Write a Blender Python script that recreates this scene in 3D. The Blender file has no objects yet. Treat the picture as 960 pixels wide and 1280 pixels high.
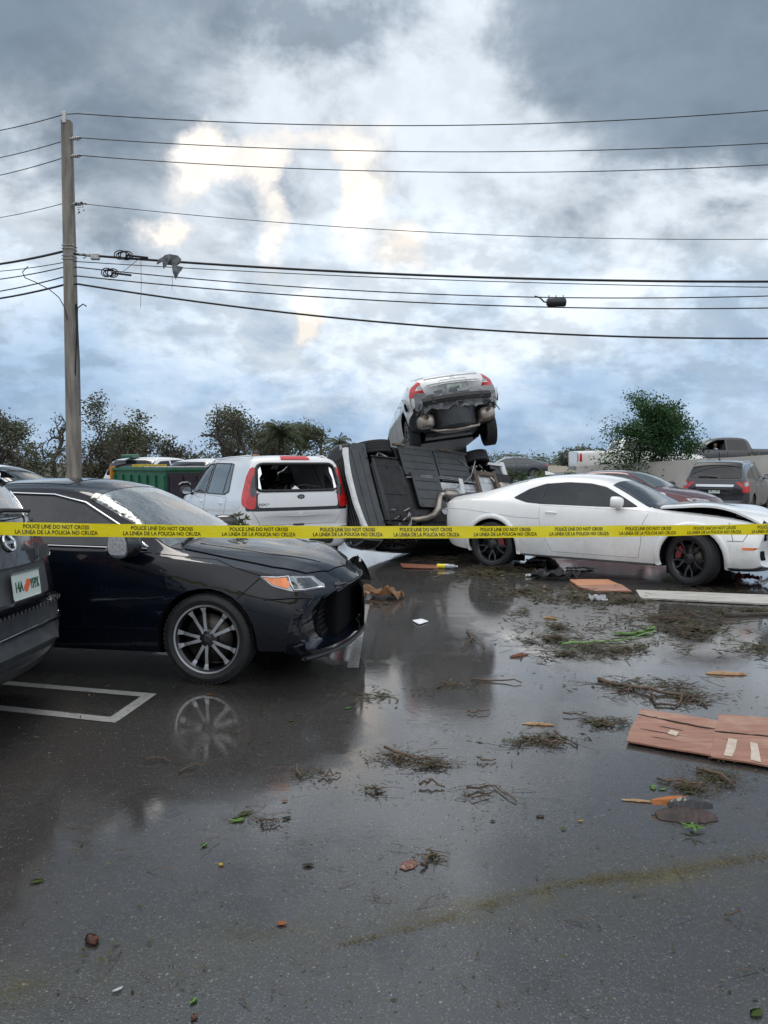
import bpy, bmesh, math, random
from math import sin, cos, pi, radians as R, sqrt, atan2, exp
from mathutils import Vector, Matrix, Euler, noise
from mathutils.bvhtree import BVHTree
scene = bpy.context.scene
col = scene.collection
# ------------------------------------------------------------------ camera
CAMZ, HOR, FPX = 1.62, 578.0, 960.0
PITCH = math.atan((640 - HOR) / FPX)
cd = bpy.data.cameras.new("camera"); cam = bpy.data.objects.new("camera", cd); col.objects.link(cam)
cam.location = (0, 0, CAMZ); cam.rotation_euler = (pi / 2 - PITCH, 0, 0)
cd.sensor_fit = 'HORIZONTAL'; cd.sensor_width = 36; cd.lens = 36 * FPX / 960
cd.clip_start = .05; cd.clip_end = 3000
scene.camera = cam
scene.view_settings.view_transform = 'Standard'; scene.view_settings.look = 'None'
scene.view_settings.exposure = 0.30; scene.view_settings.gamma = 1
scene.cycles.max_bounces = 8; scene.cycles.transparent_max_bounces = 12

def pdir(px, py):
    u = (px - 480) / FPX; v = (py - 640) / FPX
    return Vector((u, cos(PITCH) - v * sin(PITCH), -sin(PITCH) - v * cos(PITCH)))
def at(px, py, Y):
    d = pdir(px, py); return Vector((0, 0, CAMZ)) + d * (Y / d.y)
def gnd(px, py, z=0.0):
    d = pdir(px, py); return Vector((0, 0, CAMZ)) + d * ((z - CAMZ) / d.z)

# ------------------------------------------------------------------ node helper
class NT:
    def __init__(s, tree): s.t = tree; s.n = tree.nodes; s.l = tree.links
    def new(s, typ, ins=None, **props):
        n = s.n.new(typ)
        for k, v in props.items(): setattr(n, k, v)
        if ins:
            for k, v in ins.items(): s.set(n, k, v)
        return n
    def set(s, n, k, v):
        sock = n.inputs[k]
        if isinstance(v, bpy.types.NodeSocket): s.l.new(v, sock)
        else: sock.default_value = v
    def math(s, op, a, b=0.0, c=None, clamp=False):
        n = s.n.new('ShaderNodeMath'); n.operation = op; n.use_clamp = clamp
        s.set(n, 0, a); s.set(n, 1, b)
        if c is not None: s.set(n, 2, c)
        return n.outputs[0]
    def vmath(s, op, a, b=None):
        n = s.n.new('ShaderNodeVectorMath'); n.operation = op; s.set(n, 0, a)
        if b is not None: s.set(n, 1, b)
        return n
    def mapr(s, v, a, b, c=0.0, d=1.0, smooth=False):
        n = s.n.new('ShaderNodeMapRange'); s.set(n, 0, v)
        n.inputs[1].default_value = a; n.inputs[2].default_value = b; n.inputs[3].default_value = c; n.inputs[4].default_value = d
        if smooth: n.interpolation_type = 'SMOOTHSTEP'
        return n.outputs[0]
    def mix(s, f, a, b):
        n = s.n.new('ShaderNodeMix'); n.data_type = 'RGBA'
        s.set(n, 0, f)
        for i, v in ((6, a), (7, b)):
            if isinstance(v, bpy.types.NodeSocket): s.l.new(v, n.inputs[i])
            else: n.inputs[i].default_value = (v[0], v[1], v[2], 1)
        return n.outputs[2]
    def noise(s, vec, scale, detail=4, rough=.55, dist=0.0):
        n = s.n.new('ShaderNodeTexNoise'); n.inputs['Scale'].default_value = scale
        n.inputs['Detail'].default_value = detail; n.inputs['Roughness'].default_value = rough
        n.inputs['Distortion'].default_value = dist
        if vec is not None: s.l.new(vec, n.inputs['Vector'])
        return n
    def vor(s, vec, scale, feature='F1'):
        n = s.n.new('ShaderNodeTexVoronoi'); n.feature = feature; n.inputs['Scale'].default_value = scale
        if vec is not None: s.l.new(vec, n.inputs['Vector'])
        return n
    def mapping(s, vec, scale=(1, 1, 1), loc=(0, 0, 0), rot=(0, 0, 0)):
        n = s.n.new('ShaderNodeMapping'); s.l.new(vec, n.inputs[0])
        n.inputs['Scale'].default_value = scale; n.inputs['Location'].default_value = loc; n.inputs['Rotation'].default_value = rot
        return n.outputs[0]

# ------------------------------------------------------------------ world: overcast sky with a warm gap
SUN_EL, SUN_AZ = R(62), R(-14)          # azimuth from +Y, towards +X
w = bpy.data.worlds.new("World"); scene.world = w; w.use_nodes = True
T = NT(w.node_tree); T.n.clear()
sky = T.new('ShaderNodeTexSky', sky_type='NISHITA', sun_disc=False)
sky.sun_elevation = SUN_EL; sky.sun_rotation = SUN_AZ
tc = T.new('ShaderNodeTexCoord')
d = T.vmath('NORMALIZE', tc.outputs['Generated']).outputs[0]
sep = T.new('ShaderNodeSeparateXYZ', {0: d})
# cloud layer coordinates: stretched toward the horizon as a real layer is
dz = T.math('ADD', T.math('MAXIMUM', sep.outputs[2], 0.0), 0.60)
cl = T.vmath('DIVIDE', d, T.new('ShaderNodeCombineXYZ', {0: dz, 1: dz, 2: dz}).outputs[0]).outputs[0]
cl = T.mapping(cl, scale=(1.5, 1.5, 1.9), loc=(3.1, .7, 1.9))
nA = T.noise(cl, 1.9, 10, .55, .15)         # large billows
nB = T.noise(cl, 5.0, 10, .58, .1)
nC = T.noise(cl, 3.0, 10, .60, .25)
warp = T.vmath('SUBTRACT', T.noise(d, 3.2, 3, .5).outputs['Color'], (0.5, 0.5, 0.5)).outputs[0]
wsc = T.vmath('SCALE', warp); wsc.inputs[3].default_value = .16
warp2 = T.vmath('SUBTRACT', T.noise(d, 11.0, 9, .62).outputs['Color'], (0.5, 0.5, 0.5)).outputs[0]
wsc2 = T.vmath('SCALE', warp2); wsc2.inputs[3].default_value = .11
dw0 = T.vmath('ADD', d, wsc.outputs[0]).outputs[0]
dw = T.vmath('ADD', dw0, wsc2.outputs[0]).outputs[0]
dwf = T.vmath('ADD', d, wsc2.outputs[0]).outputs[0]
def spot(px, py, rad, sx=1.0, sy=1.0, src=None, lo=0.0):
    c = pdir(px, py).normalized()
    dd = T.vmath('SUBTRACT', src or dw, tuple(c)).outputs[0]
    dd = T.vmath('MULTIPLY', dd, (1 / sx, 1 / sx, 1 / sy)).outputs[0]
    L = T.vmath('LENGTH', dd).outputs['Value']
    return T.mapr(L, rad * lo, rad, 1.0, 0.0, smooth=True)
def addall(lst):
    o = lst[0]
    for x in lst[1:]: o = T.math('ADD', o, x)
    return o
dark = T.math('MINIMUM', addall([spot(200, 90, .34, 1.35, .75), spot(60, 40, .26, 1.2, .8), spot(330, 40, .20, 1.1, .8), spot(150, 190, .20, 1.2, .8), spot(330, 120, .13, 1.2, .7), spot(760, 70, .30, 1.3, .8), spot(930, 70, .36, 1.3, .75), spot(840, 170, .22, 1.7, .5), spot(660, 60, .17, 1, .9)]), 1.0)
light = T.math('MINIMUM', addall([spot(500, 20, .15, .7, 1.6), spot(470, 110, .20, .9, 1.2), spot(430, 250, .38, 1.2, 1.2), spot(600, 340, .32, 1.6, .7), spot(480, 60, .16), spot(560, 190, .15), spot(860, 280, .20, 1.6, .5), spot(20, 250, .15, .8, 1.4), spot(620, 300, .20, 1.5, .6)]), 1.0)
warm = T.math('MINIMUM', addall([spot(250, 215, .075, .8, 1.1, dwf), spot(320, 190, .085, 1.2, .6, dwf), spot(335, 275, .085, .5, 1.4, dwf), spot(450, 235, .10, .7, 1.2, dwf), spot(400, 180, .08, 1.3, .5, dwf), spot(385, 400, .055, .6, 1.7, dwf), spot(212, 282, .05, 1.4, .5, dwf), spot(505, 310, .045, 1, 1, dwf)]), 1.0)
mask = T.math('MINIMUM', addall([spot(388, 228, .07, .7, 1.2, dwf, .3), spot(285, 285, .06, 1.1, .9, dwf, .3), spot(300, 120, .10, 1.6, .6, dwf)]), 1.0)
el = sep.outputs[2]
front = T.mapr(sep.outputs[1], -.35, .45, 0.0, 1.0, smooth=True)
over = T.mapr(el, .56, .90, 0.0, 1.0, smooth=True)
K = 10.0
def kc(r, g, b): return (r * K, g * K, b * K)
def lin(c): return tuple(((v / 255 + .055) / 1.055) ** 2.4 if v > 10 else v / 255 / 12.92 for v in c)
def L(r, g, b): return kc(*lin((r, g, b)))
# billow shading: the same noise sampled a little toward the light gives lit and shaded sides
nS = T.noise(T.vmath('ADD', cl, (.035, 0, .075)).outputs[0], 5.0, 10, .58, .1)
relief = T.math('SUBTRACT', nB.outputs[0], nS.outputs[0])
nS2 = T.noise(T.vmath('ADD', cl, (.07, 0, .13)).outputs[0], 1.9, 10, .55, .15)
relief2 = T.math('SUBTRACT', nA.outputs[0], nS2.outputs[0])
nF = T.noise(cl, 10.0, 10, .62, .1); nF2 = T.noise(T.vmath('ADD', cl, (.015, 0, .04)).outputs[0], 10.0, 10, .62, .1)
relief3 = T.math('SUBTRACT', nF.outputs[0], nF2.outputs[0])
rl = T.math('ADD', T.math('ADD', T.math('MULTIPLY', relief, 1.5), T.math('MULTIPLY', relief2, 1.4)), T.math('MULTIPLY', relief3, 1.1))
midc = T.mix(T.mapr(nA.outputs[0], .34, .60), L(168, 188, 206), L(204, 216, 227))
horc = T.mix(T.mapr(nC.outputs[0], .34, .70, smooth=True), L(138, 166, 197), L(174, 195, 217))
base = T.mix(T.mapr(el, .04, .30, smooth=True), horc, midc)
dk = T.math('MULTIPLY', dark, T.mapr(nC.outputs[0], .25, .62, 1.0, .75))
dkc = T.mix(T.mapr(nA.outputs[0], .33, .68), L(104, 119, 133), L(126, 141, 155))
c1 = T.mix(T.mapr(dk, .05, .55, 0, 1, smooth=True), base, dkc)
lt = T.math('MULTIPLY', light, T.mapr(nC.outputs[0], .36, .62, .25, 1.0))
c2 = T.mix(T.mapr(lt, .05, .85, 0, .9, smooth=True), c1, L(222, 230, 238))
gw = T.math('MULTIPLY', T.math('SUBTRACT', warm, T.math('MULTIPLY', mask, .8)), T.mapr(nB.outputs[0], .3, .6, .55, 1.1), clamp=True)
c2 = T.mix(T.mapr(gw, .05, .7, 0, .8, smooth=True), c2, L(238, 234, 229))
c3 = T.mix(T.mapr(gw, .50, .82, 0, .92, smooth=True), c2, kc(.98, .91, .82))
shade = T.mapr(rl, -.20, .20, .84, 1.14)
shade = T.math('ADD', T.math('MULTIPLY', T.math('MULTIPLY', T.math('SUBTRACT', shade, 1.0), T.mapr(el, .0, .14, .25, 1.0)), T.mapr(dk, .1, .6, 1.0, .35)), 1.0)
glow = T.vmath('MULTIPLY', c3, T.new('ShaderNodeCombineXYZ', {0: shade, 1: shade, 2: shade}).outputs[0]).outputs[0]
# sky not in the picture: dim low down, brightened higher behind the camera to light facing sides
back = T.mix(T.mapr(nA.outputs[0], .3, .7), kc(.98, 1.02, 1.06), kc(1.38, 1.40, 1.42))
back = T.mix(T.mapr(el, .02, .62, smooth=True), kc(.34, .39, .46), back)
top_ = T.mix(T.mapr(nA.outputs[0], .3, .7), kc(.30, .34, .40), kc(.44, .48, .54))
glow = T.mix(over, glow, top_)
amt = T.math('SUBTRACT', 1.0, front)
c4 = T.mix(amt, glow, back)
cs = T.mix(.95, sky.outputs[0], c4)
bg = T.new('ShaderNodeBackground', {0: cs, 1: .1})
wo = T.new('ShaderNodeOutputWorld', {0: bg.outputs[0]})
w.cycles.sampling_method = 'MANUAL'; w.cycles.sample_map_resolution = 512
# sun behind thin cloud
sd = bpy.data.lights.new("sun", 'SUN'); sd.energy = .9; sd.angle = R(24); sd.color = (1, .95, .88)
so = bpy.data.objects.new("sun", sd); col.objects.link(so)
sv = Vector((sin(SUN_AZ) * cos(SUN_EL), cos(SUN_AZ) * cos(SUN_EL), sin(SUN_EL)))
so.rotation_euler = sv.to_track_quat('Z', 'Y').to_euler(); so.location = (0, 0, 30)
sky.sun_rotation = SUN_AZ

# ------------------------------------------------------------------ object helpers
def obj(name, me, mats=None, parent=None, smooth=None, **tags):
    if isinstance(me, bmesh.types.BMesh):
        bm = me; me = bpy.data.meshes.new(name)
        if smooth is not None and smooth is not False:
            ang = R(smooth) if smooth is not True else R(40)
            for f in bm.faces: f.smooth = True
            for e in bm.edges:
                if len(e.link_faces) != 2 or e.calc_face_angle(0) > ang: e.smooth = False
        bm.to_mesh(me); bm.free()
    o = bpy.data.objects.new(name, me); col.objects.link(o)
    if mats is not None:
        if not isinstance(mats, (list, tuple)): mats = [mats]
        if not me.materials:
            for m in mats: me.materials.append(m)
    if parent is not None: o.parent = parent
    for k, v in tags.items(): o[k] = v
    return o
def thing(name, label, category, loc=(0, 0, 0), rot=(0, 0, 0), group=None):
    o = bpy.data.objects.new(name, None); col.objects.link(o); o.empty_display_size = .3
    o.location = loc
    if isinstance(rot, Matrix):
        o.rotation_mode = 'QUATERNION'; o.rotation_quaternion = rot.to_quaternion()
    else: o.rotation_euler = rot if isinstance(rot, (tuple, list)) else (0, 0, rot)
    o['label'] = label; o['category'] = category
    if group: o['group'] = group
    return o
def tag(o, label, category, group=None, kind=None):
    if label: o['label'] = label
    if category: o['category'] = category
    if group: o['group'] = group
    if kind: o['kind'] = kind
    return o
def copy_tree(o, parent=None):
    c = o.copy(); col.objects.link(c); c.parent = parent
    for ch in list(o.children): copy_tree(ch, c)
    return c

def box(bm, c, s, rot=None, mi=0, bev=0.0):
    r = bmesh.ops.create_cube(bm, size=1.0)
    vs = r['verts']
    M = Matrix.Translation(c) @ (rot.to_4x4() if rot is not None else Matrix.Identity(4)) @ Matrix.Diagonal((s[0], s[1], s[2], 1))
    bmesh.ops.transform(bm, matrix=M, verts=vs)
    fs = list({f for v in vs for f in v.link_faces})
    for f in fs: f.material_index = mi
    if bev > 0:
        es = list({e for v in vs for e in v.link_edges})
        bmesh.ops.bevel(bm, geom=es, offset=bev, segments=2, affect='EDGES', profile=.5, clamp_overlap=True)
    return vs
def tube(bm, pts, rad, seg=8, mi=0, cap=True, flat=None):
    pts = [Vector(p) for p in pts]; n = len(pts)
    if not isinstance(rad, (list, tuple)): rad = [rad] * n
    rings = []; up = None
    for i, p in enumerate(pts):
        t = (pts[min(i + 1, n - 1)] - pts[max(i - 1, 0)])
        if t.length < 1e-9: t = Vector((0, 0, 1))
        t.normalize()
        if up is None: up = Vector((0, 0, 1)) if abs(t.z) < .9 else Vector((1, 0, 0))
        s = t.cross(up)
        if s.length < 1e-4: s = t.cross(Vector((.3, 1, .2)))
        s.normalize(); up2 = s.cross(t).normalized(); up = up2
        rings.append([bm.verts.new(p + (s * cos(a) + up2 * sin(a) * (flat or 1)) * rad[i]) for a in [2 * pi * k / seg for k in range(seg)]])
    for a, b in zip(rings, rings[1:]):
        for k in range(seg):
            f = bm.faces.new((a[k], a[(k + 1) % seg], b[(k + 1) % seg], b[k])); f.material_index = mi; f.smooth = True
    if cap and seg > 2:
        for rr, fl in ((rings[0], True), (rings[-1], False)):
            f = bm.faces.new(rr[::-1] if not fl else rr); f.material_index = mi
    return rings
def lathe(bm, prof, seg=48, mi=0, axis='Y', close=False):
    rings = []
    for r, h in prof:
        ring = []
        for k in range(seg):
            a = 2 * pi * k / seg
            if axis == 'Y': co = (r * cos(a), h, r * sin(a))
            elif axis == 'Z': co = (r * cos(a), r * sin(a), h)
            else: co = (h, r * cos(a), r * sin(a))
            ring.append(bm.verts.new(co))
        rings.append(ring)
    pr = list(zip(rings, rings[1:]))
    if close: pr.append((rings[-1], rings[0]))
    for a, b in pr:
        for k in range(seg):
            f = bm.faces.new((a[k], a[(k + 1) % seg], b[(k + 1) % seg], b[k])); f.material_index = mi; f.smooth = True
    return rings
def prism(bm, poly, h0, h1, axis='Z', mi=0):
    def P(a, b, h):
        return (a, b, h) if axis == 'Z' else ((a, h, b) if axis == 'Y' else (h, a, b))
    lo = [bm.verts.new(P(a, b, h0)) for a, b in poly]; hi = [bm.verts.new(P(a, b, h1)) for a, b in poly]
    n = len(poly)
    fs = [bm.faces.new(lo[::-1]), bm.faces.new(hi)]
    for i in range(n): fs.append(bm.faces.new((lo[i], lo[(i + 1) % n], hi[(i + 1) % n], hi[i])))
    for f in fs: f.material_index = mi
    return fs
def fixn(bm): bmesh.ops.recalc_face_normals(bm, faces=bm.faces)
def lerp(a, b, t): return a + (b - a) * t
def rounded(poly, r, n=3):
    """round the corners of a 2-D polygon"""
    out = []; m = len(poly)
    for i in range(m):
        p0, p1, p2 = Vector(poly[i - 1]), Vector(poly[i]), Vector(poly[(i + 1) % m])
        a = p0 - p1; b = p2 - p1
        la, lb = min(r, a.length * .45), min(r, b.length * .45)
        q0 = p1 + a.normalized() * la; q2 = p1 + b.normalized() * lb
        for k in range(n + 1):
            t = k / n; out.append(tuple(q0 * (1 - t) ** 2 + p1 * 2 * t * (1 - t) + q2 * t * t))
    return out
def text_bm(s, h, sx=1.0, bold=0.0, spacing=1.0, extrude=0.0, center=True, shear=0.0):
    cu = bpy.data.curves.new("lettering", 'FONT'); cu.body = s; cu.size = 1; cu.offset = bold; cu.space_character = spacing
    cu.resolution_u = 2; cu.extrude = extrude / max(h, 1e-6) / 1.4; cu.shear = shear
    if center: cu.align_x = 'CENTER'
    to = bpy.data.objects.new("lettering", cu)
    me = bpy.data.meshes.new_from_object(to)
    bm = bmesh.new(); bm.from_mesh(me)
    bpy.data.objects.remove(to); bpy.data.curves.remove(cu); bpy.data.meshes.remove(me)
    k = h / .70
    for v in bm.verts: v.co = Vector((v.co.x * k * sx, v.co.y * k, v.co.z * k))
    return bm
# ------------------------------------------------------------------ materials
def mat_base(name):
    m = bpy.data.materials.new(name); m.use_nodes = True
    t = NT(m.node_tree); b = t.n['Principled BSDF']
    return m, t, b
def pmat(name, c, rough=.5, metal=0.0, var=.0, vscale=8.0, bump=0.0, bscale=60.0, coat=0.0, coatr=.05, spec=.5, c2=None, dirt=0.0, detail=5, stretch=(1, 1, 1)):
    m, t, b = mat_base(name)
    tc = t.new('ShaderNodeTexCoord').outputs['Object']
    vec = t.mapping(tc, scale=stretch)
    if var > 0 or c2:
        n = t.noise(vec, vscale, detail, .6)
        a = c; bb = c2 or tuple(min(1, x * (1 + var)) for x in c)
        if not c2: a = tuple(x * (1 - var) for x in c)
        b_in = t.mix(t.mapr(n.outputs[0], .32, .68), a, bb)
        t.l.new(b_in, b.inputs['Base Color'])
    else: b.inputs['Base Color'].default_value = (*c, 1)
    b.inputs['Roughness'].default_value = rough; b.inputs['Metallic'].default_value = metal
    b.inputs['Coat Weight'].default_value = coat; b.inputs['Coat Roughness'].default_value = coatr
    b.inputs['Specular IOR Level'].default_value = spec
    if bump > 0:
        n2 = t.noise(vec, bscale, 6, .65)
        bp = t.new('ShaderNodeBump', {'Height': n2.outputs[0], 'Strength': bump, 'Distance': .01})
        t.l.new(bp.outputs[0], b.inputs['Normal'])
    return m
def paint(name, c, metal=.3, rough=.32, dirt=.35, dirtc=(.16, .15, .13), drops=.35, coatw=1.0, spec=.5):
    """clear-coated car paint, wet with rain beads and a film of road dirt low down"""
    m, t, b = mat_base(name)
    tc = t.new('ShaderNodeTexCoord').outputs['Object']
    s = t.new('ShaderNodeSeparateXYZ', {0: tc})
    n = t.noise(tc, 3.5, 7, .65)
    streak = t.noise(t.mapping(tc, scale=(26, 26, 1.6)), 1.0, 4, .6)
    low = t.mapr(s.outputs[2], .15, .85, 1.0, 0.12)
    dm = t.math('MULTIPLY', t.mapr(n.outputs[0], .40, .72), low)
    dm = t.math('ADD', dm, t.math('MULTIPLY', t.mapr(streak.outputs[0], .52, .80), .30))
    dm = t.math('MULTIPLY', dm, dirt, clamp=True)
    base = t.mix(dm, c, dirtc)
    t.l.new(base, b.inputs['Base Color'])
    b.inputs['Metallic'].default_value = metal
    t.l.new(t.math('ADD', t.math('MULTIPLY', dm, .5), rough), b.inputs['Roughness'])
    b.inputs['Specular IOR Level'].default_value = spec
    b.inputs['Coat Weight'].default_value = coatw
    t.l.new(t.math('ADD', t.math('MULTIPLY', dm, .35), .03), b.inputs['Coat Roughness'])
    v = t.vor(tc, 95.0)
    vn = t.noise(tc, 30, 2)
    drop = t.math('MULTIPLY', t.mapr(v.outputs['Distance'], .10, .34, 1.0, 0.0, smooth=True), t.mapr(vn.outputs[0], .48, .56))
    big = t.noise(tc, 2.2, 2, .5)
    h = t.math('ADD', t.math('MULTIPLY', drop, .012 * 1), t.math('MULTIPLY', big.outputs[0], .25))
    bp = t.new('ShaderNodeBump', {'Height': h, 'Strength': drops, 'Distance': .05})
    t.l.new(bp.outputs[0], b.inputs['Coat Normal'])
    t.l.new(bp.outputs[0], b.inputs['Normal'])
    return m
def dglass(name, c=(.006, .008, .010), rough=.03, streaks=.4, haze=(.06, .07, .085)):
    """tinted glass seen from outside, streaked by rain"""
    m, t, b = mat_base(name)
    tc = t.new('ShaderNodeTexCoord').outputs['Object']
    st = t.noise(t.mapping(tc, scale=(30, 30, 2.2)), 1.0, 5, .65)
    n = t.noise(tc, 4, 4)
    mask = t.math('MULTIPLY', t.mapr(st.outputs[0], .42, .74), streaks)
    mask = t.math('MULTIPLY', mask, t.mapr(n.outputs[0], .3, .7, .4, 1.0))
    t.l.new(t.mix(mask, c, haze), b.inputs['Base Color'])
    t.l.new(t.math('ADD', t.math('MULTIPLY', mask, .25), rough), b.inputs['Roughness'])
    b.inputs['IOR'].default_value = 1.52; b.inputs['Specular IOR Level'].default_value = .5
    b.inputs['Coat Weight'].default_value = .25; b.inputs['Coat Roughness'].default_value = .02
    bp = t.new('ShaderNodeBump', {'Height': n.outputs[0], 'Strength': .08, 'Distance': .05})
    t.l.new(bp.outputs[0], b.inputs['Normal'])
    return m
def cglass(name, tint=(.75, .82, .80)):
    m, t, b = mat_base(name)
    out = t.n['Material Output']; t.n.remove(b)
    tr = t.new('ShaderNodeBsdfTransparent', {0: (*tint, 1)})
    gl = t.new('ShaderNodeBsdfGlossy', {0: (1, 1, 1, 1), 1: .03})
    df = t.new('ShaderNodeBsdfDiffuse', {0: (.35, .38, .38, 1)})
    fr = t.new('ShaderNodeFresnel', {0: 1.5})
    ms = t.new('ShaderNodeMixShader', {0: fr.outputs[0], 1: tr.outputs[0], 2: gl.outputs[0]})
    n = t.noise(t.mapping(t.new('ShaderNodeTexCoord').outputs['Object'], scale=(25, 25, 3)), 1.0, 4)
    m2 = t.new('ShaderNodeMixShader', {0: t.mapr(n.outputs[0], .5, .9, .03, .35), 1: ms.outputs[0], 2: df.outputs[0]})
    t.l.new(m2.outputs[0], out.inputs[0])
    return m
M = {}
M['camry'] = paint('black_paint', (.002, .0038, .009), metal=0, rough=.26, dirt=.09, dirtc=(.04, .05, .065), drops=.22, coatw=.75, spec=.05)
M['suvp'] = paint('dark_grey_paint', (.011, .013, .017), metal=.1, rough=.30, dirt=.12, dirtc=(.06, .065, .07), drops=.18, spec=.15)
M['silver'] = paint('silver_paint', (.76, .77, .78), metal=.1, rough=.36, dirt=.3, dirtc=(.28, .27, .25))
M['white'] = paint('white_paint', (.86, .86, .85), metal=0, rough=.35, dirt=.55, dirtc=(.40, .40, .38), drops=.25)
M['civic'] = paint('pearl_paint', (.76, .77, .77), metal=.1, rough=.38, dirt=.45, dirtc=(.30, .28, .25))
M['civic2'] = paint('grey_paint', (.40, .42, .44), metal=.3, rough=.38, dirt=.5, dirtc=(.22, .21, .19))
M['maroon'] = paint('maroon_paint', (.09, .008, .012), metal=.4, rough=.33, dirt=.3)
M['charcoal'] = paint('charcoal_paint', (.040, .045, .053), metal=.5, rough=.33, dirt=.3)
M['slate'] = paint('slate_paint', (.045, .055, .065), metal=.4, rough=.33, dirt=.3)
M['dkpick'] = paint('dusty_black_paint', (.035, .036, .042), metal=.3, rough=.4, dirt=.4, dirtc=(.1, .1, .1))
M['glass'] = dglass('tinted_glass')
M['glasslt'] = dglass('grey_glass', c=(.05, .062, .066), haze=(.17, .19, .20), streaks=.6)
M['cglass'] = cglass('clear_glass')
M['well'] = pmat('wheel_well_black', (.006, .006, .007), .9, spec=.1)
M['blackpl'] = pmat('black_plastic', (.018, .019, .021), .42, var=.35, vscale=20, bump=.15, bscale=120)
M['glossblk'] = pmat('gloss_black', (.008, .009, .011), .12, coat=.6)
M['greypl'] = pmat('grey_plastic', (.055, .058, .063), .5, var=.25, vscale=12, bump=.15)
M['under'] = pmat('undertray_plastic', (.030, .035, .043), .42, c2=(.060, .062, .062), vscale=4.5, bump=.5, bscale=18)
M['under2'] = pmat('undertray_felt', (.014, .014, .017), .8, c2=(.035, .034, .034), vscale=7, bump=.5, bscale=60)
M['rubber'] = pmat('tyre_rubber', (.014, .014, .016), .62, var=.35, vscale=18, bump=.25, bscale=90)
M['chrome'] = pmat('chrome', (.72, .74, .76), .12, metal=1)
M['alloy'] = pmat('machined_alloy', (.50, .51, .53), .30, metal=.9, var=.12)
M['alloydk'] = pmat('dark_alloy', (.045, .047, .052), .34, metal=.7, coat=.3, var=.2)
M['alloygl'] = pmat('gloss_black_alloy', (.012, .013, .016), .25, metal=.3, coat=.5)
M['disc'] = pmat('brake_steel', (.07, .065, .06), .45, metal=.9, var=.3, vscale=14)
M['redcal'] = pmat('red_caliper', (.17, .012, .012), .35, coat=.4)
M['amber'] = pmat('amber_lens', (.85, .20, .03), .15, coat=1, var=.25, vscale=18)
M['redl'] = pmat('red_lens', (.55, .012, .015), .14, coat=1, var=.35, vscale=22)
M['redd'] = pmat('dark_red_lens', (.22, .006, .008), .14, coat=1, var=.3, vscale=22)
M['clearl'] = pmat('clear_lens', (.30, .32, .34), .12, metal=.35, coat=1, var=.5, vscale=16)
M['lensdk'] = pmat('smoked_lens', (.05, .055, .06), .12, metal=.4, coat=1, var=.6, vscale=30)
M['whitepl'] = pmat('white_panel', (.66, .67, .68), .45, var=.12, vscale=9)
M['steel'] = pmat('galvanised_steel', (.42, .42, .42), .42, metal=.75, var=.25, vscale=9, bump=.2, bscale=25)
M['foil'] = pmat('heat_shield_foil', (.56, .56, .56), .36, metal=.85, var=.2, vscale=8, bump=.9, bscale=26)
M['exh'] = pmat('exhaust_steel', (.34, .27, .21), .40, metal=.85, c2=(.50, .46, .42), vscale=6, bump=.2)
M['rust'] = pmat('rusty_steel', (.10, .06, .04), .7, metal=.3, c2=(.20, .17, .14), vscale=16, bump=.4)
M['cloth'] = pmat('seat_cloth', (.018, .018, .020), .85, bump=.3)
M['int'] = pmat('interior_grey', (.05, .05, .055), .7)
M['platew'] = pmat('plate_white', (.66, .70, .68), .35, c2=(.50, .60, .55), vscale=9)
M['plateg'] = pmat('plate_green', (.03, .10, .06), .5)
M['orange'] = pmat('plate_orange', (.75, .13, .04), .5)
M['concrete'] = pmat('pole_concrete', (.12, .105, .09), .85, c2=(.33, .30, .26), vscale=2.2, bump=.5, bscale=20, stretch=(3, 3, .35))
M['wallc'] = pmat('stucco_wall', (.42, .40, .365), .85, c2=(.53, .51, .475), vscale=1.2, bump=.5, bscale=30)
M['wire'] = pmat('black_cable', (.012, .012, .014), .6)
M['wirel'] = pmat('grey_wire', (.07, .07, .075), .5, metal=.4)
M['green'] = pmat('dumpster_green', (.010, .095, .045), .42, c2=(.015, .14, .07), vscale=3, bump=.4, bscale=8, coat=.4)
M['purple'] = pmat('dumpster_dark_end', (.022, .012, .022), .5, var=.3, coat=.3)
M['yellow'] = pmat('yellow_steel', (.60, .42, .03), .5, var=.3, vscale=8)
M['orangey'] = pmat('orange_steel', (.55, .22, .02), .5, var=.3, vscale=8)
M['skin'] = pmat('skin', (.40, .22, .15), .55)
M['skin2'] = pmat('skin_tan', (.30, .16, .10), .55)
M['hair'] = pmat('dark_hair', (.02, .014, .010), .6)
M['shirt'] = pmat('pale_blue_shirt', (.48, .56, .62), .8)
M['trousers'] = pmat('dark_trousers', (.03, .035, .05), .8)
M['bark'] = pmat('tree_bark', (.030, .025, .020), .9, c2=(.075, .062, .050), vscale=7, bump=.6, bscale=30)
M['twig'] = pmat('wet_twig', (.045, .028, .018), .6, c2=(.12, .075, .045), vscale=9, bump=.4)
M['strawt'] = pmat('pale_split_wood', (.46, .30, .15), .6, c2=(.30, .15, .06), vscale=14, bump=.5)
M['orangew'] = pmat('torn_orange_wood', (.52, .20, .06), .55, c2=(.36, .11, .03), vscale=18, bump=.8, bscale=50, stretch=(1, 8, 8))
M['darkbark'] = pmat('dark_bark', (.018, .014, .013), .55, c2=(.06, .035, .03), vscale=16, bump=.9, bscale=40)
M['card'] = pmat('wet_cardboard', (.30, .17, .09), .6, c2=(.42, .26, .15), vscale=6, bump=.5, bscale=14)
M['cardr'] = pmat('red_brown_cardboard', (.16, .05, .025), .55, c2=(.22, .08, .04), vscale=6)
M['plank'] = pmat('orange_plank', (.42, .17, .085), .55, c2=(.56, .27, .15), vscale=5, stretch=(1, 9, 9), bump=.5)
M['whiteb'] = pmat('weathered_white_board', (.30, .29, .26), .6, c2=(.50, .49, .46), vscale=3, stretch=(1, 6, 6), bump=.4)
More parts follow.
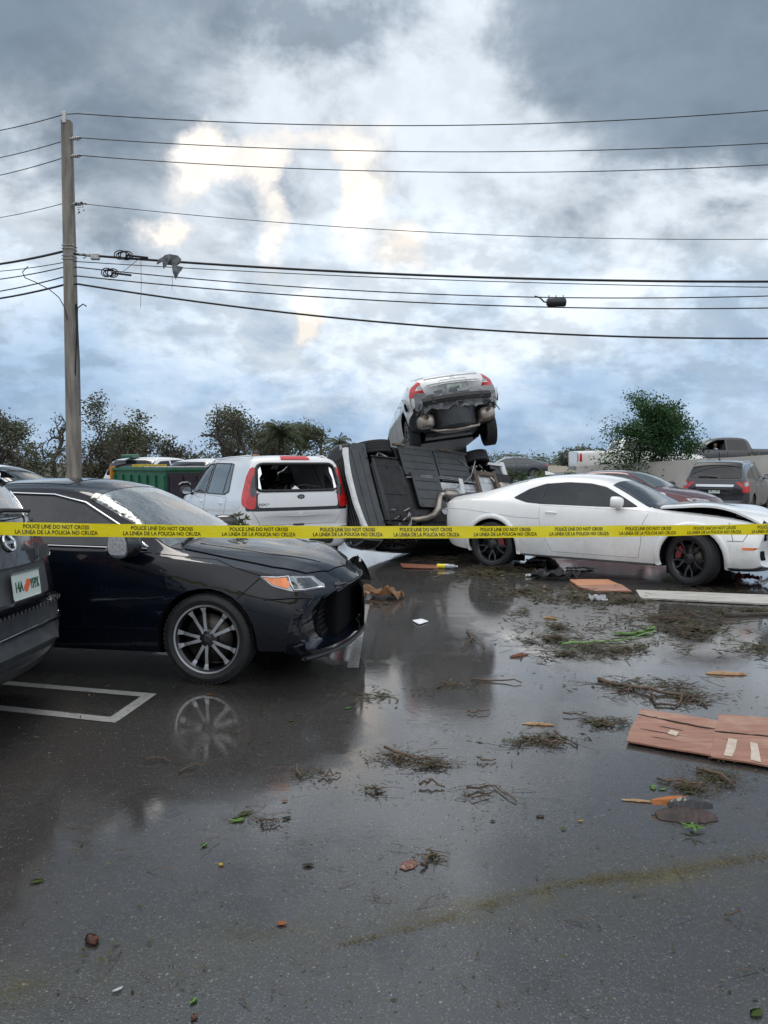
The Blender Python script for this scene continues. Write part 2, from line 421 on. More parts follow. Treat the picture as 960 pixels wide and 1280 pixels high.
M['paper'] = pmat('white_paper', (.72, .74, .76), .6, var=.1)
M['fabric'] = pmat('black_fabric', (.008, .009, .011), .38, bump=.5, coat=.5)
M['banner'] = pmat('torn_sheet_grey', (.085, .10, .115), .5, c2=(.14, .15, .16), vscale=5, bump=.4)
M['yplastic'] = pmat('yellow_plastic', (.80, .62, .03), .35)
M['lgreen'] = pmat('bright_leaf', (.13, .30, .05), .4, c2=(.22, .40, .08), vscale=20, coat=.3)
M['lyellow'] = pmat('yellow_leaf', (.62, .42, .06), .5, var=.3, vscale=30)
M['lbrown'] = pmat('dead_leaf', (.11, .035, .022), .5, c2=(.17, .07, .045), vscale=30, coat=.3)
M['lorange'] = pmat('orange_leaf', (.42, .15, .05), .5, var=.3, vscale=30)
M['dkleaf'] = pmat('dark_wet_leaf', (.022, .020, .014), .5, c2=(.05, .045, .028), vscale=30, coat=.3)

def foliage_mat(name, ca, cb, cc=None, rough=.55):
    m, t, b = mat_base(name)
    tc = t.new('ShaderNodeTexCoord').outputs['Object']
    n = t.noise(tc, 1.1, 3, .6)
    oi = t.new('ShaderNodeObjectInfo')
    g = t.new('ShaderNodeNewGeometry')
    c = t.mix(t.mapr(n.outputs[0], .35, .65), ca, cb)
    c = t.mix(t.math('MULTIPLY', g.outputs['Random Per Island'], .75), c, cc or tuple(x * 1.7 for x in cb))
    t.l.new(c, b.inputs['Base Color'])
    b.inputs['Roughness'].default_value = rough; b.inputs['Specular IOR Level'].default_value = .3
    b.inputs['Subsurface Weight'].default_value = 0.0
    out = t.n['Material Output']
    tl = t.new('ShaderNodeBsdfTranslucent', {0: c})
    ms = t.new('ShaderNodeMixShader', {0: .28, 1: b.outputs[0], 2: tl.outputs[0]})
    t.l.new(ms.outputs[0], out.inputs[0])
    return m
M['fol1'] = foliage_mat('oak_leaves', (.050, .064, .036), (.09, .105, .06), (.15, .15, .10))
M['fol2'] = foliage_mat('olive_leaves', (.050, .062, .028), (.085, .10, .045), (.14, .15, .08))
M['fol3'] = foliage_mat('laurel_leaves', (.020, .055, .016), (.035, .085, .025), (.06, .13, .045))
M['folb'] = foliage_mat('brown_brush_leaves', (.060, .050, .038), (.11, .092, .065), (.15, .13, .095))
M['folp'] = foliage_mat('palm_leaves', (.045, .070, .030), (.075, .105, .05), (.15, .16, .09))
M['folg'] = foliage_mat('bright_shrub_leaves', (.06, .11, .022), (.11, .17, .04), (.20, .25, .07))
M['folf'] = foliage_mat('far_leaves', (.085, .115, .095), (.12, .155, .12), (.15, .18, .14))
M['litter'] = foliage_mat('leaf_litter', (.024, .024, .012), (.048, .046, .020), (.10, .105, .040), rough=.35)

def asphalt():
    m, t, b = mat_base('wet_asphalt')
    tc = t.new('ShaderNodeTexCoord').outputs['Object']
    v = t.vor(tc, 135.0); v2 = t.vor(tc, 62.0)                     # fine and coarse stones
    n1 = t.noise(tc, 300, 3, .7); nb = t.noise(tc, .55, 6, .6); nm = t.noise(tc, 1.9, 7, .58, .25)
    cell = t.new('ShaderNodeSeparateColor', {0: v.outputs['Color']}).outputs[0]
    cell2 = t.new('ShaderNodeSeparateColor', {0: v2.outputs['Color']}).outputs[1]
    basec = t.mix(t.mapr(nb.outputs[0], .35, .65), (.020, .0185, .0175), (.034, .031, .029))
    st1 = t.math('MULTIPLY', t.math('POWER', cell, 3.0), t.mapr(v.outputs['Distance'], .20, .55, 1.0, 0.0))
    basec = t.mix(t.math('MULTIPLY', st1, .85), basec, (.17, .165, .155))
    spk = t.math('MULTIPLY', t.mapr(cell2, .90, .97), t.mapr(v2.outputs['Distance'], .16, .32, 1.0, 0.0))
    basec = t.mix(t.math('MULTIPLY', spk, .8), basec, (.26, .25, .23))
    brn = t.noise(tc, .9, 6, .62)
    basec = t.mix(t.mapr(brn.outputs[0], .50, .74, 0, .5), basec, (.044, .031, .026))
    t.l.new(basec, b.inputs['Base Color'])
    sx = t.new('ShaderNodeSeparateXYZ', {0: tc})
    far = t.mapr(sx.outputs[1], 1.6, 3.8, -.35, .50)              # standing water lies beyond a slight rise
    pud = t.math('ADD', t.math('ADD', t.mapr(nm.outputs[0], .36, .62, -.15, 1.0), t.math('SUBTRACT', t.mapr(nb.outputs[0], .3, .7), .5)), far)
    pud = t.mapr(pud, .20, .90, 0, 1, smooth=True)
    b.inputs['Coat Weight'].default_value = 1.0; b.inputs['Coat IOR'].default_value = 1.85
    b.inputs['Specular IOR Level'].default_value = .25
    stone = t.math('ADD', t.math('MULTIPLY', v.outputs['Distance'], -1.0), t.math('MULTIPLY', n1.outputs[0], .6))
    t.l.new(t.mapr(pud, 0, 1, .085, .03), b.inputs['Coat Roughness'])
    t.l.new(t.mapr(pud, 0, 1, .60, .45), b.inputs['Roughness'])
    bs = t.new('ShaderNodeBump', {'Height': stone, 'Strength': .8, 'Distance': .004})
    t.l.new(bs.outputs[0], b.inputs['Normal'])
    rip = t.noise(t.mapping(tc, scale=(1, 1.8, 1)), 22, 3, .55)
    grit = t.math('MULTIPLY', stone, t.mapr(pud, 0, 1, .30, .05))
    hh = t.math('ADD', grit, t.math('MULTIPLY', rip.outputs[0], .28))
    bc = t.new('ShaderNodeBump', {'Height': hh, 'Strength': .28, 'Distance': .004})
    t.l.new(bc.outputs[0], b.inputs['Coat Normal'])
    return m
M['asphalt'] = asphalt()
def linemat(name, c, c2, wear=.5):
    m, t, b = mat_base(name)
    tc = t.new('ShaderNodeTexCoord').outputs['Object']
    n = t.noise(tc, 22, 8, .7); n2 = t.noise(tc, 160, 3, .7)
    k = t.math('ADD', n.outputs[0], t.math('MULTIPLY', t.math('SUBTRACT', n2.outputs[0], .5), .9))
    t.l.new(t.mix(t.mapr(k, wear, wear + .12), c, c2), b.inputs['Base Color'])
    b.inputs['Roughness'].default_value = .4
    b.inputs['Coat Weight'].default_value = .6; b.inputs['Coat Roughness'].default_value = .12; b.inputs['Coat IOR'].default_value = 1.33
    bp = t.new('ShaderNodeBump', {'Height': n2.outputs[0], 'Strength': .6, 'Distance': .003}); t.l.new(bp.outputs[0], b.inputs['Normal'])
    return m
M['line'] = linemat('white_road_paint', (.36, .36, .35), (.09, .09, .09), .56)
M['line2'] = linemat('worn_road_paint', (.30, .30, .29), (.06, .06, .06), .50)
M['soil'] = pmat('grass_soil', (.045, .05, .025), .9, c2=(.09, .085, .05), vscale=.8, bump=.4, bscale=12)
M['tan'] = pmat('tan_soil', (.20, .165, .125), .9, c2=(.28, .24, .19), vscale=2, bump=.4)
M['road2'] = pmat('far_road_asphalt', (.06, .06, .06), .5, var=.2, vscale=2)
# ------------------------------------------------------------------ vehicle kit
def loft(rows, sub=2, shoulder=.55, rail=.3, capc=.45):
    """rows (x, zb, wb, wm, zs, ws, ze, wr, zt, lean, bow): car hull from cross-sections, rear to front"""
    bm = bmesh.new(); cr = bm.edges.layers.float.new('crease_edge')
    rings = []
    for r in rows:
        x, zb, wb, wm, zs, ws, ze, wr, zt = r[:9]; lean = r[9] if len(r) > 9 else 0; bow = r[10] if len(r) > 10 else 0
        h = zs - zb
        pts = [(0, zb), (wb * .8, zb), (wb, zb + min(.05, h * .1)), (wm, zb + .30 * h), (wm + .005, zb + .66 * h), (ws + .012, zs - .07 * min(1, h * 2)),
               (ws - .015, zs), (lerp(ws - .02, wr, .5), lerp(zs, ze, .52)), (wr, ze), (wr * .80, lerp(ze, zt, .55)), (wr * .42, lerp(ze, zt, .9)), (0, zt)]
        zm = (zb + zs) / 2
        def P(y, z): return (x + lean * (z - zm) - math.copysign(bow, x) * (abs(y) / max(wm, .01)) ** 2.2, y, z)
        Rr = [bm.verts.new(P(y, z)) for y, z in pts]
        Ll = [Rr[0]] + [bm.verts.new(P(-y, z)) for y, z in pts[1:-1]] + [Rr[-1]]
        rings.append((Rr, Ll))
    n = len(rings[0][0])
    for (A, B), (C, D) in zip(rings, rings[1:]):
        for i in range(n - 1):
            bm.faces.new((A[i], A[i + 1], C[i + 1], C[i])); bm.faces.new((B[i + 1], B[i], D[i], D[i + 1]))
    for (A, B), fl in ((rings[0], 0), (rings[-1], 1)):
        for i in range(n - 1):
            vs = [A[i], A[i + 1], B[i + 1], B[i]]
            u = []
            for v in vs:
                if v not in u: u.append(v)
            bm.faces.new(u)
    fixn(bm)
    def cre(a, b, v):
        e = bm.edges.get((a, b))
        if e: e[cr] = v
    for (A, B), (C, D) in zip(rings, rings[1:]):
        for S, U in ((A, C), (B, D)):
            cre(S[2], U[2], .6); cre(S[6], U[6], shoulder); cre(S[8], U[8], rail)
    for A, B in (rings[0], rings[-1]):
        for i in range(n - 1):
            for S in (A, B): cre(S[i], S[i + 1], capc)
    me = bpy.data.meshes.new("hull"); bm.to_mesh(me); bm.free()
    o = bpy.data.objects.new("hull", me); col.objects.link(o)
    md = o.modifiers.new("s", 'SUBSURF'); md.levels = sub; md.render_levels = sub
    dg = bpy.context.evaluated_depsgraph_get(); ev = o.evaluated_get(dg)
    out = bmesh.new(); out.from_mesh(ev.to_mesh()); ev.to_mesh_clear()
    bpy.data.objects.remove(o); bpy.data.meshes.remove(me)
    return out
def cut_convex(bm, planes, sel, inside, maxf=None):
    """bisect the chosen faces by each plane, then delete the ones inside all of them; returns boundary edges"""
    faces = [f for f in bm.faces if sel(f)]
    geom = list({v for f in faces for v in f.verts}) + list({e for f in faces for e in f.edges}) + faces
    for co, no in planes:
        r = bmesh.ops.bisect_plane(bm, geom=geom, dist=1e-5, plane_co=co, plane_no=no)
        geom = r['geom']
    pl = [(Vector(c), Vector(n)) for c, n in planes]
    dele = []
    for f in geom:
        if isinstance(f, bmesh.types.BMFace) and f.is_valid:
            c = f.calc_center_median()
            if all((c - a).dot(n) < 0 for a, n in pl) and inside(c): dele.append(f)
    edges = {e for f in dele for e in f.edges}
    bmesh.ops.delete(bm, geom=dele, context='FACES')
    return [e for e in edges if e.is_valid and len(e.link_faces) == 1]
class Car:
    def __init__(s, name, label, cat, rows, loc, rot, paintm, wheels=(), wr=.33, arch=.40, group=None, sub=2, lowm=None, yin=.52, zwc=None, bodymats=None, lowz=0.0, hull_fn=None, capc=.45):
        s.root = thing(name, label, cat, loc, rot, group)
        s.rows = rows; s.paint = paintm
        bm = loft(rows, sub, capc=capc)
        for f in bm.faces:
            if f.normal.z < -.75 and f.calc_center_median().z < .5: f.material_index = 2
            elif lowz and f.calc_center_median().z < lowz: f.material_index = 2
        if hull_fn: hull_fn(bm)
        s.wheels = wheels; s.r = wr
        zc = zwc or wr
        for x in wheels:
            for sd_ in (1, -1):
                N = 14; planes = []
                for k in range(N + 1):
                    a = pi * k / N; nn = Vector((cos(a), 0, sin(a)))
                    planes.append((Vector((x, 0, zc)) + nn * arch, nn))
                planes.append((Vector((0, sd_ * yin, 0)), Vector((0, -sd_, 0))))
                q = arch + .3
                be = cut_convex(bm, planes, lambda f: abs(f.calc_center_median().x - x) < q and f.calc_center_median().y * sd_ > yin - .35 and f.calc_center_median().z < zc + arch + .25,
                                lambda c: c.y * sd_ > yin)
                be = [e for e in be if not all(abs(v.co.y - sd_ * yin) < 1e-4 for v in e.verts)]
                r = bmesh.ops.extrude_edge_only(bm, edges=be)
                for g in r['geom']:
                    if isinstance(g, bmesh.types.BMVert): g.co.y = sd_ * yin
                    elif isinstance(g, bmesh.types.BMFace): g.material_index = 1
                vs = [bm.verts.new((x + arch * cos(pi * k / N), sd_ * (yin + .001), zc + arch * sin(pi * k / N))) for k in range(N + 1)]
                vs += [bm.verts.new((x - arch, sd_ * (yin + .001), .1)), bm.verts.new((x + arch, sd_ * (yin + .001), .1))]
                f = bm.faces.new(vs if sd_ < 0 else vs[::-1]); f.material_index = 1
        s.bm = bm
        s.bvh = BVHTree.FromBMesh(bm)
        s.body = None; s.lowm = lowm or M['blackpl']; s.bodymats = bodymats
    def finish(s, label=None):
        """link the hull once every opening is cut"""
        for f in s.bm.faces: f.smooth = True
        for e in s.bm.edges:
            if len(e.link_faces) != 2: e.smooth = False
            elif e.link_faces[0].material_index != e.link_faces[1].material_index or e.calc_face_angle(0) > R(38): e.smooth = False
        me = bpy.data.meshes.new("body"); s.bm.to_mesh(me); s.bm.free()
        s.body = obj('body', me, [s.paint, M['well'], s.lowm] + (s.bodymats or []), s.root)
        return s.body
    def hit(s, a, b, axis, sd_):
        if axis == 'Y': o, dd = Vector((a, sd_ * 3, b)), Vector((0, -sd_, 0))
        elif axis == 'X': o, dd = Vector((sd_ * 6, a, b)), Vector((-sd_, 0, 0))
        elif axis == 'Z': o, dd = Vector((a, b, 4)), Vector((0, 0, -1))
        elif isinstance(axis, (int, float)):      # a bearing in degrees, mirrored for the other side
            an = R(axis) * (1 if sd_ > 0 else -1); o_ = Vector((cos(an), sin(an), 0)); t_ = Vector((-sin(an), cos(an), 0)) * (1 if sd_ > 0 else -1)
            o, dd = o_ * 6 + t_ * a + Vector((0, 0, b)), -o_
        else: o, dd = Vector((a, b, -2)), Vector((0, 0, 1))
        h = s.bvh.ray_cast(o, dd)
        if h[0] is None:
            if isinstance(axis, (int, float)): h = s.bvh.find_nearest(o - dd * -4.2)
            else: q = {'Y': Vector((a, sd_ * .85, b)), 'X': Vector((sd_ * 2.2, a, b)), 'Z': Vector((a, b, 1.0)), 'U': Vector((a, b, .2))}[axis]
            if not isinstance(axis, (int, float)): h = s.bvh.find_nearest(q)
        n = h[1]
        if n.dot(dd) > 0: n = -n
        return h[0], n
    def panel(s, name, poly, axis='Y', sd_=1, off=.004, mat=None, res=.06, skirt=.012, lift=None, parent=None, seam=0.0, seamm=None, smooth=35, noise_amp=0, hollow=False, **tags):
        bm = bmesh.new()
        if seam:
            n = len(poly); P = [Vector(p) for p in poly]
            ctr = sum(P, Vector((0, 0))) / n
        f = bm.faces.new([bm.verts.new((a, b, 0)) for a, b in poly])
        x0, x1 = min(p[0] for p in poly), max(p[0] for p in poly); y0, y1 = min(p[1] for p in poly), max(p[1] for p in poly)
        k = math.floor(x0 / res) + 1
        while k * res < x1 - 1e-4:
            bmesh.ops.bisect_plane(bm, geom=bm.verts[:] + bm.edges[:] + bm.faces[:], dist=1e-4, plane_co=(k * res, 0, 0), plane_no=(1, 0, 0)); k += 1
        k = math.floor(y0 / res) + 1
        while k * res < y1 - 1e-4:
            bmesh.ops.bisect_plane(bm, geom=bm.verts[:] + bm.edges[:] + bm.faces[:], dist=1e-4, plane_co=(0, k * res, 0), plane_no=(0, 1, 0)); k += 1
        ng = [f for f in bm.faces if len(f.verts) > 4]
        if ng: bmesh.ops.triangulate(bm, faces=ng)
        data = {}
        for v in bm.verts:
            a, b = v.co.x, v.co.y
            p, nn = s.hit(a, b, axis, sd_)
            o_ = off
            if lift: o_ = off + lift(a, b)
            q = p + nn * off
            if lift: q += Vector((0, 0, 1)) * lift(a, b) if axis == 'Z' else nn * lift(a, b)
            if noise_amp: q += nn * noise_amp * noise.noise(p * 6)
            data[v] = (q, nn)
        for v, (q, nn) in data.items(): v.co = q
        bm.normal_update()
        fs = bm.faces[:]
        # orient outward
        dv = sum(1 if f.normal.dot(data[f.verts[0]][1]) > 0 else -1 for f in fs if f.is_valid)
        if dv < 0: bmesh.ops.reverse_faces(bm, faces=fs)
        if skirt:
            be = [e for e in bm.edges if len(e.link_faces) == 1]
            vn = {tuple(v.co): nn for v, (q, nn) in data.items()}
            nrm = {v: data[v][1] for v in data}
            r = bmesh.ops.extrude_edge_only(bm, edges=be)
            for g in r['geom']:
                if isinstance(g, bmesh.types.BMVert):
                    nn = vn.get(tuple(g.co))
                    if nn is not None: g.co = g.co - nn * skirt
                elif isinstance(g, bmesh.types.BMFace) and seam: g.material_index = 1
        mats = [mat or s.paint]
        if seam: mats.append(M['well'])
        o = obj(name, bm, mats, parent or s.root, smooth=smooth, **tags)
        if seam: s.strip('gap', list(poly) + [poly[0]], axis, sd_, seam, M['well'], off=.0015, parent=o)
        return o
    def path(s, pts, axis, sd_, off=0.0, step=.05):
        out = []
        for (a0, b0), (a1, b1) in zip(pts, pts[1:]):
            L = math.hypot(a1 - a0, b1 - b0); m = max(1, int(L / step))
            for k in range(m):
                t = k / m; p, nn = s.hit(lerp(a0, a1, t), lerp(b0, b1, t), axis, sd_); out.append((p + nn * off, nn))
        p, nn = s.hit(pts[-1][0], pts[-1][1], axis, sd_); out.append((p + nn * off, nn))
        return out
    def strip(s, name, pts, axis, sd_, width, mat, off=.002, parent=None, bm=None, step=.05):
        """thin ribbon lying on the hull"""
        own = bm is None
        if own: bm = bmesh.new()
        P = s.path(pts, axis, sd_, off, step); prev = None
        for i, (p, nn) in enumerate(P):
            t = P[min(i + 1, len(P) - 1)][0] - P[max(i - 1, 0)][0]
            if t.length < 1e-7: continue
            sdir = t.normalized().cross(nn).normalized() * width / 2
            cur = (bm.verts.new(p + sdir), bm.verts.new(p - sdir))
            if prev: bm.faces.new((prev[0], prev[1], cur[1], cur[0]))
            prev = cur
        if own: return obj(name, bm, mat, parent or s.root)
    def trim(s, name, pts, axis, sd_, rad, mat, off=.004, parent=None, flat=None, step=.05, seg=6):
        bm = bmesh.new()
        tube(bm, [p for p, n in s.path(pts, axis, sd_, off, step)], rad, seg, flat=flat)
        return obj(name, bm, mat, parent or s.root)
    def cut(s, poly, axis, sd_, depth=None):
        """cut a convex opening through the hull on one side"""
        P = [Vector(p) for p in poly]; c = sum(P, Vector((0, 0))) / len(P)
        planes = []
        for i in range(len(P)):
            a, b = P[i], P[(i + 1) % len(P)]; t = b - a
            n2 = Vector((t.y, -t.x))
            if n2.dot(a - c) < 0: n2 = -n2
            n2.normalize()
            if axis == 'Y': planes.append((Vector((a.x, 0, a.y)), Vector((n2.x, 0, n2.y))))
            elif axis == 'X': planes.append((Vector((0, a.x, a.y)), Vector((0, n2.x, n2.y))))
            else: planes.append((Vector((a.x, a.y, 0)), Vector((n2.x, n2.y, 0))))
        x0, x1 = min(p.x for p in P) - .3, max(p.x for p in P) + .3; y0, y1 = min(p.y for p in P) - .3, max(p.y for p in P) + .3
        def co(v): return {'Y': (v.x, v.z), 'X': (v.y, v.z), 'Z': (v.x, v.y)}[axis]
        def ok(v):
            return {'Y': v.y * sd_ > .2, 'X': v.x * sd_ > (depth if depth is not None else .3), 'Z': v.z > .5}[axis]
        def sel(f):
            v = f.calc_center_median(); a, b = co(v); return x0 < a < x1 and y0 < b < y1 and ok(v)
        cut_convex(s.bm, planes, sel, ok)
    def wheel(s, x, sd_, y, style='ten', rim_r=.22, w=.225, steer=0, rimm=None, cal=None, z=None, discm=None, low=False):
        r = s.r
        bm = bmesh.new()
        lathe(bm, [(.0, .03), (rim_r * .72, .03), (rim_r * .72, .045), (.0, .045)], 32)
        lathe(bm, [(.0, -.02), (.075, -.02), (.075, .085), (.0, .09)], 20)
        wo_ = obj('wheel', bm, discm or M['disc'], s.root, smooth=40)
        wo_.location = (x, sd_ * (y - w / 2), z if z is not None else r); wo_.rotation_euler = (0, random.Random(x * 7 + sd_).uniform(0, 6), steer + (0 if sd_ > 0 else pi))
        tb = bmesh.new(); h = w / 2; rr = rim_r
        prof = [(rr - .012, -h * .80), (rr + .012, -h * .93), (lerp(rr, r, .45), -h * 1.02), (r - .03, -h * .98), (r - .008, -h * .86), (r - .001, -h * .70)]
        gro = [-.42, 0.0, .42]
        for g in gro:
            prof += [(r, h * (g - .09)), (r - .008, h * (g - .06)), (r - .008, h * (g + .06)), (r, h * (g + .09))]
        prof += [(r - .001, h * .70), (r - .008, h * .86), (r - .03, h * .98), (lerp(rr, r, .45), h * 1.02), (rr + .012, h * .93), (rr - .012, h * .80)]
        lathe(tb, prof, 64)
        # tread blocks on the shoulders
        for sgn in (1, -1):
            for k in range(60):
                a = 2 * pi * k / 60
                ca, sa = cos(a), sin(a)
                q = box(tb, ((r - .006) * ca, sgn * h * .80, (r - .006) * sa), (.010, .026, .022), Matrix.Rotation(-a, 3, 'Y'))
        fixn(tb)
        for f in tb.faces: f.smooth = True
        for e in tb.edges:
            if len(e.link_faces) == 2 and e.calc_face_angle(0) > R(35): e.smooth = False
        me = bpy.data.meshes.new('tyre'); tb.to_mesh(me); tb.free()
        obj('tyre', me, M['rubber'], wo_)
        rb = bmesh.new()
        lathe(rb, [(rr - .01, -h * .85), (rr - .03, -h * .6), (rr - .035, h * .35), (rr - .022, h * .72), (rr - .004, h * .84), (rr + .004, h * .90), (rr + .002, h * .94), (rr - .012, h * .90), (rr - .028, h * .70)], 64, mi=1)
        lathe(rb, [(rr + .005, h * .885), (rr + .003, h * .945), (rr - .009, h * .915)], 64, mi=0)
        def spoke(a0, a1, r0, r1, w0, w1, y0, y1, t=.018, mi=0):
            c0 = Vector((cos(a0) * r0, y0, sin(a0) * r0)); c1 = Vector((cos(a1) * r1, y1, sin(a1) * r1))
            d_ = (c1 - c0).normalized(); sx = d_.cross(Vector((0, 1, 0))).normalized()
            m_ = (c0 + c1) / 2 + Vector((0, .004, 0)); wm_ = (w0 + w1) / 2 * .85
            secs = [(c0, w0), (m_, wm_), (c1, w1)]
            V = []
            for c, ww in secs:
                V.append([rb.verts.new(c + sx * ww / 2), rb.verts.new(c - sx * ww / 2), rb.verts.new(c - sx * ww * .36 - Vector((0, t, 0))), rb.verts.new(c + sx * ww * .36 - Vector((0, t, 0)))])
            for A, B in zip(V, V[1:]):
                for k in range(4):
                    f = rb.faces.new((A[k], A[(k + 1) % 4], B[(k + 1) % 4], B[k])); f.material_index = mi if k == 0 else 1
            for A in (V[0], V[-1]):
                f = rb.faces.new(A); f.material_index = 1
        yo = h * .80
        R1 = rr - .012
        if style == 'twin5':      # five pairs of straight machined spokes
            for k in range(5):
                c = 2 * pi * k / 5 + .3
                for q in (-1, 1):
                    spoke(c + q * .20, c + q * .235, .055, R1 * .80, .026, .026, yo - .004, yo - .008)
                    spoke(c + q * .235, c + q * .235, R1 * .79, R1, .026, .052, yo - .008, yo)
        elif style == 'split5':   # five forked dark spokes
            for k in range(5):
                c = 2 * pi * k / 5
                spoke(c, c, .05, R1 * .42, .055, .046, yo - .03, yo - .022, .03)
                for q in (-1, 1):
                    spoke(c, c + q * .28, R1 * .36, R1 * .70, .030, .024, yo - .024, yo - .012, .024)
                    spoke(c + q * .28, c + q * .22, R1 * .68, R1, .024, .034, yo - .012, yo, .024)
        elif style == 'civic':
            for k in range(5):
                c = 2 * pi * k / 5
                for q in (-1, 1): spoke(c + q * .10, c + q * .30, .045, R1, .030, .046, yo - .01, yo)
        else:
            for k in range(10 if style == 'ten' else 6):
                c = 2 * pi * k / (10 if style == 'ten' else 6)
                spoke(c, c, .045, R1, .030, .040 if style == 'ten' else .07, yo - .015, yo)
        lathe(rb, [(0, yo - .035), (.066, yo - .035), (.066, yo - .008), (.060, yo - .004), (.036, yo - .002), (.036, yo - .010), (0, yo - .010)], 24, mi=1 if style == 'twin5' else 0)
        for k in range(5):
            a = 2 * pi * k / 5
            lathe_at = Vector((cos(a) * .052, yo - .003, sin(a) * .052))
            for vv in bmesh.ops.create_cone(rb, cap_ends=True, segments=6, radius1=.008, radius2=.007, depth=.014)['verts']:
                vv.co = Vector((vv.co.x, vv.co.z, vv.co.y)) + lathe_at
        fixn(rb)
        rm = {'twin5': [M['alloy'], M['alloygl']], 'split5': [M['alloydk'], M['alloygl']], 'civic': [M['alloy'], M['alloygl']]}.get(style, [M['alloy'], M['alloydk']])
        if rimm: rm = rimm
        obj('rim', rb, rm, wo_, smooth=30)
        cb = bmesh.new(); lathe(cb, [(0, yo), (.026, yo), (.031, yo - .004), (.031, yo - .012)], 20); fixn(cb)
        obj('hub_cap', cb, M['glossblk'] if style in ('twin5', 'split5') else M['alloy'], wo_, smooth=30)
        if cal:
            kb = bmesh.new()
            ang = cal[1] if sd_ > 0 else pi - cal[1]
            A0 = ang + wo_.rotation_euler[1] - .45
            vs0 = []
            for k in range(8):
                a = A0 + k * .9 / 7
                vs0.append([kb.verts.new((cos(a) * q, yy, sin(a) * q)) for q, yy in ((rim_r * .50, .05), (rim_r * .80, .05), (rim_r * .80, .085), (rim_r * .50, .085))])
            for A, B in zip(vs0, vs0[1:]):
                for j in range(4): kb.faces.new((A[j], A[(j + 1) % 4], B[(j + 1) % 4], B[j]))
            kb.faces.new(vs0[0]); kb.faces.new(vs0[-1][::-1]); fixn(kb)
            obj('caliper', kb, cal[0], wo_, smooth=30)
        return wo_
    def handle(s, x, z, sd_, mat=None, L=.17, parent=None):
        p, n = s.hit(x, z, 'Y', sd_)
        bm = bmesh.new()
        tube(bm, [p + Vector((-L / 2, 0, 0)) + n * .002, p + Vector((-L * .4, 0, 0)) + n * .028, p + Vector((0, 0, .004)) + n * .036, p + Vector((L * .4, 0, 0)) + n * .028, p + Vector((L / 2, 0, 0)) + n * .002],
             [.008, .012, .013, .012, .008], 8, flat=.7)
        return obj('door_handle', bm, mat or s.paint, parent or s.root)
    def mirror(s, x, z, sd_, mat, w=.20, h=.14, d_=.11, glassm=None, out=.13, parent=None, fold=0):
        p, n = s.hit(x, z, 'Y', sd_)
        c = Vector((p.x, p.y + sd_ * (out), p.z + .04))
        bm = bmesh.new()
        r = bmesh.ops.create_uvsphere(bm, u_segments=20, v_segments=12, radius=1)
        for v in bm.verts:
            q = v.co.copy()
            e = .75
            q = Vector([math.copysign(abs(t_) ** e, t_) for t_ in q])
            xx = q.x * d_ if q.x > 0 else max(q.x * d_, -d_ * .25)
            v.co = c + Vector((xx, q.y * w / 2, q.z * h / 2))
        tube(bm, [p + Vector((0, -sd_ * .02, -.02)), lerp(p, c, .6) + Vector((0, 0, -.03)), c + Vector((.01, -sd_ * w * .2, -h * .3))], [.03, .022, .025], 8)
        Mf = Matrix.Translation(c) @ Matrix.Rotation(fold * sd_, 4, 'Z') @ Matrix.Translation(-c)
        if fold: bmesh.ops.transform(bm, matrix=Mf, verts=bm.verts)
        o = obj('side_mirror', bm, mat, parent or s.root, smooth=50)
        g = bmesh.new()
        poly = rounded([(-w * .42, -h * .36), (w * .42, -h * .40), (w * .42, h * .36), (-w * .36, h * .38)], .05)
        vs = [g.verts.new((c.x - d_ * .25 - .004, c.y + a, c.z + b)) for a, b in poly]
        g.faces.new(vs if True else vs[::-1])
        rr_ = bmesh.ops.extrude_face_region(g, geom=g.faces[:])
        for v in rr_['geom']:
            if isinstance(v, bmesh.types.BMVert): v.co.x += .004
        fixn(g)
        if fold: bmesh.ops.transform(g, matrix=Mf, verts=g.verts)
        obj('mirror_glass', g, glassm or M['chrome'], o)
        return o
    def flat(s, name, poly, org, xdir, ydir, th, mat, parent=None, **tags):
        """small flat plate of given thickness on a local plane"""
        X = Vector(xdir).normalized(); Y = Vector(ydir).normalized(); N = X.cross(Y)
        bm = bmesh.new()
        a = [bm.verts.new(Vector(org) + X * p[0] + Y * p[1]) for p in poly]; b = [bm.verts.new(v.co + N * th) for v in a]
        bm.faces.new(a[::-1]); bm.faces.new(b)
        for i in range(len(a)): bm.faces.new((a[i], a[(i + 1) % len(a)], b[(i + 1) % len(a)], b[i]))
        return obj(name, bm, mat, parent or s.root, **tags)
    def lettering(s, text, h, org, xdir, ydir, mat, parent=None, sx=1.0, bold=.01, th=.003, spacing=1.0, name='lettering', shear=0.0):
        X = Vector(xdir).normalized(); Y = Vector(ydir).normalized(); N = X.cross(Y)
        bm = text_bm(text, h, sx, bold, spacing, extrude=th, shear=shear)
        for v in bm.verts: v.co = Vector(org) + X * v.co.x + Y * v.co.y + N * (v.co.z + .001)
        return obj(name, bm, mat, parent or s.root)
def rectp(w, h, r=0):
    p = [(-w / 2, -h / 2), (w / 2, -h / 2), (w / 2, h / 2), (-w / 2, h / 2)]
    return rounded(p, r) if r else p
def arc_pts(x, z, r, a0, a1, n=10):
    return [(x + r * cos(R(lerp(a0, a1, k / n))), z + r * sin(R(lerp(a0, a1, k / n)))) for k in range(n + 1)]
# ------------------------------------------------------------------ vehicles
def place(local, world, th):
    c, s_ = cos(th), sin(th)
    return (world[0] - (local[0] * c - local[1] * s_), world[1] - (local[0] * s_ + local[1] * c), world[2] if len(world) > 2 else 0)

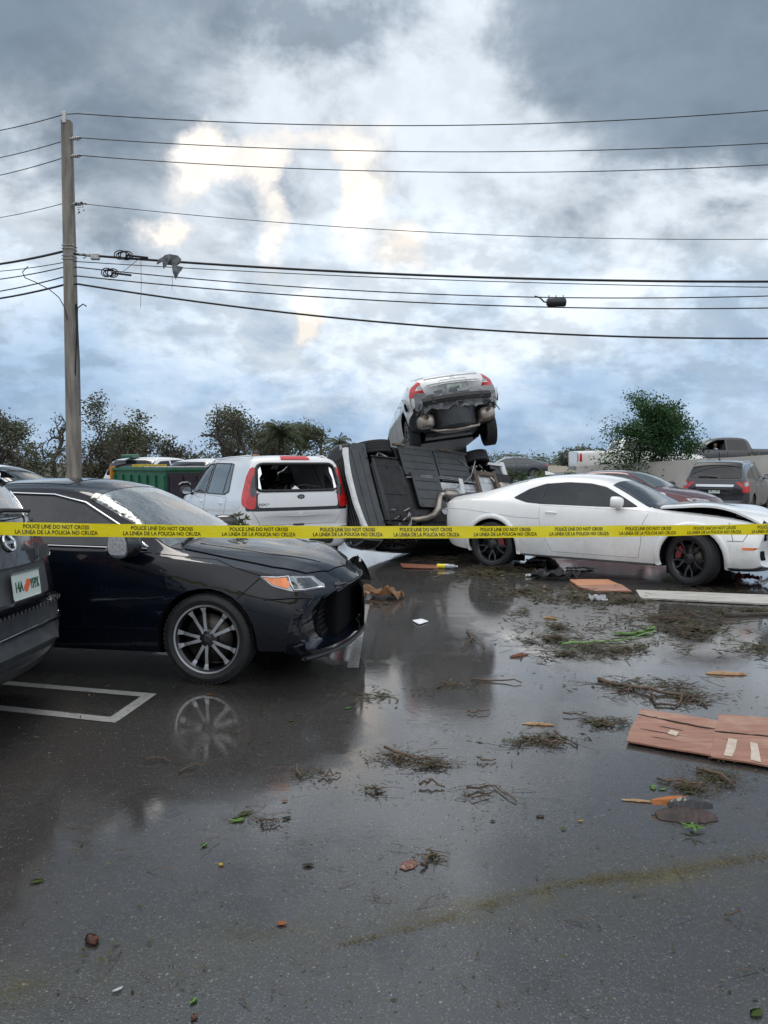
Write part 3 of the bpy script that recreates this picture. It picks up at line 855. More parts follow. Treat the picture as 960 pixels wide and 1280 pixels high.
# ---- black sedan in the foreground
def black_sedan():
    th = R(-10)
    rows = [(-2.42, .36, .60, .72, .90, .66, .97, .56, 1.00, 0, .28),
            (-2.34, .24, .76, .86, 1.00, .78, 1.07, .64, 1.10, 0, .24),
            (-2.05, .20, .84, .90, 1.04, .84, 1.12, .66, 1.15, 0, .10),
            (-1.70, .18, .86, .92, 1.03, .87, 1.16, .64, 1.21),
            (-1.30, .17, .87, .92, 1.01, .88, 1.27, .60, 1.34),
            (-.85, .17, .87, .92, .99, .885, 1.37, .585, 1.45),
            (-.30, .17, .87, .92, .975, .885, 1.41, .585, 1.49),
            (.15, .17, .87, .92, .965, .885, 1.40, .585, 1.485),
            (.42, .17, .87, .92, .955, .885, 1.36, .59, 1.445),
            (.78, .17, .87, .92, .945, .885, 1.19, .66, 1.255),
            (1.08, .17, .87, .92, .93, .88, 1.00, .745, 1.055),
            (1.18, .17, .87, .92, .92, .875, .96, .76, 1.01),
            (1.50, .18, .86, .92, .885, .86, .925, .70, .975),
            (1.85, .20, .83, .90, .84, .82, .875, .60, .925, 0, .08),
            (2.10, .20, .82, .89, .80, .80, .83, .52, .87, 0, .14),
            (2.29, .20, .79, .86, .72, .77, .755, .48, .79, 0, .20),
            (2.40, .22, .74, .81, .61, .72, .65, .44, .69, 0, .25)]
    loc = place((1.46, -.90), (-1.295, 5.50, 0), th)
    c = Car('sedan', 'black sedan with cracked windshield and chrome window trim, nearest car at the tape', 'car', rows, loc, th, M['camry'],
            (1.46, -1.365), .335, .375, yin=.60, sub=2, capc=.9)
    for sd_ in (-1, 1):
        dlo = [(-1.40, 1.075), (-1.18, 1.215), (-.80, 1.325), (-.30, 1.375), (.10, 1.365), (.38, 1.305), (.72, 1.135), (.98, .985), (.62, .985), (-.30, 1.005), (-1.0, 1.03)]
        rear = [(-1.36, 1.082), (-1.16, 1.20), (-.80, 1.308), (-.34, 1.355), (-.34, 1.012), (-1.0, 1.038)]
        fr = [(-.28, 1.358), (.10, 1.348), (.37, 1.29), (.70, 1.125), (.93, 1.0), (.62, .998), (-.28, 1.012)]
        # doors
        dr = [(1.02, .955), (.92, .72), (.90, .42), (.86, .26), (-.24, .26), (-.30, .60), (-.31, .965), (.4, .955)]
        c.panel('door', dr, 'Y', sd_, .003, seam=.007)
        dr2 = [(-.33, .965), (-.32, .60), (-.26, .26), (-.88, .26), (-1.00, .46), (-1.12, .64), (-1.22, .80), (-1.26, .985)]
        c.panel('door', dr2, 'Y', sd_, .003, seam=.007)
        c.panel('side_window', fr, 'Y', sd_, .004, M['glass'])
        c.panel('side_window', rear, 'Y', sd_, .004, M['glass'])
        c.strip('window_pillar', [(-.31, 1.375), (-.31, 1.0)], 'Y', sd_, .07, M['glossblk'], .003)
        c.trim('chrome_trim', dlo[:8], 'Y', sd_, .0095, M['chrome'], .006)
        c.trim('chrome_trim', [(.98, .975), (.62, .985), (-.30, 1.0), (-1.0, 1.024), (-1.42, 1.07)], 'Y', sd_, .0085, M['chrome'], .006)
        c.handle(-.12, .86, sd_); c.handle(-1.08, .88, sd_)
        c.mirror(.86, .985, sd_, M['glossblk'], w=.28, h=.19, d_=.13, glassm=M['paintedmirror'], out=.15, fold=R(-62))
        c.strip('sill_trim', [(-.9, .205), (.95, .205)], 'Y', sd_, .022, M['greypl'], .006)
        # headlight
        hl = [(1.850, .795), (1.940, .728), (2.070, .690), (2.260, .680), (2.250, .705), (2.170, .765), (2.010, .790)]
        h = c.panel('headlight', hl, 'Y', sd_, .006, M['clearl'], res=.04)
        c.panel('reflector', [(1.875, .785), (1.950, .735), (2.045, .708), (2.065, .735), (2.025, .778)], 'Y', sd_, .012, M['amber'], parent=h)
        c.panel('lens', [(2.080, .712), (2.090, .765), (2.160, .755), (2.220, .702), (2.180, .695)], 'Y', sd_, .012, M['lensdk'], parent=h)
        c.trim('lamp_bezel', [(1.865, .79), (2.035, .782), (2.068, .735), (2.090, .698), (2.250, .686)], 'Y', sd_, .005, M['chrome'], .014, parent=h)
        c.panel('side_vent', [(2.110, .56), (2.230, .55), (2.190, .36), (2.060, .40)], 'Y', sd_, .004, M['blackpl'])
        for k in range(6):
            z = .40 + k * .032
            c.trim('vent_slat', [(2.08 + k * .008, z), (2.215, z + .012)], 'Y', sd_, .006, M['glossblk'], .010)
        c.trim('bumper_crease', [(1.890, .64), (2.070, .645), (2.210, .635), (2.280, .61)], 'Y', sd_, .009, c.paint, .002)
        c.panel('bumper_blade', [(2.050, .29), (2.230, .345), (2.260, .31), (2.150, .235), (2.030, .25)], 'Y', sd_, .02, c.paint, skirt=.03)
        c.strip('fender_seam', [(1.850, .785), (1.70, .64)], 'Y', sd_, .006, M['well'], .002)
        c.strip('fender_seam', [(1.05, .95), (1.5, .905), (1.850, .80)], 'Y', sd_, .006, M['well'], .002)
        c.panel('tail_light', [(-2.02, .97), (-2.25, .97), (-2.26, .82), (-2.08, .84)], 'Y', sd_, .005, M['redl'])
    # windshield, hood, grille
    ws = [(.40, -.60), (.40, .60), (.70, .665), (1.12, .74), (1.17, .40), (1.18, 0), (1.17, -.40), (1.12, -.74), (.70, -.665)]
    w = c.panel('windshield', ws, 'Z', 1, .004, M['crackglass'], res=.06)
    c.panel('windshield_band', [(.40, -.60), (.40, .60), (.445, .61), (.455, .3), (.46, 0), (.455, -.3), (.445, -.61)], 'Z', 1, .0065, M['glossblk'], skirt=.002, parent=w)
    def lift(x, y):
        # crumpled on the far side
        k = max(0, min(1, (y - .05) / .55)); q = max(0, min(1, (x - 1.25) / .5))
        return k * q * (.018 + .045 * abs(sin(x * 9 + y * 5)) * (x - 1.1)) + .004
    hood = [(1.22, -.70), (1.20, 0), (1.22, .70), (1.55, .70), (1.9, .66), (2.12, .56), (2.24, .34), (2.29, 0), (2.24, -.34), (2.12, -.56), (1.9, -.66), (1.55, -.70)]
    c.panel('hood', hood, 'Z', 1, .004, c.paint, lift=lift, skirt=.02, res=.05, seam=.006)
    for sg in (-1, 1):
        c.trim('hood_crease', [(1.26, sg * .50), (1.8, sg * .44), (2.15, sg * .26)], 'Z', 1, .012, c.paint, .006, flat=.6)
    c.panel('cowl', [(1.12, -.74), (1.19, -.35), (1.20, 0), (1.19, .35), (1.12, .74), (1.20, .72), (1.25, 0), (1.20, -.72)], 'Z', 1, .003, M['blackpl'])
    for y0, y1, xx in ((-.66, -.08, 1.15), (-.02, .60, 1.15)):
        c.trim('wiper', [(xx + .03, y0), (xx - .02, (y0 + y1) / 2), (xx - .07, y1)], 'Z', 1, .010, M['rubber'], .02)
    g = c.panel('grille', [(-.42, .70), (.42, .70), (.46, .60), (.34, .57), (-.34, .57), (-.46, .60)], 'X', 1, .006, M['glossblk'])
    for k in range(4):
        z = .59 + k * .03; c.trim('grille_slat', [(-.42, z), (0, z), (.42, z)], 'X', 1, .007, M['greypl'], .012, parent=g)
    lg = c.panel('lower_grille', [(-.36, .54), (.42, .54), (.50, .32), (.44, .27), (-.40, .27), (-.44, .32)], 'X', 1, .008, M['meshblk'])
    for k in range(5):
        z = .29 + k * .042; c.trim('grille_slat', [(-.38, z), (0, z), (.42, z)], 'X', 1, .008, M['blackpl'], .012, parent=lg)
    # front lip pulled forward, and the bumper cover torn open on the far side
    bm = bmesh.new()
    P = []
    for k in range(15):
        y = lerp(-.80, .84, k / 14); t = y / .85
        x = 2.36 - .24 * abs(t) ** 2.4 + .02 + (max(0, y + .1)) * .03
        P.append(Vector((x, y, .20 + .0 * y)))
    tube(bm, P, .028, 8, flat=.5)
    obj('front_lip', bm, M['blackpl'], c.root, smooth=50)
    bm = bmesh.new(); rings = []
    for k in range(13):
        t = k / 12; y = lerp(.28, .86, t); xb = 2.34 - .22 * abs(y / .9) ** 2.2 + .03 + .03 * t
        top = .60 - .06 * t + .012 * sin(k * 2.1)
        rings.append([bm.verts.new((xb - .015 + .03 * sin(k * 1.7) * t, y, top)), bm.verts.new((xb + .02, y, top - .05)), bm.verts.new((xb + .035, y, .36)), bm.verts.new((xb + .03, y, .20)), bm.verts.new((xb - .05, y, .17))])
    for A, B in zip(rings, rings[1:]):
        for j in range(4): bm.faces.new((A[j], A[j + 1], B[j + 1], B[j]))
    bmesh.ops.solidify(bm, geom=bm.faces[:], thickness=.006)
    obj('torn_bumper_cover', bm, M['meshblk'], c.root, smooth=40, label='torn black bumper cover hanging off the nose')
    bm = bmesh.new(); box(bm, (2.10, .30, .42), (.34, 1.0, .40), bev=.04); obj('bumper_core', bm, M['meshblk'], c.root)
    # antenna fin
    bm = bmesh.new(); prism(bm, [(-.80, 1.485), (-.66, 1.485), (-.77, 1.545), (-.81, 1.55)], -.02, .02, 'Y'); fixn(bm)
    obj('roof_fin', bm, c.paint, c.root)
    c.panel('sunroof', [(-.55, -.42), (-.55, .42), (.12, .44), (.12, -.44)], 'Z', 1, .004, M['glass'])
    c.panel('rear_window', [(-1.75, -.62), (-1.75, .62), (-1.02, .56), (-1.02, -.56)], 'Z', 1, .004, M['glass'])
    c.flat('number_plate', rectp(.31, .155), (-2.45, 0, .72), (0, -1, 0), (0, 0, 1), .004, M['platew'])
    c.finish()
    for x in (1.46, -1.365):
        for sd_ in (-1, 1):
            c.wheel(x, sd_, .895, 'twin5', .250, .225)
    return c
M['meshblk'] = pmat('rough_black_mesh', (.008, .008, .009), .85, bump=.8, bscale=160, spec=.1)
# wet mirror glass, its bright sky reflection painted pale into the base colour
def paintedmirror():
    m, t, b = mat_base('painted_sky_mirror')
    tc = t.new('ShaderNodeTexCoord').outputs['Object']; n = t.noise(tc, 60, 5, .7)
    t.l.new(t.mix(t.mapr(n.outputs[0], .4, .6), (.42, .44, .46), (.72, .74, .76)), b.inputs['Base Color'])
    b.inputs['Metallic'].default_value = .35; b.inputs['Roughness'].default_value = .30
    bp = t.new('ShaderNodeBump', {'Height': n.outputs[0], 'Strength': .5, 'Distance': .02}); t.l.new(bp.outputs[0], b.inputs['Normal'])
    return m
M['paintedmirror'] = paintedmirror()
def crackglass():
    m, t, b = mat_base('cracked_wet_glass')
    tc = t.new('ShaderNodeTexCoord').outputs['Object']
    v1 = t.vor(t.mapping(tc, scale=(1, 1.4, 1)), 7.0, 'DISTANCE_TO_EDGE')
    v2 = t.vor(tc, 26.0, 'DISTANCE_TO_EDGE'); v3 = t.vor(tc, 70.0, 'DISTANCE_TO_EDGE')
    n = t.noise(tc, 2.6, 5, .6); s = t.new('ShaderNodeSeparateXYZ', {0: tc})
    near = t.math('MULTIPLY', t.mapr(s.outputs[0], .42, .85, 1.0, 0.0), t.mapr(n.outputs[0], .36, .58))   # smashed along the top edge
    cr1 = t.mapr(v1.outputs['Distance'], .0, .010, 1, 0)
    cr2 = t.math('MULTIPLY', t.mapr(v2.outputs['Distance'], .0, .05, 1, 0), near)
    cr3 = t.math('MULTIPLY', t.mapr(v3.outputs['Distance'], .0, .12, 1, 0), t.mapr(near, .35, .7))
    st = t.noise(t.mapping(tc, scale=(2, 24, 10)), 1.0, 5, .7)
    cr = t.math('MAXIMUM', t.math('MULTIPLY', cr1, .45), t.math('MAXIMUM', cr2, cr3), clamp=True)
    base = t.mix(t.math('MULTIPLY', t.mapr(st.outputs[0], .4, .7), .35), (.018, .024, .026), (.16, .18, .18))
    base = t.mix(cr, base, (.42, .52, .50))
    t.l.new(base, b.inputs['Base Color'])
    b.inputs['Roughness'].default_value = .10; b.inputs['IOR'].default_value = 1.55
    b.inputs['Coat Weight'].default_value = 1.0; b.inputs['Coat Roughness'].default_value = .04; b.inputs['Coat IOR'].default_value = 1.55
    h = t.math('ADD', t.math('MULTIPLY', n.outputs[0], 1.2), t.math('MULTIPLY', cr, .05))
    bp = t.new('ShaderNodeBump', {'Height': h, 'Strength': .16, 'Distance': .05})
    t.l.new(bp.outputs[0], b.inputs['Normal']); t.l.new(bp.outputs[0], b.inputs['Coat Normal'])
    return m
M['crackglass'] = crackglass()
black_sedan()

def number_plate(c, org, xdir, ydir, text, kind='fl', dots=True, frame=None):
    X = Vector(xdir).normalized(); Y = Vector(ydir).normalized(); N = X.cross(Y)
    p = c.flat('number_plate', rectp(.305, .152, .012), org, X, Y, .004, M['platew'])
    o = Vector(org) + N * .0045
    if frame:
        for a, b, w_, h_ in ((0, .080, .32, .010), (0, -.082, .32, .012)):
            c.flat('plate_frame', rectp(w_, h_), o + X * a + Y * b, X, Y, .006, frame, parent=p)
    c.lettering(text[0], .060, o + X * -.090 - Y * .030, X, Y, M['plateg'], p, sx=.62, bold=.012, th=.002)
    c.lettering(text[1], .060, o + X * .086 - Y * .030, X, Y, M['plateg'], p, sx=.50, bold=.012, th=.002)
    for a, b, r in ((-.012, -.016, .024), (.012, .010, .024)) if dots else ():
        pts = [(r * cos(2 * pi * k / 14), r * sin(2 * pi * k / 14)) for k in range(14)]
        c.flat('orange_emblem', pts, o + X * a + Y * b + N * (.001 + a * .02), X, Y, .002, M['orange'], parent=p)
    return p

# ---- dark grey crossover at the left edge
def grey_suv():
    th = R(176.5)
    rows = [(-2.33, .40, .62, .76, .70, .78, .74, .68, .78, 0, .22),
            (-2.29, .32, .76, .87, .84, .85, .90, .74, .95, 0, .28),
            (-2.22, .30, .82, .91, 1.06, .86, 1.14, .74, 1.18, 0, .28),
            (-2.10, .28, .84, .92, 1.14, .86, 1.30, .69, 1.35, 0, .26),
            (-1.90, .26, .86, .92, 1.17, .87, 1.50, .65, 1.55, 0, .20),
            (-1.72, .26, .86, .92, 1.17, .88, 1.60, .62, 1.655, 0, .08),
            (-1.2, .25, .86, .92, 1.15, .89, 1.66, .62, 1.71),
            (-.4, .24, .86, .92, 1.10, .89, 1.68, .62, 1.74),
            (.3, .24, .86, .92, 1.07, .89, 1.64, .62, 1.70),
            (.75, .22, .86, .92, 1.05, .89, 1.42, .66, 1.48),
            (1.15, .22, .86, .92, 1.03, .88, 1.12, .74, 1.18),
            (1.35, .22, .85, .91, 1.0, .86, 1.06, .72, 1.11),
            (1.9, .24, .82, .89, .94, .80, .99, .6, 1.02, 0, .15),
            (2.20, .26, .78, .84, .78, .74, .82, .5, .86, 0, .35),
            (2.30, .30, .70, .76, .60, .66, .64, .45, .68, 0, .4)]
    loc = place((-2.28, 0), (-2.18, 4.55, 0), th)
    c = Car('crossover', 'dark grey crossover seen from its rear corner, cut off by the left edge', 'car', rows, loc, th, M['suvp'],
            (1.40, -1.31), .36, .41, yin=.60, lowz=.42)
    # hatch glass, spoiler
    gl = rounded([(-.68, 1.27), (.68, 1.27), (.60, 1.575), (-.60, 1.575)], .07)
    c.panel('rear_window', gl, 'X', -1, .004, M['wetrear'], seam=.012)
    c.panel('spoiler', [(-1.86, -.60), (-1.86, .60), (-1.62, .62), (-1.62, -.62)], 'Z', 1, .03, c.paint, skirt=.03)
    c.trim('wiper', [(-.50, 1.285), (-.1, 1.31), (.30, 1.30)], 'X', -1, .016, M['rubber'], .03)
    # tailgate with its seams and the handle bar over the plate
    tg = [(-.76, 1.23), (-.80, 1.0), (-.78, .80), (-.70, .74), (.70, .74), (.78, .80), (.80, 1.0), (.76, 1.23)]
    t = c.panel('tailgate', tg, 'X', -1, .004, seam=.008)
    c.panel('plate_recess', rounded([(-.36, .80), (.36, .80), (.42, 1.0), (-.42, 1.0)], .03), 'X', -1, .006, M['greypl'], skirt=.004, parent=t)
    c.panel('handle_bar', rounded([(-.56, 1.0), (.56, 1.0), (.54, 1.075), (-.54, 1.075)], .03), 'X', -1, .035, M['suvp'], skirt=.035, parent=t)
    def P(y, z, off=.03):
        p, n = c.hit(y, z, 'X', -1); return p + n * off, n
    p, n = P(0, .885, .030)
    number_plate(c, p, (0, -1, 0), (.10, 0, 1), ('14A', 'YFPX'), frame=M['chrome'])
    # ring and bar emblem
    p, n = P(0, 1.14, .014); bm = bmesh.new()
    up = Vector((0, 0, 1)); sx = Vector((0, 1, 0))
    vv = up - n * up.dot(n); vv.normalize()
    pts = [p + sx * .052 * cos(2 * pi * k / 28) + vv * .052 * sin(2 * pi * k / 28) for k in range(29)]
    tube(bm, pts, .0085, 8, cap=False)
    box(bm, p, (.012, .135, .018)); fixn(bm)
    obj('emblem', bm, M['chrome'], c.root, smooth=40)
    # bumper
    c.panel('bumper', [(-.84, .66), (-.80, .50), (-.6, .42), (.6, .42), (.80, .50), (.84, .66)], 'X', -1, .035, M['greypl'], skirt=.035)
    c.trim('chrome_strip', [(-.84, .56), (-.5, .535), (0, .53), (.5, .535), (.84, .56)], 'X', -1, .013, M['chrome'], .045, flat=1.4)
    s_ = c.panel('step_pad', [(-.84, .705), (-.82, .665), (.82, .665), (.84, .705)], 'X', -1, .042, M['suvp'], skirt=.04)
    for k in range(34):
        y = -.80 + k * 1.6 / 33
        p, n = P(y, .685, .045)
        bm = bmesh.new(); box(bm, p, (.004, .010, .022)); obj('step_rib', bm, M['steel'], s_)
    for sd_ in (-1, 1):
        c.panel('tail_light', rounded([(-2.22, 1.13), (-2.20, .96), (-1.96, .98), (-1.84, 1.10)], .03), 'Y', sd_, .006, M['redd'])
        c.trim('chrome_trim', [(-2.20, 1.17), (-2.08, 1.27), (-1.9, 1.42)], 'Y', sd_, .008, M['chrome'], .006)
        c.panel('side_window', [(-1.84, 1.22), (-1.68, 1.52), (-.2, 1.60), (.45, 1.52), (.95, 1.12), (.3, 1.08), (-1.0, 1.10)], 'Y', sd_, .004, M['glass'])
        c.panel('door', [(-.10, 1.05), (-.10, .35), (-1.0, .35), (-1.25, .8), (-1.30, 1.07)], 'Y', sd_, .003, seam=.007)
        c.panel('door', [(.95, 1.02), (.95, .35), (-.08, .35), (-.08, 1.05)], 'Y', sd_, .003, seam=.007)
        c.handle(-.98, .93, sd_); c.handle(.02, .93, sd_)
        c.mirror(.80, 1.08, sd_, M['suvp'])
        bm = bmesh.new(); tube(bm, [c.hit(x, sd_ * .60, 'Z', 1)[0] + Vector((0, 0, .045 if -1.5 < x < .2 else .005)) for x in (-1.6, -1.45, -.6, .15, .3)], .015, 8)
        obj('roof_rail', bm, M['blackpl'], c.root)
    c.panel('windshield', [(.42, -.60), (.42, .60), (1.2, .70), (1.25, 0), (1.2, -.70)], 'Z', 1, .004, M['glass'])
    c.finish()
    for x in (1.40, -1.31):
        for sd_ in (-1, 1): c.wheel(x, sd_, .90, 'ten', .235, .23)
def wetrear():
    m, t, b = mat_base('wet_rear_glass')
    tc = t.new('ShaderNodeTexCoord').outputs['Object']
    v = t.vor(tc, 60.0); n = t.noise(tc, 2.0, 4)
    t.l.new(t.mix(t.mapr(n.outputs[0], .4, .6), (.07, .08, .085), (.22, .24, .25)), b.inputs['Base Color'])
    b.inputs['Roughness'].default_value = .16; b.inputs['Coat Weight'].default_value = 1; b.inputs['Coat IOR'].default_value = 1.7; b.inputs['Coat Roughness'].default_value = .08
    bp = t.new('ShaderNodeBump', {'Height': t.mapr(v.outputs['Distance'], .1, .4, 1, 0), 'Strength': .3, 'Distance': .004})
    t.l.new(bp.outputs[0], b.inputs['Coat Normal'])
    return m
M['wetrear'] = wetrear()
grey_suv()

# ---- white coupe with a buckled hood
def white_coupe():
    th = R(-37)
    rows = [(-2.42, .42, .62, .76, .92, .74, .97, .58, 1.00, 0, .10),
            (-2.36, .28, .80, .90, 1.00, .86, 1.05, .66, 1.07, 0, .10),
            (-2.10, .22, .86, .945, 1.03, .88, 1.09, .64, 1.115, 0, .05),
            (-1.75, .20, .88, .955, 1.035, .89, 1.14, .60, 1.17),
            (-1.35, .20, .88, .955, 1.03, .895, 1.25, .565, 1.31),
            (-.90, .20, .88, .945, 1.01, .90, 1.345, .56, 1.41),
            (-.40, .20, .88, .935, .99, .90, 1.38, .565, 1.45),
            (.05, .20, .88, .935, .98, .90, 1.365, .57, 1.435),
            (.32, .20, .88, .935, .975, .895, 1.31, .585, 1.38),
            (.62, .20, .88, .935, .97, .89, 1.17, .65, 1.22),
            (.92, .20, .88, .94, .96, .88, 1.00, .74, 1.04),
            (1.05, .20, .88, .945, .955, .875, .98, .74, 1.01),
            (1.5, .20, .88, .955, .93, .87, .955, .70, .99),
            (2.0, .21, .86, .945, .90, .85, .92, .66, .95, 0, .06),
            (2.32, .22, .82, .90, .84, .80, .87, .62, .895, 0, .12),
            (2.46, .24, .78, .86, .78, .77, .81, .6, .83, 0, .16),
            (2.52, .28, .74, .82, .70, .74, .73, .58, .75, 0, .18)]
    fz = 9.98
    loc = place((1.54, -.945), (.401 * fz, fz, 0), th)
    def hf(bm):     # the engine bay shows under the lifted hood
        for f in bm.faces:
            p = f.calc_center_median()
            if 1.08 < p.x < 2.36 and abs(p.y) < .72 and p.z > .86 and f.normal.z > .5: f.material_index = 1
    c = Car('coupe', 'white two-door coupe with buckled hood and dark five-spoke wheels', 'car', rows, loc, th, M['white'],
            (1.54, -1.41), .355, .405, yin=.60, hull_fn=hf)
    for sd_ in (-1, 1):
        dlo = rounded([(-1.10, 1.085), (-.90, 1.215), (-.66, 1.295), (-.30, 1.325), (.05, 1.312), (.28, 1.265), (.58, 1.12), (.80, 1.005), (.30, 1.0), (-.62, 1.01), (-.86, 1.025)], .03)
        c.panel('side_window', dlo, 'Y', sd_, .004, M['glass'], seam=.010)
        c.strip('window_pillar', [(-.62, 1.30), (-.64, 1.02)], 'Y', sd_, .03, M['glossblk'], .008)
        door = [(.98, .96), (.90, .80), (.88, .50), (.84, .32), (-.42, .32), (-.58, .60), (-.62, .80), (-.63, .99), (.2, .97)]
        c.panel('door', door, 'Y', sd_, .003, seam=.008)
        c.handle(-.44, .885, sd_)
        c.mirror(.52, 1.03, sd_, M['white'], w=.21, h=.165, d_=.12, out=.13)
        c.strip('fender_line', [(-2.36, .885), (-1.9, .885), (-1.0, .80), (.9, .77)], 'Y', sd_, .008, M['greyedge'], .0015)
        for x in (1.54, -1.41):
            bm = bmesh.new(); pts = []
            for k in range(25):
                a = R(lerp(-14, 194, k / 24)); q = c.hit(x + .445 * cos(a), .355 + .445 * sin(a), 'Y', sd_)
                pts.append(q[0])
            tube(bm, pts, .042, 8, flat=.5)
            obj('fender_flare', bm, c.paint, c.root, smooth=60)
        c.strip('body_seam', [(-2.33, 1.03), (-2.30, .92), (-2.30, .60)], 'Y', sd_, .007, M['well'], .002)
        c.panel('side_marker', rectp(.16, .025) and [(2.16, .515), (2.34, .515), (2.33, .545), (2.15, .545)], 'Y', sd_, .006, M['amber'])
        c.strip('body_seam', [(1.98, .62), (2.16, .62), (2.26, .82)], 'Y', sd_, .007, M['well'], .002)
        c.strip('body_seam', [(2.05, .62), (1.98, .85)], 'Y', sd_, .007, M['well'], .002)
        c.panel('sill_skirt', [(-.95, .25), (-.95, .205), (1.05, .205), (1.05, .25)], 'Y', sd_, .02, M['blackpl'], skirt=.02)
        c.panel('tail_light', [(-2.50, .93), (-2.36, .93), (-2.36, .80), (-2.50, .80)], 'Y', sd_, .004, M['redl'])
        c.panel('front_splitter', [(1.98, .27), (2.46, .27), (2.46, .215), (1.96, .215)], 'Y', sd_, .02, M['blackpl'], skirt=.02)
        c.panel('lower_intake', rounded([(sd_ * .52, .36), (sd_ * .76, .38), (sd_ * .76, .50), (sd_ * .52, .48)], .03), 'X', 1, .004, M['well'])
    c.panel('windshield', [(.36, -.57), (.36, .57), (.62, .64), (.94, .74), (1.01, .4), (1.03, 0), (1.01, -.4), (.94, -.74), (.62, -.64)], 'Z', 1, .004, M['glass'], seam=.01)
    c.panel('rear_window', [(-1.62, -.56), (-1.62, .56), (-1.02, .52), (-1.02, -.52)], 'Z', 1, .004, M['glass'])
    c.panel('cowl', [(.97, -.72), (1.05, 0), (.97, .72), (1.10, .72), (1.13, 0), (1.10, -.72)], 'Z', 1, .012, M['blackpl'])
    g = c.panel('grille', rounded([(-.70, .62), (.70, .62), (.72, .76), (-.72, .76)], .05), 'X', 1, .006, M['well'])
    for k in range(4):
        for sd_ in (-1,):
            pass
    for y in (-.60, -.40, .40, .60):
        p, n = c.hit(y, .69, 'X', 1); bm = bmesh.new()
        lathe(bm, [(0, 0), (.055, 0), (.06, .012), (.05, .016), (0, .012)], 20, axis='X')
        for v in bm.verts: v.co += p
        fixn(bm); obj('headlight', bm, M['clearl'], c.root)
    # hood: a sheet lifted and buckled
    def lift(x, y):
        e = max(0, (-y) / .78)
        q = max(0, min(1, (x - 1.02) / 1.3))
        return .025 + .10 * sin(q * pi * .80) * (.55 + .45 * e) + .018 * sin(x * 6 + y * 3) * q - .05 * max(0, q - .8) / .2 * .4
    hood = [(1.08, -.74), (1.12, 0), (1.08, .74), (1.6, .78), (2.1, .78), (2.40, .70), (2.48, .35), (2.50, 0), (2.48, -.35), (2.40, -.70), (2.1, -.79), (1.6, -.79)]
    c.panel('hood', hood, 'Z', 1, .004, c.paint, lift=lift, skirt=.028, res=.06, label='white hood buckled and lifted off the fender')
    bm = bmesh.new()
    for x, y, s_ in ((1.35, -.45, .3), (1.75, -.3, .34), (1.6, .3, .3), (2.1, -.45, .2)):
        box(bm, (x, y, .90), (s_, .3, .09), bev=.02)
    obj('engine_cover', bm, M['greypl'], c.root)
    bm = bmesh.new(); prism(bm, [(-.95, 1.42), (-.80, 1.435), (-.93, 1.475), (-.965, 1.48)], -.02, .02, 'Y'); fixn(bm)
    obj('roof_fin', bm, c.paint, c.root)
    c.panel('hood_scoop', rounded([(2.0, -.42), (2.18, -.42), (2.18, -.30), (2.0, -.30)], .02), 'Z', 1, .13, M['well'], skirt=.004) if False else None
    # rear deck spoiler and bumper
    c.panel('deck_spoiler', [(-2.44, -.74), (-2.44, .74), (-2.26, .76), (-2.26, -.76)], 'Z', 1, .03, M['fabric'], skirt=.03)
    c.panel('rear_light_bar', rounded([(-.78, .80), (.78, .80), (.76, .92), (-.76, .92)], .03), 'X', -1, .005, M['redd'])
    c.finish()
    for x in (1.54, -1.41):
        for sd_ in (-1, 1):
            c.wheel(x, sd_, .95, 'split5', .262, .25, steer=R(-22) if x > 0 else 0, cal=(M['redcal'], R(155) if x > 0 else R(20)), low=True)
M['greyedge'] = pmat('grey_edge_line', (.40, .41, .42), .4)
white_coupe()

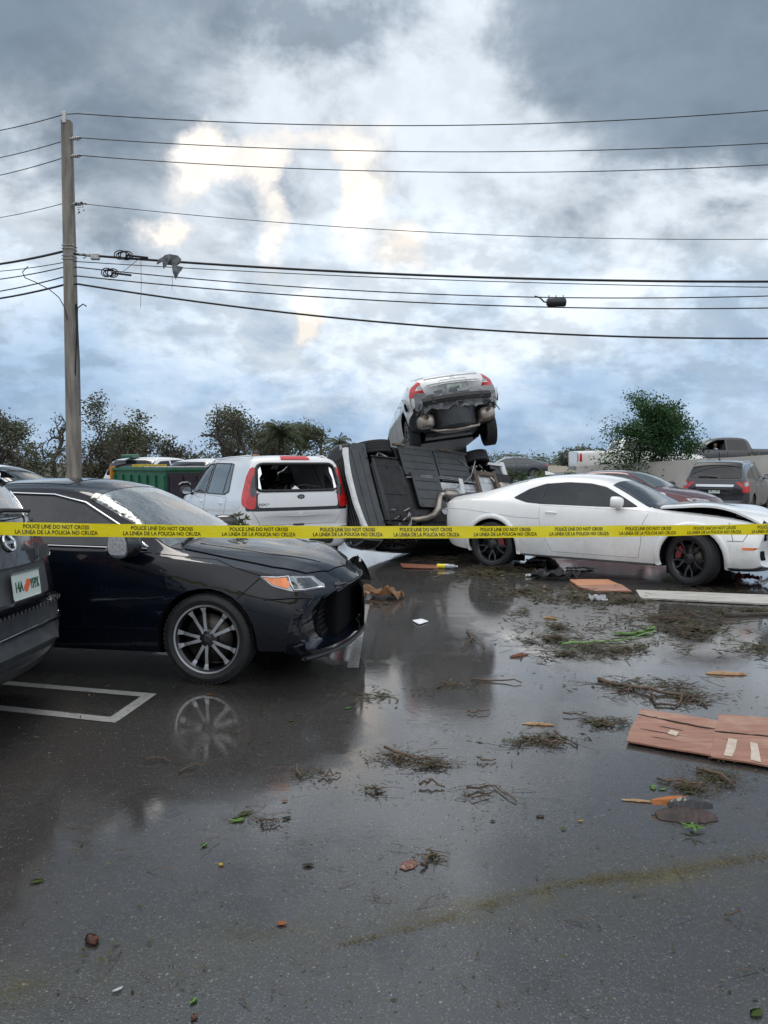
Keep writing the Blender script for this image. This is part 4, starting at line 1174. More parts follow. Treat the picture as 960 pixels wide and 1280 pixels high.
# ---- silver boxy hatchback with its rear window gone
def silver_hatch():
    th = R(120)
    rows = [(-2.05, .42, .62, .76, .66, .80, .72, .72, .76, 0, .05),
            (-2.04, .30, .74, .85, .90, .86, .96, .78, 1.0, 0, .08),
            (-1.99, .26, .80, .885, 1.02, .87, 1.18, .75, 1.21, 0, .08),
            (-1.95, .24, .82, .895, 1.04, .875, 1.40, .735, 1.43, 0, .08),
            (-1.91, .24, .83, .895, 1.04, .875, 1.53, .71, 1.56, 0, .08),
            (-1.78, .23, .84, .90, 1.04, .87, 1.585, .69, 1.625, 0, .05),
            (-1.2, .22, .84, .895, 1.03, .86, 1.575, .64, 1.63),
            (-.4, .22, .84, .895, 1.01, .86, 1.575, .64, 1.635),
            (.25, .22, .84, .895, .99, .86, 1.545, .64, 1.61),
            (.60, .22, .84, .895, .98, .86, 1.42, .66, 1.48),
            (1.02, .22, .84, .895, .97, .855, 1.10, .74, 1.15),
            (1.16, .22, .84, .895, .96, .85, 1.03, .74, 1.08),
            (1.55, .22, .82, .89, .93, .82, .98, .66, 1.02, 0, .05),
            (1.88, .24, .78, .86, .84, .76, .88, .6, .92, 0, .22),
            (2.04, .28, .70, .78, .64, .68, .68, .5, .72, 0, .32)]
    loc = place((-2.0, .86), (-2.05, 11.3, 0), th)
    c = Car('hatchback', 'silver boxy hatchback with its rear window broken out', 'car', rows, loc, th, M['silver'],
            (1.27, -1.30), .33, .385, yin=.58)
    win = rounded([(-.68, 1.12), (.68, 1.12), (.64, 1.50), (-.64, 1.50)], .11, 4)
    fr = c.panel('window_surround', rounded([(-.76, 1.02), (.76, 1.02), (.70, 1.535), (-.70, 1.535)], .10), 'X', -1, .003, M['glossblk'], skirt=.002)
    bpy.data.objects.remove(fr)
    # black tail section with the silver lid set in it
    blk = c.panel('tailgate', rounded([(-.84, .84), (.84, .84), (.83, 1.09), (-.83, 1.09)], .03), 'X', -1, .004, M['glossblk'])
    c.panel('tailgate_lid', rounded([(-.66, .885), (.66, .885), (.65, 1.085), (-.65, 1.085)], .05, 4), 'X', -1, .022, M['silver'], skirt=.018, parent=blk)
    c.panel('lower_tailgate', [(-.74, .835), (-.62, .64), (.62, .64), (.74, .835)], 'X', -1, .004, M['silver'], seam=.008)
    def P(y, z, off=.03):
        p, n = c.hit(y, z, 'X', -1); return p + n * off, n
    # emblem: oval with three letters, and the model script at the left
    p, n = P(-.02, 1.03, .024); bm = bmesh.new()
    pts = [(.06 * cos(2 * pi * k / 24), .033 * sin(2 * pi * k / 24)) for k in range(24)]
    e = c.flat('emblem', pts, p, (0, -1, 0), (0, 0, 1), .005, M['glossblk'])
    c.lettering('KIA', .034, p + Vector((-.005, 0, -.017)), (0, -1, 0), (0, 0, 1), M['chrome'], e, sx=.9, bold=.01)
    p, n = P(.56, .915, .024)
    c.lettering('SOUL', .032, p, (0, -1, 0), (0, 0, 1), M['greypl'], c.root, sx=1.7, bold=.0)
    bm = bmesh.new(); p, n = P(0, .63, .0); box(bm, p + Vector((-.01, 0, .005)), (.03, .17, .022), bev=.004)
    obj('hatch_latch', bm, M['blackpl'], c.root)
    c.panel('bumper_insert', rounded([(-.56, .34), (.56, .34), (.60, .545), (-.60, .545)], .05), 'X', -1, .012, M['blackpl'])
    c.panel('number_plate', rectp(.30, .15) and [(-.15, .36), (.15, .36), (.15, .51), (-.15, .51)], 'X', -1, .018, M['platew'])
    c.trim('bumper_crease', [(-.82, .60), (-.6, .575), (.6, .575), (.82, .60)], 'X', -1, .012, M['silver'], .003)
    c.panel('high_brake_light', rounded([(-.24, 1.555), (.24, 1.555), (.22, 1.60), (-.22, 1.60)], .012), 'X', -1, .015, M['redl'])
    for sd_ in (-1, 1):
        # tall tail lights on the pillars
        tl = rounded([(.885, 1.44), (.82, 1.45), (.755, 1.30), (.715, 1.05), (.735, .93), (.84, .865), (.925, .875), (.915, 1.10), (.90, 1.34)], .045)
        t = c.panel('tail_light', tl, 135, sd_, .010, M['redl'], res=.05, seam=.012)
        c.panel('reflector', rounded([(.885, 1.38), (.85, 1.30), (.835, 1.12), (.86, 1.02), (.912, 1.06), (.90, 1.25)], .03), 135, sd_, .016, M['lensdk'], parent=t)
        # front and rear side windows
        w1 = [(.02, 1.035), (.02, 1.50), (.30, 1.485), (.58, 1.36), (.93, 1.06), (.6, 1.035)]
        w2 = [(-.06, 1.035), (-.06, 1.505), (-.9, 1.50), (-1.02, 1.49), (-1.18, 1.09), (-1.0, 1.045)]
        q1 = [(.93, 1.06), (.58, 1.36), (.30, 1.485), (.02, 1.50), (.02, 1.035), (.6, 1.035)]
        c.cut(q1, 'Y', sd_)
        gz = c.panel('side_window', w1, 'Y', sd_, .002, M['cglass'], skirt=0)
        c.trim('window_trim', w1 + [w1[0]], 'Y', sd_, .012, M['blackpl'], .004, parent=gz)
        g2 = c.panel('side_window', w2, 'Y', sd_, .004, M['glasslt'])
        c.trim('window_trim', w2 + [w2[0]], 'Y', sd_, .010, M['blackpl'], .004, parent=g2)
        c.strip('window_pillar', [(-.88, 1.50), (-.92, 1.05)], 'Y', sd_, .03, M['blackpl'], .008)
        c.panel('door', [(.95, 1.0), (.88, .70), (.86, .32), (-.02, .32), (-.03, .7), (-.03, 1.01)], 'Y', sd_, .003, seam=.007)
        c.panel('door', [(-.06, 1.01), (-.05, .7), (-.04, .32), (-.80, .32), (-.93, .55), (-1.10, .72), (-1.16, 1.0)], 'Y', sd_, .003, seam=.007)
        c.handle(.12, .90, sd_); c.handle(-.92, .91, sd_)
        c.mirror(.76, 1.02, sd_, M['blackpl'], w=.20, h=.15)
        bm = bmesh.new(); tube(bm, [c.hit(x, sd_ * .62, 'Z', 1)[0] + Vector((0, 0, .03 if -1.6 < x < .2 else .0)) for x in (-1.7, -1.55, -.6, .1, .3)], .012, 8)
        obj('roof_rail', bm, M['silver'], c.root)
    wsp = [(.36, -.56), (.36, .56), (.98, .66), (1.04, 0), (.98, -.66)]
    c.cut(wsp, 'Z', 1)
    c.panel('windshield', wsp, 'Z', 1, .002, M['cglass'], skirt=0)
    c.cut(win, 'X', -1, depth=1.4)
    c.trim('window_seal', win + [win[0]], 'X', -1, .022, M['blackpl'], .004)
    # glass left hanging in the frame
    rnd = random.Random(5)
    for side, pts in (('l', [(-.60, 1.14), (-.645, 1.16), (-.61, 1.42), (-.57, 1.46), (-.565, 1.38), (-.60, 1.28)]), ('r', [(.60, 1.14), (.645, 1.16), (.61, 1.42), (.57, 1.46), (.56, 1.36), (.61, 1.30)]),
                      ('b', [(-.1, 1.12), (.16, 1.12), (.10, 1.15), (.05, 1.19), (-.02, 1.14)])):
        bm = bmesh.new(); vs = []
        for y, z in pts:
            p, n = c.hit(y, z, 'X', -1); vs.append(bm.verts.new(Vector((lerp(-2.0, -1.84, (z - 1.1) / .4) - .02, y, z))))
        f = bm.faces.new(vs); ex = bmesh.ops.extrude_face_region(bm, geom=[f])
        for v in ex['geom']:
            if isinstance(v, bmesh.types.BMVert): v.co.x += .01
        fixn(bm); obj('glass_shard', bm, M['chrome'] if side != 'b' else M['paper'], c.root)
    # interior seats
    for y in (-.36, .36):
        bm = bmesh.new()
        box(bm, (-.55, y, .86), (.16, .56, .62), Matrix.Rotation(R(-14), 3, 'Y'), bev=.05); box(bm, (-.66, y, 1.26), (.10, .26, .18), bev=.04)
        obj('rear_seat', bm, M['cloth'], c.root, smooth=50)
    for y in (-.38, .38):
        bm = bmesh.new()
        box(bm, (.25, y, .92), (.16, .50, .66), Matrix.Rotation(R(-14), 3, 'Y'), bev=.05); box(bm, (.12, y, 1.32), (.10, .26, .18), bev=.04)
        obj('front_seat', bm, M['cloth'], c.root, smooth=50)
    bm = bmesh.new(); box(bm, (-.3, 0, .55), (3.2, 1.5, .02)); obj('cabin_floor', bm, M['cloth'], c.root)
    bm = bmesh.new()
    tube(bm, [(-1.92, -.40, 1.16), (-1.96, -.1, 1.20), (-1.97, .12, 1.16)], .012, 6); obj('wiper', bm, M['rubber'], c.root)
    for k in range(10):
        bm = bmesh.new(); a = rnd.uniform(-.2, .5); tube(bm, [(-1.8 + rnd.uniform(-.1, .1), a, 1.08), (-1.82, a + rnd.uniform(-.12, .12), 1.15 + rnd.uniform(0, .05))], .012, 5)
        obj('loose_trim', bm, M['rubber'], c.root)
    c.finish()
    for x in (1.27, -1.30):
        for sd_ in (-1, 1): c.wheel(x, sd_, .875, 'ten', .225, .215)
    c.root.scale = (1.0, 1.0, 1.065)
silver_hatch()
# ---- generic sedan / suv / pickup hulls for the cars farther back
SEDAN = [(-2.38, .38, .64, .76, .88, .72, .94, .60, .97, 0, .12), (-2.32, .26, .78, .86, .96, .82, 1.03, .66, 1.05, 0, .14),
         (-2.0, .22, .84, .90, 1.0, .85, 1.08, .66, 1.10, 0, .06), (-1.6, .20, .86, .915, 1.0, .87, 1.13, .62, 1.17),
         (-1.15, .19, .86, .915, .99, .87, 1.29, .58, 1.345), (-.7, .19, .86, .91, .97, .87, 1.36, .575, 1.415),
         (-.2, .19, .86, .91, .96, .87, 1.385, .575, 1.44), (.25, .19, .86, .91, .95, .87, 1.365, .58, 1.42),
         (.60, .19, .86, .91, .94, .87, 1.24, .63, 1.29), (1.0, .19, .86, .91, .93, .86, 1.01, .73, 1.06),
         (1.12, .19, .86, .91, .92, .86, .97, .73, 1.02), (1.5, .2, .85, .91, .89, .84, .93, .66, .975),
         (1.95, .21, .82, .88, .82, .79, .86, .56, .90, 0, .12), (2.22, .22, .76, .83, .72, .73, .76, .5, .79, 0, .28), (2.34, .26, .68, .76, .58, .66, .62, .45, .65, 0, .34)]
SUV = [(-2.30, .42, .66, .80, .72, .82, .78, .74, .82, 0, .08), (-2.26, .32, .80, .90, .96, .88, 1.04, .76, 1.08, 0, .08),
       (-2.18, .28, .84, .92, 1.06, .88, 1.28, .72, 1.32, 0, .08), (-2.04, .26, .86, .92, 1.08, .88, 1.48, .68, 1.53, 0, .08),
       (-1.92, .26, .86, .92, 1.08, .88, 1.58, .66, 1.63, 0, .05), (-1.5, .25, .86, .92, 1.07, .89, 1.63, .65, 1.68),
       (-.6, .24, .86, .92, 1.05, .89, 1.65, .65, 1.70), (.25, .24, .86, .92, 1.03, .89, 1.60, .65, 1.66),
       (.62, .24, .86, .92, 1.02, .89, 1.44, .67, 1.49), (1.05, .24, .86, .92, 1.01, .88, 1.13, .74, 1.18),
       (1.2, .24, .86, .92, 1.0, .87, 1.06, .74, 1.12), (1.7, .25, .84, .9, .96, .83, 1.02, .66, 1.06, 0, .06),
       (2.1, .27, .80, .86, .84, .76, .88, .56, .92, 0, .22), (2.26, .30, .72, .79, .66, .68, .70, .48, .74, 0, .3)]
PICKUP = [(-2.95, .55, .80, .92, 1.20, .93, 1.28, .88, 1.30), (-2.90, .50, .88, .97, 1.26, .96, 1.33, .90, 1.34), (-2.2, .48, .90, .98, 1.27, .97, 1.34, .90, 1.35),
          (-1.20, .46, .90, .98, 1.27, .97, 1.34, .90, 1.35), (-1.14, .46, .90, .98, 1.27, .97, 1.36, .88, 1.38), (-1.05, .46, .90, .98, 1.26, .96, 1.74, .74, 1.80),
          (-.85, .46, .90, .98, 1.26, .95, 1.86, .70, 1.93), (-.2, .46, .90, .98, 1.24, .95, 1.88, .70, 1.95), (.5, .46, .90, .98, 1.22, .95, 1.85, .70, 1.92),
          (.92, .46, .90, .98, 1.21, .95, 1.66, .73, 1.73), (1.42, .46, .90, .98, 1.20, .95, 1.27, .82, 1.33), (1.55, .46, .90, .98, 1.19, .94, 1.23, .82, 1.29),
          (2.2, .46, .90, .98, 1.15, .92, 1.19, .80, 1.24, 0, .04), (2.75, .46, .88, .96, 1.08, .88, 1.12, .76, 1.16, 0, .12), (2.93, .5, .84, .92, .96, .84, .99, .72, 1.02, 0, .14)]
def simple_car(name, label, cat, rows, loc, th, pm, kind='sedan', glass='glass', z=0, rear_glass=True, style='ten', group=None, wheels=None, wr=.335, driver=False, flares=False):
    wheels = wheels or {'sedan': (1.42, -1.32), 'suv': (1.40, -1.36), 'pickup': (1.95, -1.75)}[kind]
    c = Car(name, label, cat, rows, (loc[0], loc[1], z), th, pm, wheels, wr, wr + .055, yin=.60, lowz=.30 if kind != 'pickup' else .5, group=group)
    for sd_ in (-1, 1):
        if kind == 'sedan':
            f = [(-.16, .99), (-.16, 1.345), (.22, 1.325), (.52, 1.215), (.90, 1.0)]; r_ = [(-.24, .99), (-.24, 1.345), (-.66, 1.315), (-1.05, 1.215), (-1.32, 1.06), (-1.0, 1.0)]
            dr = [(.95, .96), (.88, .6), (.86, .30), (-.18, .30), (-.20, .97)]; dr2 = [(-.22, .97), (-.20, .30), (-.86, .30), (-1.06, .62), (-1.20, .98)]
            hz = .86
        elif kind == 'suv':
            f = [(-.02, 1.10), (-.02, 1.585), (.28, 1.565), (.60, 1.39), (.94, 1.10)]; r_ = [(-.10, 1.10), (-.10, 1.59), (-.95, 1.58), (-1.04, 1.11)]
            dr = [(.98, 1.05), (.90, .6), (.88, .36), (-.05, .36), (-.06, 1.07)]; dr2 = [(-.08, 1.07), (-.07, .36), (-.88, .36), (-1.0, .62), (-1.06, 1.08)]
            hz = .95
        else:
            f = [(.12, 1.30), (.12, 1.79), (.50, 1.775), (.84, 1.63), (1.28, 1.32)]; r_ = [(.02, 1.30), (.02, 1.80), (-.78, 1.79), (-.88, 1.68), (-.92, 1.30)]
            dr = [(1.30, 1.22), (1.30, .56), (.08, .56), (.07, 1.24)]; dr2 = [(.05, 1.24), (.05, .56), (-.92, .56), (-.98, 1.26)]
            hz = 1.08
        c.panel('door', dr, 'Y', sd_, .003, seam=.010, res=.12); c.panel('door', dr2, 'Y', sd_, .003, seam=.010, res=.12)
        if driver and sd_ == driver:
            c.cut(f, 'Y', sd_)
            c.trim('window_trim', f + [f[0]], 'Y', sd_, .014, M['blackpl'], .004)
        else: c.panel('side_window', f, 'Y', sd_, .005, M[glass], res=.12, seam=.012)
        c.panel('side_window', r_, 'Y', sd_, .005, M[glass], res=.12, seam=.012)
        if kind == 'suv': c.panel('quarter_window', [(-1.12, 1.12), (-1.06, 1.57), (-1.58, 1.55), (-1.86, 1.46), (-1.96, 1.16)], 'Y', sd_, .005, M[glass], res=.12)
        c.handle(dr[3][0] + .16, hz, sd_, M['chrome'] if kind != 'pickup' else None); c.handle(dr2[2][0] - .04, hz, sd_, M['chrome'] if kind != 'pickup' else None)
        c.mirror(f[-1][0] - .14, f[-1][1] + .03, sd_, M['blackpl'], w=.2, h=.16)
    if kind == 'sedan':
        c.panel('windshield', [(.30, -.58), (.30, .58), (.62, .64), (1.0, .73), (1.06, 0), (1.0, -.73), (.62, -.64)], 'Z', 1, .005, M[glass], res=.1, seam=.015)
        c.panel('rear_window', [(-1.58, -.60), (-1.58, .60), (-.90, .55), (-.90, -.55)], 'Z', 1, .005, M[glass], res=.1, seam=.015)
        tl = [(-1, -.80, .99), (-1, -.46, .99)]
        for sd_ in (-1, 1):
            c.panel('tail_light', rounded([(sd_ * .46, .84), (sd_ * .80, .84), (sd_ * .80, .96), (sd_ * .46, .96)], .02), 'X', -1, .008, M['redl'])
            c.panel('tail_light', [(-2.36, .95), (-2.36, .82), (-2.12, .85), (-2.08, .95)], 'Y', sd_, .008, M['redl'])
            c.panel('headlight', [(1.78, .79), (1.92, .70), (2.24, .68), (2.14, .76), (1.95, .80)], 'Y', sd_, .008, M['clearl'])
            c.panel('headlight', rounded([(sd_ * .46, .64), (sd_ * .74, .66), (sd_ * .74, .74), (sd_ * .46, .71)], .02), 'X', 1, .008, M['clearl'])
        c.panel('grille', rounded([(-.40, .52), (.40, .52), (.40, .68), (-.40, .68)], .05), 'X', 1, .006, M['glossblk'])
        c.panel('number_plate', [(-.15, .62), (.15, .62), (.15, .77), (-.15, .77)], 'X', -1, .01, M['platew'])
        c.panel('hood', [(1.14, -.70), (1.14, .70), (1.9, .62), (2.1, .40), (2.16, 0), (2.1, -.40), (1.9, -.62)], 'Z', 1, .004, seam=.01, res=.12)
    if kind == 'suv':
        c.panel('windshield', [(.36, -.62), (.36, .62), (1.08, .74), (1.14, 0), (1.08, -.74)], 'Z', 1, .005, M[glass], res=.1, seam=.015)
        c.panel('hood', [(1.24, -.72), (1.24, .72), (1.9, .64), (2.06, .30), (2.1, 0), (2.06, -.30), (1.9, -.64)], 'Z', 1, .004, seam=.01, res=.12)
        for sd_ in (-1, 1): c.panel('headlight', [(1.8, .86), (1.96, .76), (2.2, .74), (2.1, .84)], 'Y', sd_, .008, M['clearl'])
        c.panel('grille', rounded([(-.46, .58), (.46, .58), (.46, .78), (-.46, .78)], .05), 'X', 1, .006, M['glossblk'])
    if kind == 'pickup':
        c.panel('windshield', [(.62, -.68), (.62, .68), (1.42, .80), (1.46, 0), (1.42, -.80)], 'Z', 1, .005, M['glasslt'], res=.1, seam=.015)
        c.panel('hood', [(1.56, -.80), (1.56, .80), (2.6, .74), (2.78, 0), (2.6, -.74)], 'Z', 1, .004, seam=.01, res=.12)
        c.panel('bed_cover', [(-2.86, -.84), (-2.86, .84), (-1.24, .84), (-1.24, -.84)], 'Z', 1, .006, M['blackpl'], res=.3)
        c.panel('rear_window', rounded([(-.60, 1.44), (.60, 1.44), (.56, 1.74), (-.56, 1.74)], .04), 'X', -1, .006, M[glass])
        c.panel('tailgate', [(-.74, .70), (.74, .70), (.74, 1.27), (-.74, 1.27)], 'X', -1, .004, seam=.01)
        c.panel('rear_bumper', [(-.88, .50), (.88, .50), (.88, .66), (-.88, .66)], 'X', -1, .07, M['chrome'], skirt=.07)
        for sd_ in (-1, 1):
            c.panel('tail_light', [(-2.96, 1.22), (-2.96, .86), (-2.78, .86), (-2.80, 1.22)], 'Y', sd_, .008, M['redl'])
            c.panel('tail_light', [(sd_ * .78, .86), (sd_ * .93, .86), (sd_ * .93, 1.22), (sd_ * .78, 1.22)], 'X', -1, .008, M['redl'])
            c.panel('headlight', [(2.6, 1.04), (2.6, .84), (2.92, .84), (2.88, .98)], 'Y', sd_, .008, M['clearl'])
        c.panel('grille', rounded([(-.6, .68), (.6, .68), (.6, .94), (-.6, .94)], .05), 'X', 1, .01, M['chrome'])
        c.strip('bed_gap', [(-1.12, 1.30), (-1.12, .56)], 'Y', 1, .02, M['well']); c.strip('bed_gap', [(-1.12, 1.30), (-1.12, .56)], 'Y', -1, .02, M['well'])
    return c
def put_wheels(c, style='ten', rim=.225, wd=.22, y=.89):
    c.finish()
    for x in c.wheels:
        for sd_ in (-1, 1): c.wheel(x, sd_, y, style, rim, wd)

# ---- dark grey crossover in front of the wall
th = R(55)
p0 = at(893, 600, 22.3)
c = simple_car('crossover', 'charcoal crossover with chrome plate bar and round red lamps parked before the wall', 'car', SUV, place((-2.3, 0), (p0.x, 22.3), th), th, M['charcoal'], 'suv')
c.panel('rear_window', rounded([(-.70, 1.16), (.70, 1.16), (.64, 1.57), (-.64, 1.57)], .06), 'X', -1, .006, M['glass'], seam=.02)
c.panel('spoiler', [(-2.02, -.64), (-2.02, .64), (-1.84, .66), (-1.84, -.66)], 'Z', 1, .02, M['blackpl'], skirt=.04)
tg_ = c.panel('tailgate', [(-.78, 1.10), (-.80, .80), (-.70, .55), (.70, .55), (.80, .80), (.78, 1.10)], 'X', -1, .004, seam=.012)
c.panel('plate_recess', rounded([(-.44, .70), (.44, .70), (.52, .93), (-.52, .93)], .05), 'X', -1, .006, M['greypl'], parent=tg_)
c.panel('chrome_bar', rounded([(-.50, .91), (.50, .91), (.53, .98), (-.53, .98)], .02), 'X', -1, .03, M['chrome'], skirt=.03, parent=tg_)
p, n = c.hit(0, .81, 'X', -1)
number_plate(c, p + n * .012, (0, -1, 0), (0, 0, 1), ('58', '7HVY'), dots=False)
c.trim('wiper', [(-.05, 1.18), (.25, 1.20), (.45, 1.19)], 'X', -1, .018, M['rubber'], .03)
for sd_ in (-1, 1):
    t = c.panel('tail_light', rounded([(sd_ * .74, .74), (sd_ * .90, .76), (sd_ * .895, 1.07), (sd_ * .76, 1.07)], .05), 'X', -1, .012, M['redl'], res=.05)
    c.panel('tail_light', rounded([(-2.23, 1.06), (-2.22, .76), (-2.06, .78), (-2.02, 1.04)], .04), 'Y', sd_, .012, M['redl'])
    pts = [(sd_ * .82 + .055 * cos(2 * pi * k / 16), .985 + .055 * sin(2 * pi * k / 16)) for k in range(16)]
    c.panel('round_lamp', pts, 'X', -1, .022, M['clearl'], res=.05, parent=t)
bm = bmesh.new(); tube(bm, [(-1.7, .0, 1.68), (-1.78, 0, 1.93)], [.014, .007], 6); box(bm, (-1.68, 0, 1.70), (.10, .05, .05), bev=.01)
obj('aerial', bm, M['blackpl'], c.root)
for sd_ in (-1, 1):
    bm = bmesh.new(); tube(bm, [c.hit(x, sd_ * .64, 'Z', 1)[0] + Vector((0, 0, .04 if -1.6 < x < .1 else .0)) for x in (-1.8, -1.55, -.6, .05, .25)], .014, 8); obj('roof_rail', bm, M['chrome'], c.root)
put_wheels(c)

# ---- maroon sedan facing the camera
th = R(-42)
p0 = at(790, 610, 19.0)
c = simple_car('sedan', 'maroon sedan facing this way between the white coupe and the wall', 'car', SEDAN, (p0.x - .0, 19.4), th, M['maroon'], 'sedan', glass='glasslt')
put_wheels(c)
# ---- slate sedan on the far road
p0 = at(684, 580, 50)
c = simple_car('sedan', 'slate grey sedan on the far road beyond the wrecked pile', 'car', SEDAN, (p0.x - 2.35, 50), R(180), M['slate'], 'sedan', z=.56, glass='glasslt')
put_wheels(c, 'civic')
# ---- pickups on the raised road
p0 = at(708, 575, 35)
c = simple_car('pickup', 'white pickup half hidden behind the leafy tree on the raised road', 'pickup truck', PICKUP, (p0.x + 3.25, 35), 0, M['white'], 'pickup', z=.80, wr=.39)
put_wheels(c, 'ten', .25, .26, .95)
p0 = at(863, 575, 38.0)
c = simple_car('pickup', 'dusty black crew cab pickup driving past above the wall', 'pickup truck', PICKUP, (p0.x + 1.45, 38.0), R(180), M['dkpick'], 'pickup', z=.92, wr=.39, driver=1, glass='glass')
for y in (-.42, .42):
    bm = bmesh.new(); box(bm, (.10, y, 1.25), (.16, .54, .75), Matrix.Rotation(R(-12), 3, 'Y'), bev=.05); box(bm, (-.02, y, 1.70), (.10, .26, .18), bev=.04)
    obj('front_seat', bm, M['int'], c.root, smooth=50)
bm = bmesh.new()
pts = [Vector((.80 + .04 * sin(a), .42 + .19 * cos(a), 1.30 + .18 * sin(a))) for a in [2 * pi * k / 20 for k in range(21)]]
tube(bm, pts, .016, 6, cap=False); obj('steering_wheel', bm, M['blackpl'], c.root)
TRUCK = c.root
put_wheels(c, 'ten', .25, .26, .95)
# ---- pale cars at the back left
p0 = at(20, 583, 12.4)
c = simple_car('sedan', 'silver car whose roof just shows beyond the black sedan', 'car', [tuple([r[0]] + [v * (1.12 if i in (3, 5, 7) else 1) for i, v in enumerate(r[1:])]) for r in SEDAN], (p0.x - .45, 12.4), 0, M['silver'], 'sedan', glass='glass')
c.root.scale = (1.0, 1.0, 1.0)
put_wheels(c)
th = R(78)
p0 = at(158, 590, 22)
c = simple_car('crossover', 'white crossover with dark rear glass parked behind the dumpster', 'car', SUV, place((-2.3, 0), (p0.x, 22.0), th), th, M['white'], 'suv', z=.10)
c.panel('rear_window', rounded([(-.72, 1.16), (.72, 1.16), (.66, 1.58), (-.66, 1.58)], .06), 'X', -1, .006, M['glass'], seam=.02)
c.panel('light_bar', [(-.92, .98), (.92, .98), (.92, 1.05), (-.92, 1.05)], 'X', -1, .012, M['redd'])
for sd_ in (-1, 1): c.panel('tail_light', rounded([(sd_ * .66, .72), (sd_ * .90, .74), (sd_ * .93, 1.0), (sd_ * .78, .96)], .03), 'X', -1, .014, M['redl'])
c.panel('number_plate', [(-.15, .62), (.15, .62), (.15, .77), (-.15, .77)], 'X', -1, .01, M['platew'])
bm = bmesh.new(); box(bm, (-1.9, .1, 1.70), (.5, .34, .10), bev=.03); obj('green_roof_tarp', bm, M['green'], c.root)
put_wheels(c)
th = R(60)
p0 = at(245, 590, 21.5)
c = simple_car('crossover', 'pale silver crossover seen between the dumpster and the silver hatchback', 'car', SUV, place((-1.2, 0), (p0.x + .35, 21.5), th), th, M['silver'], 'suv', z=.05)
c.panel('rear_window', rounded([(-.72, 1.16), (.72, 1.16), (.66, 1.58), (-.66, 1.58)], .06), 'X', -1, .006, M['glass'], seam=.02)
put_wheels(c)

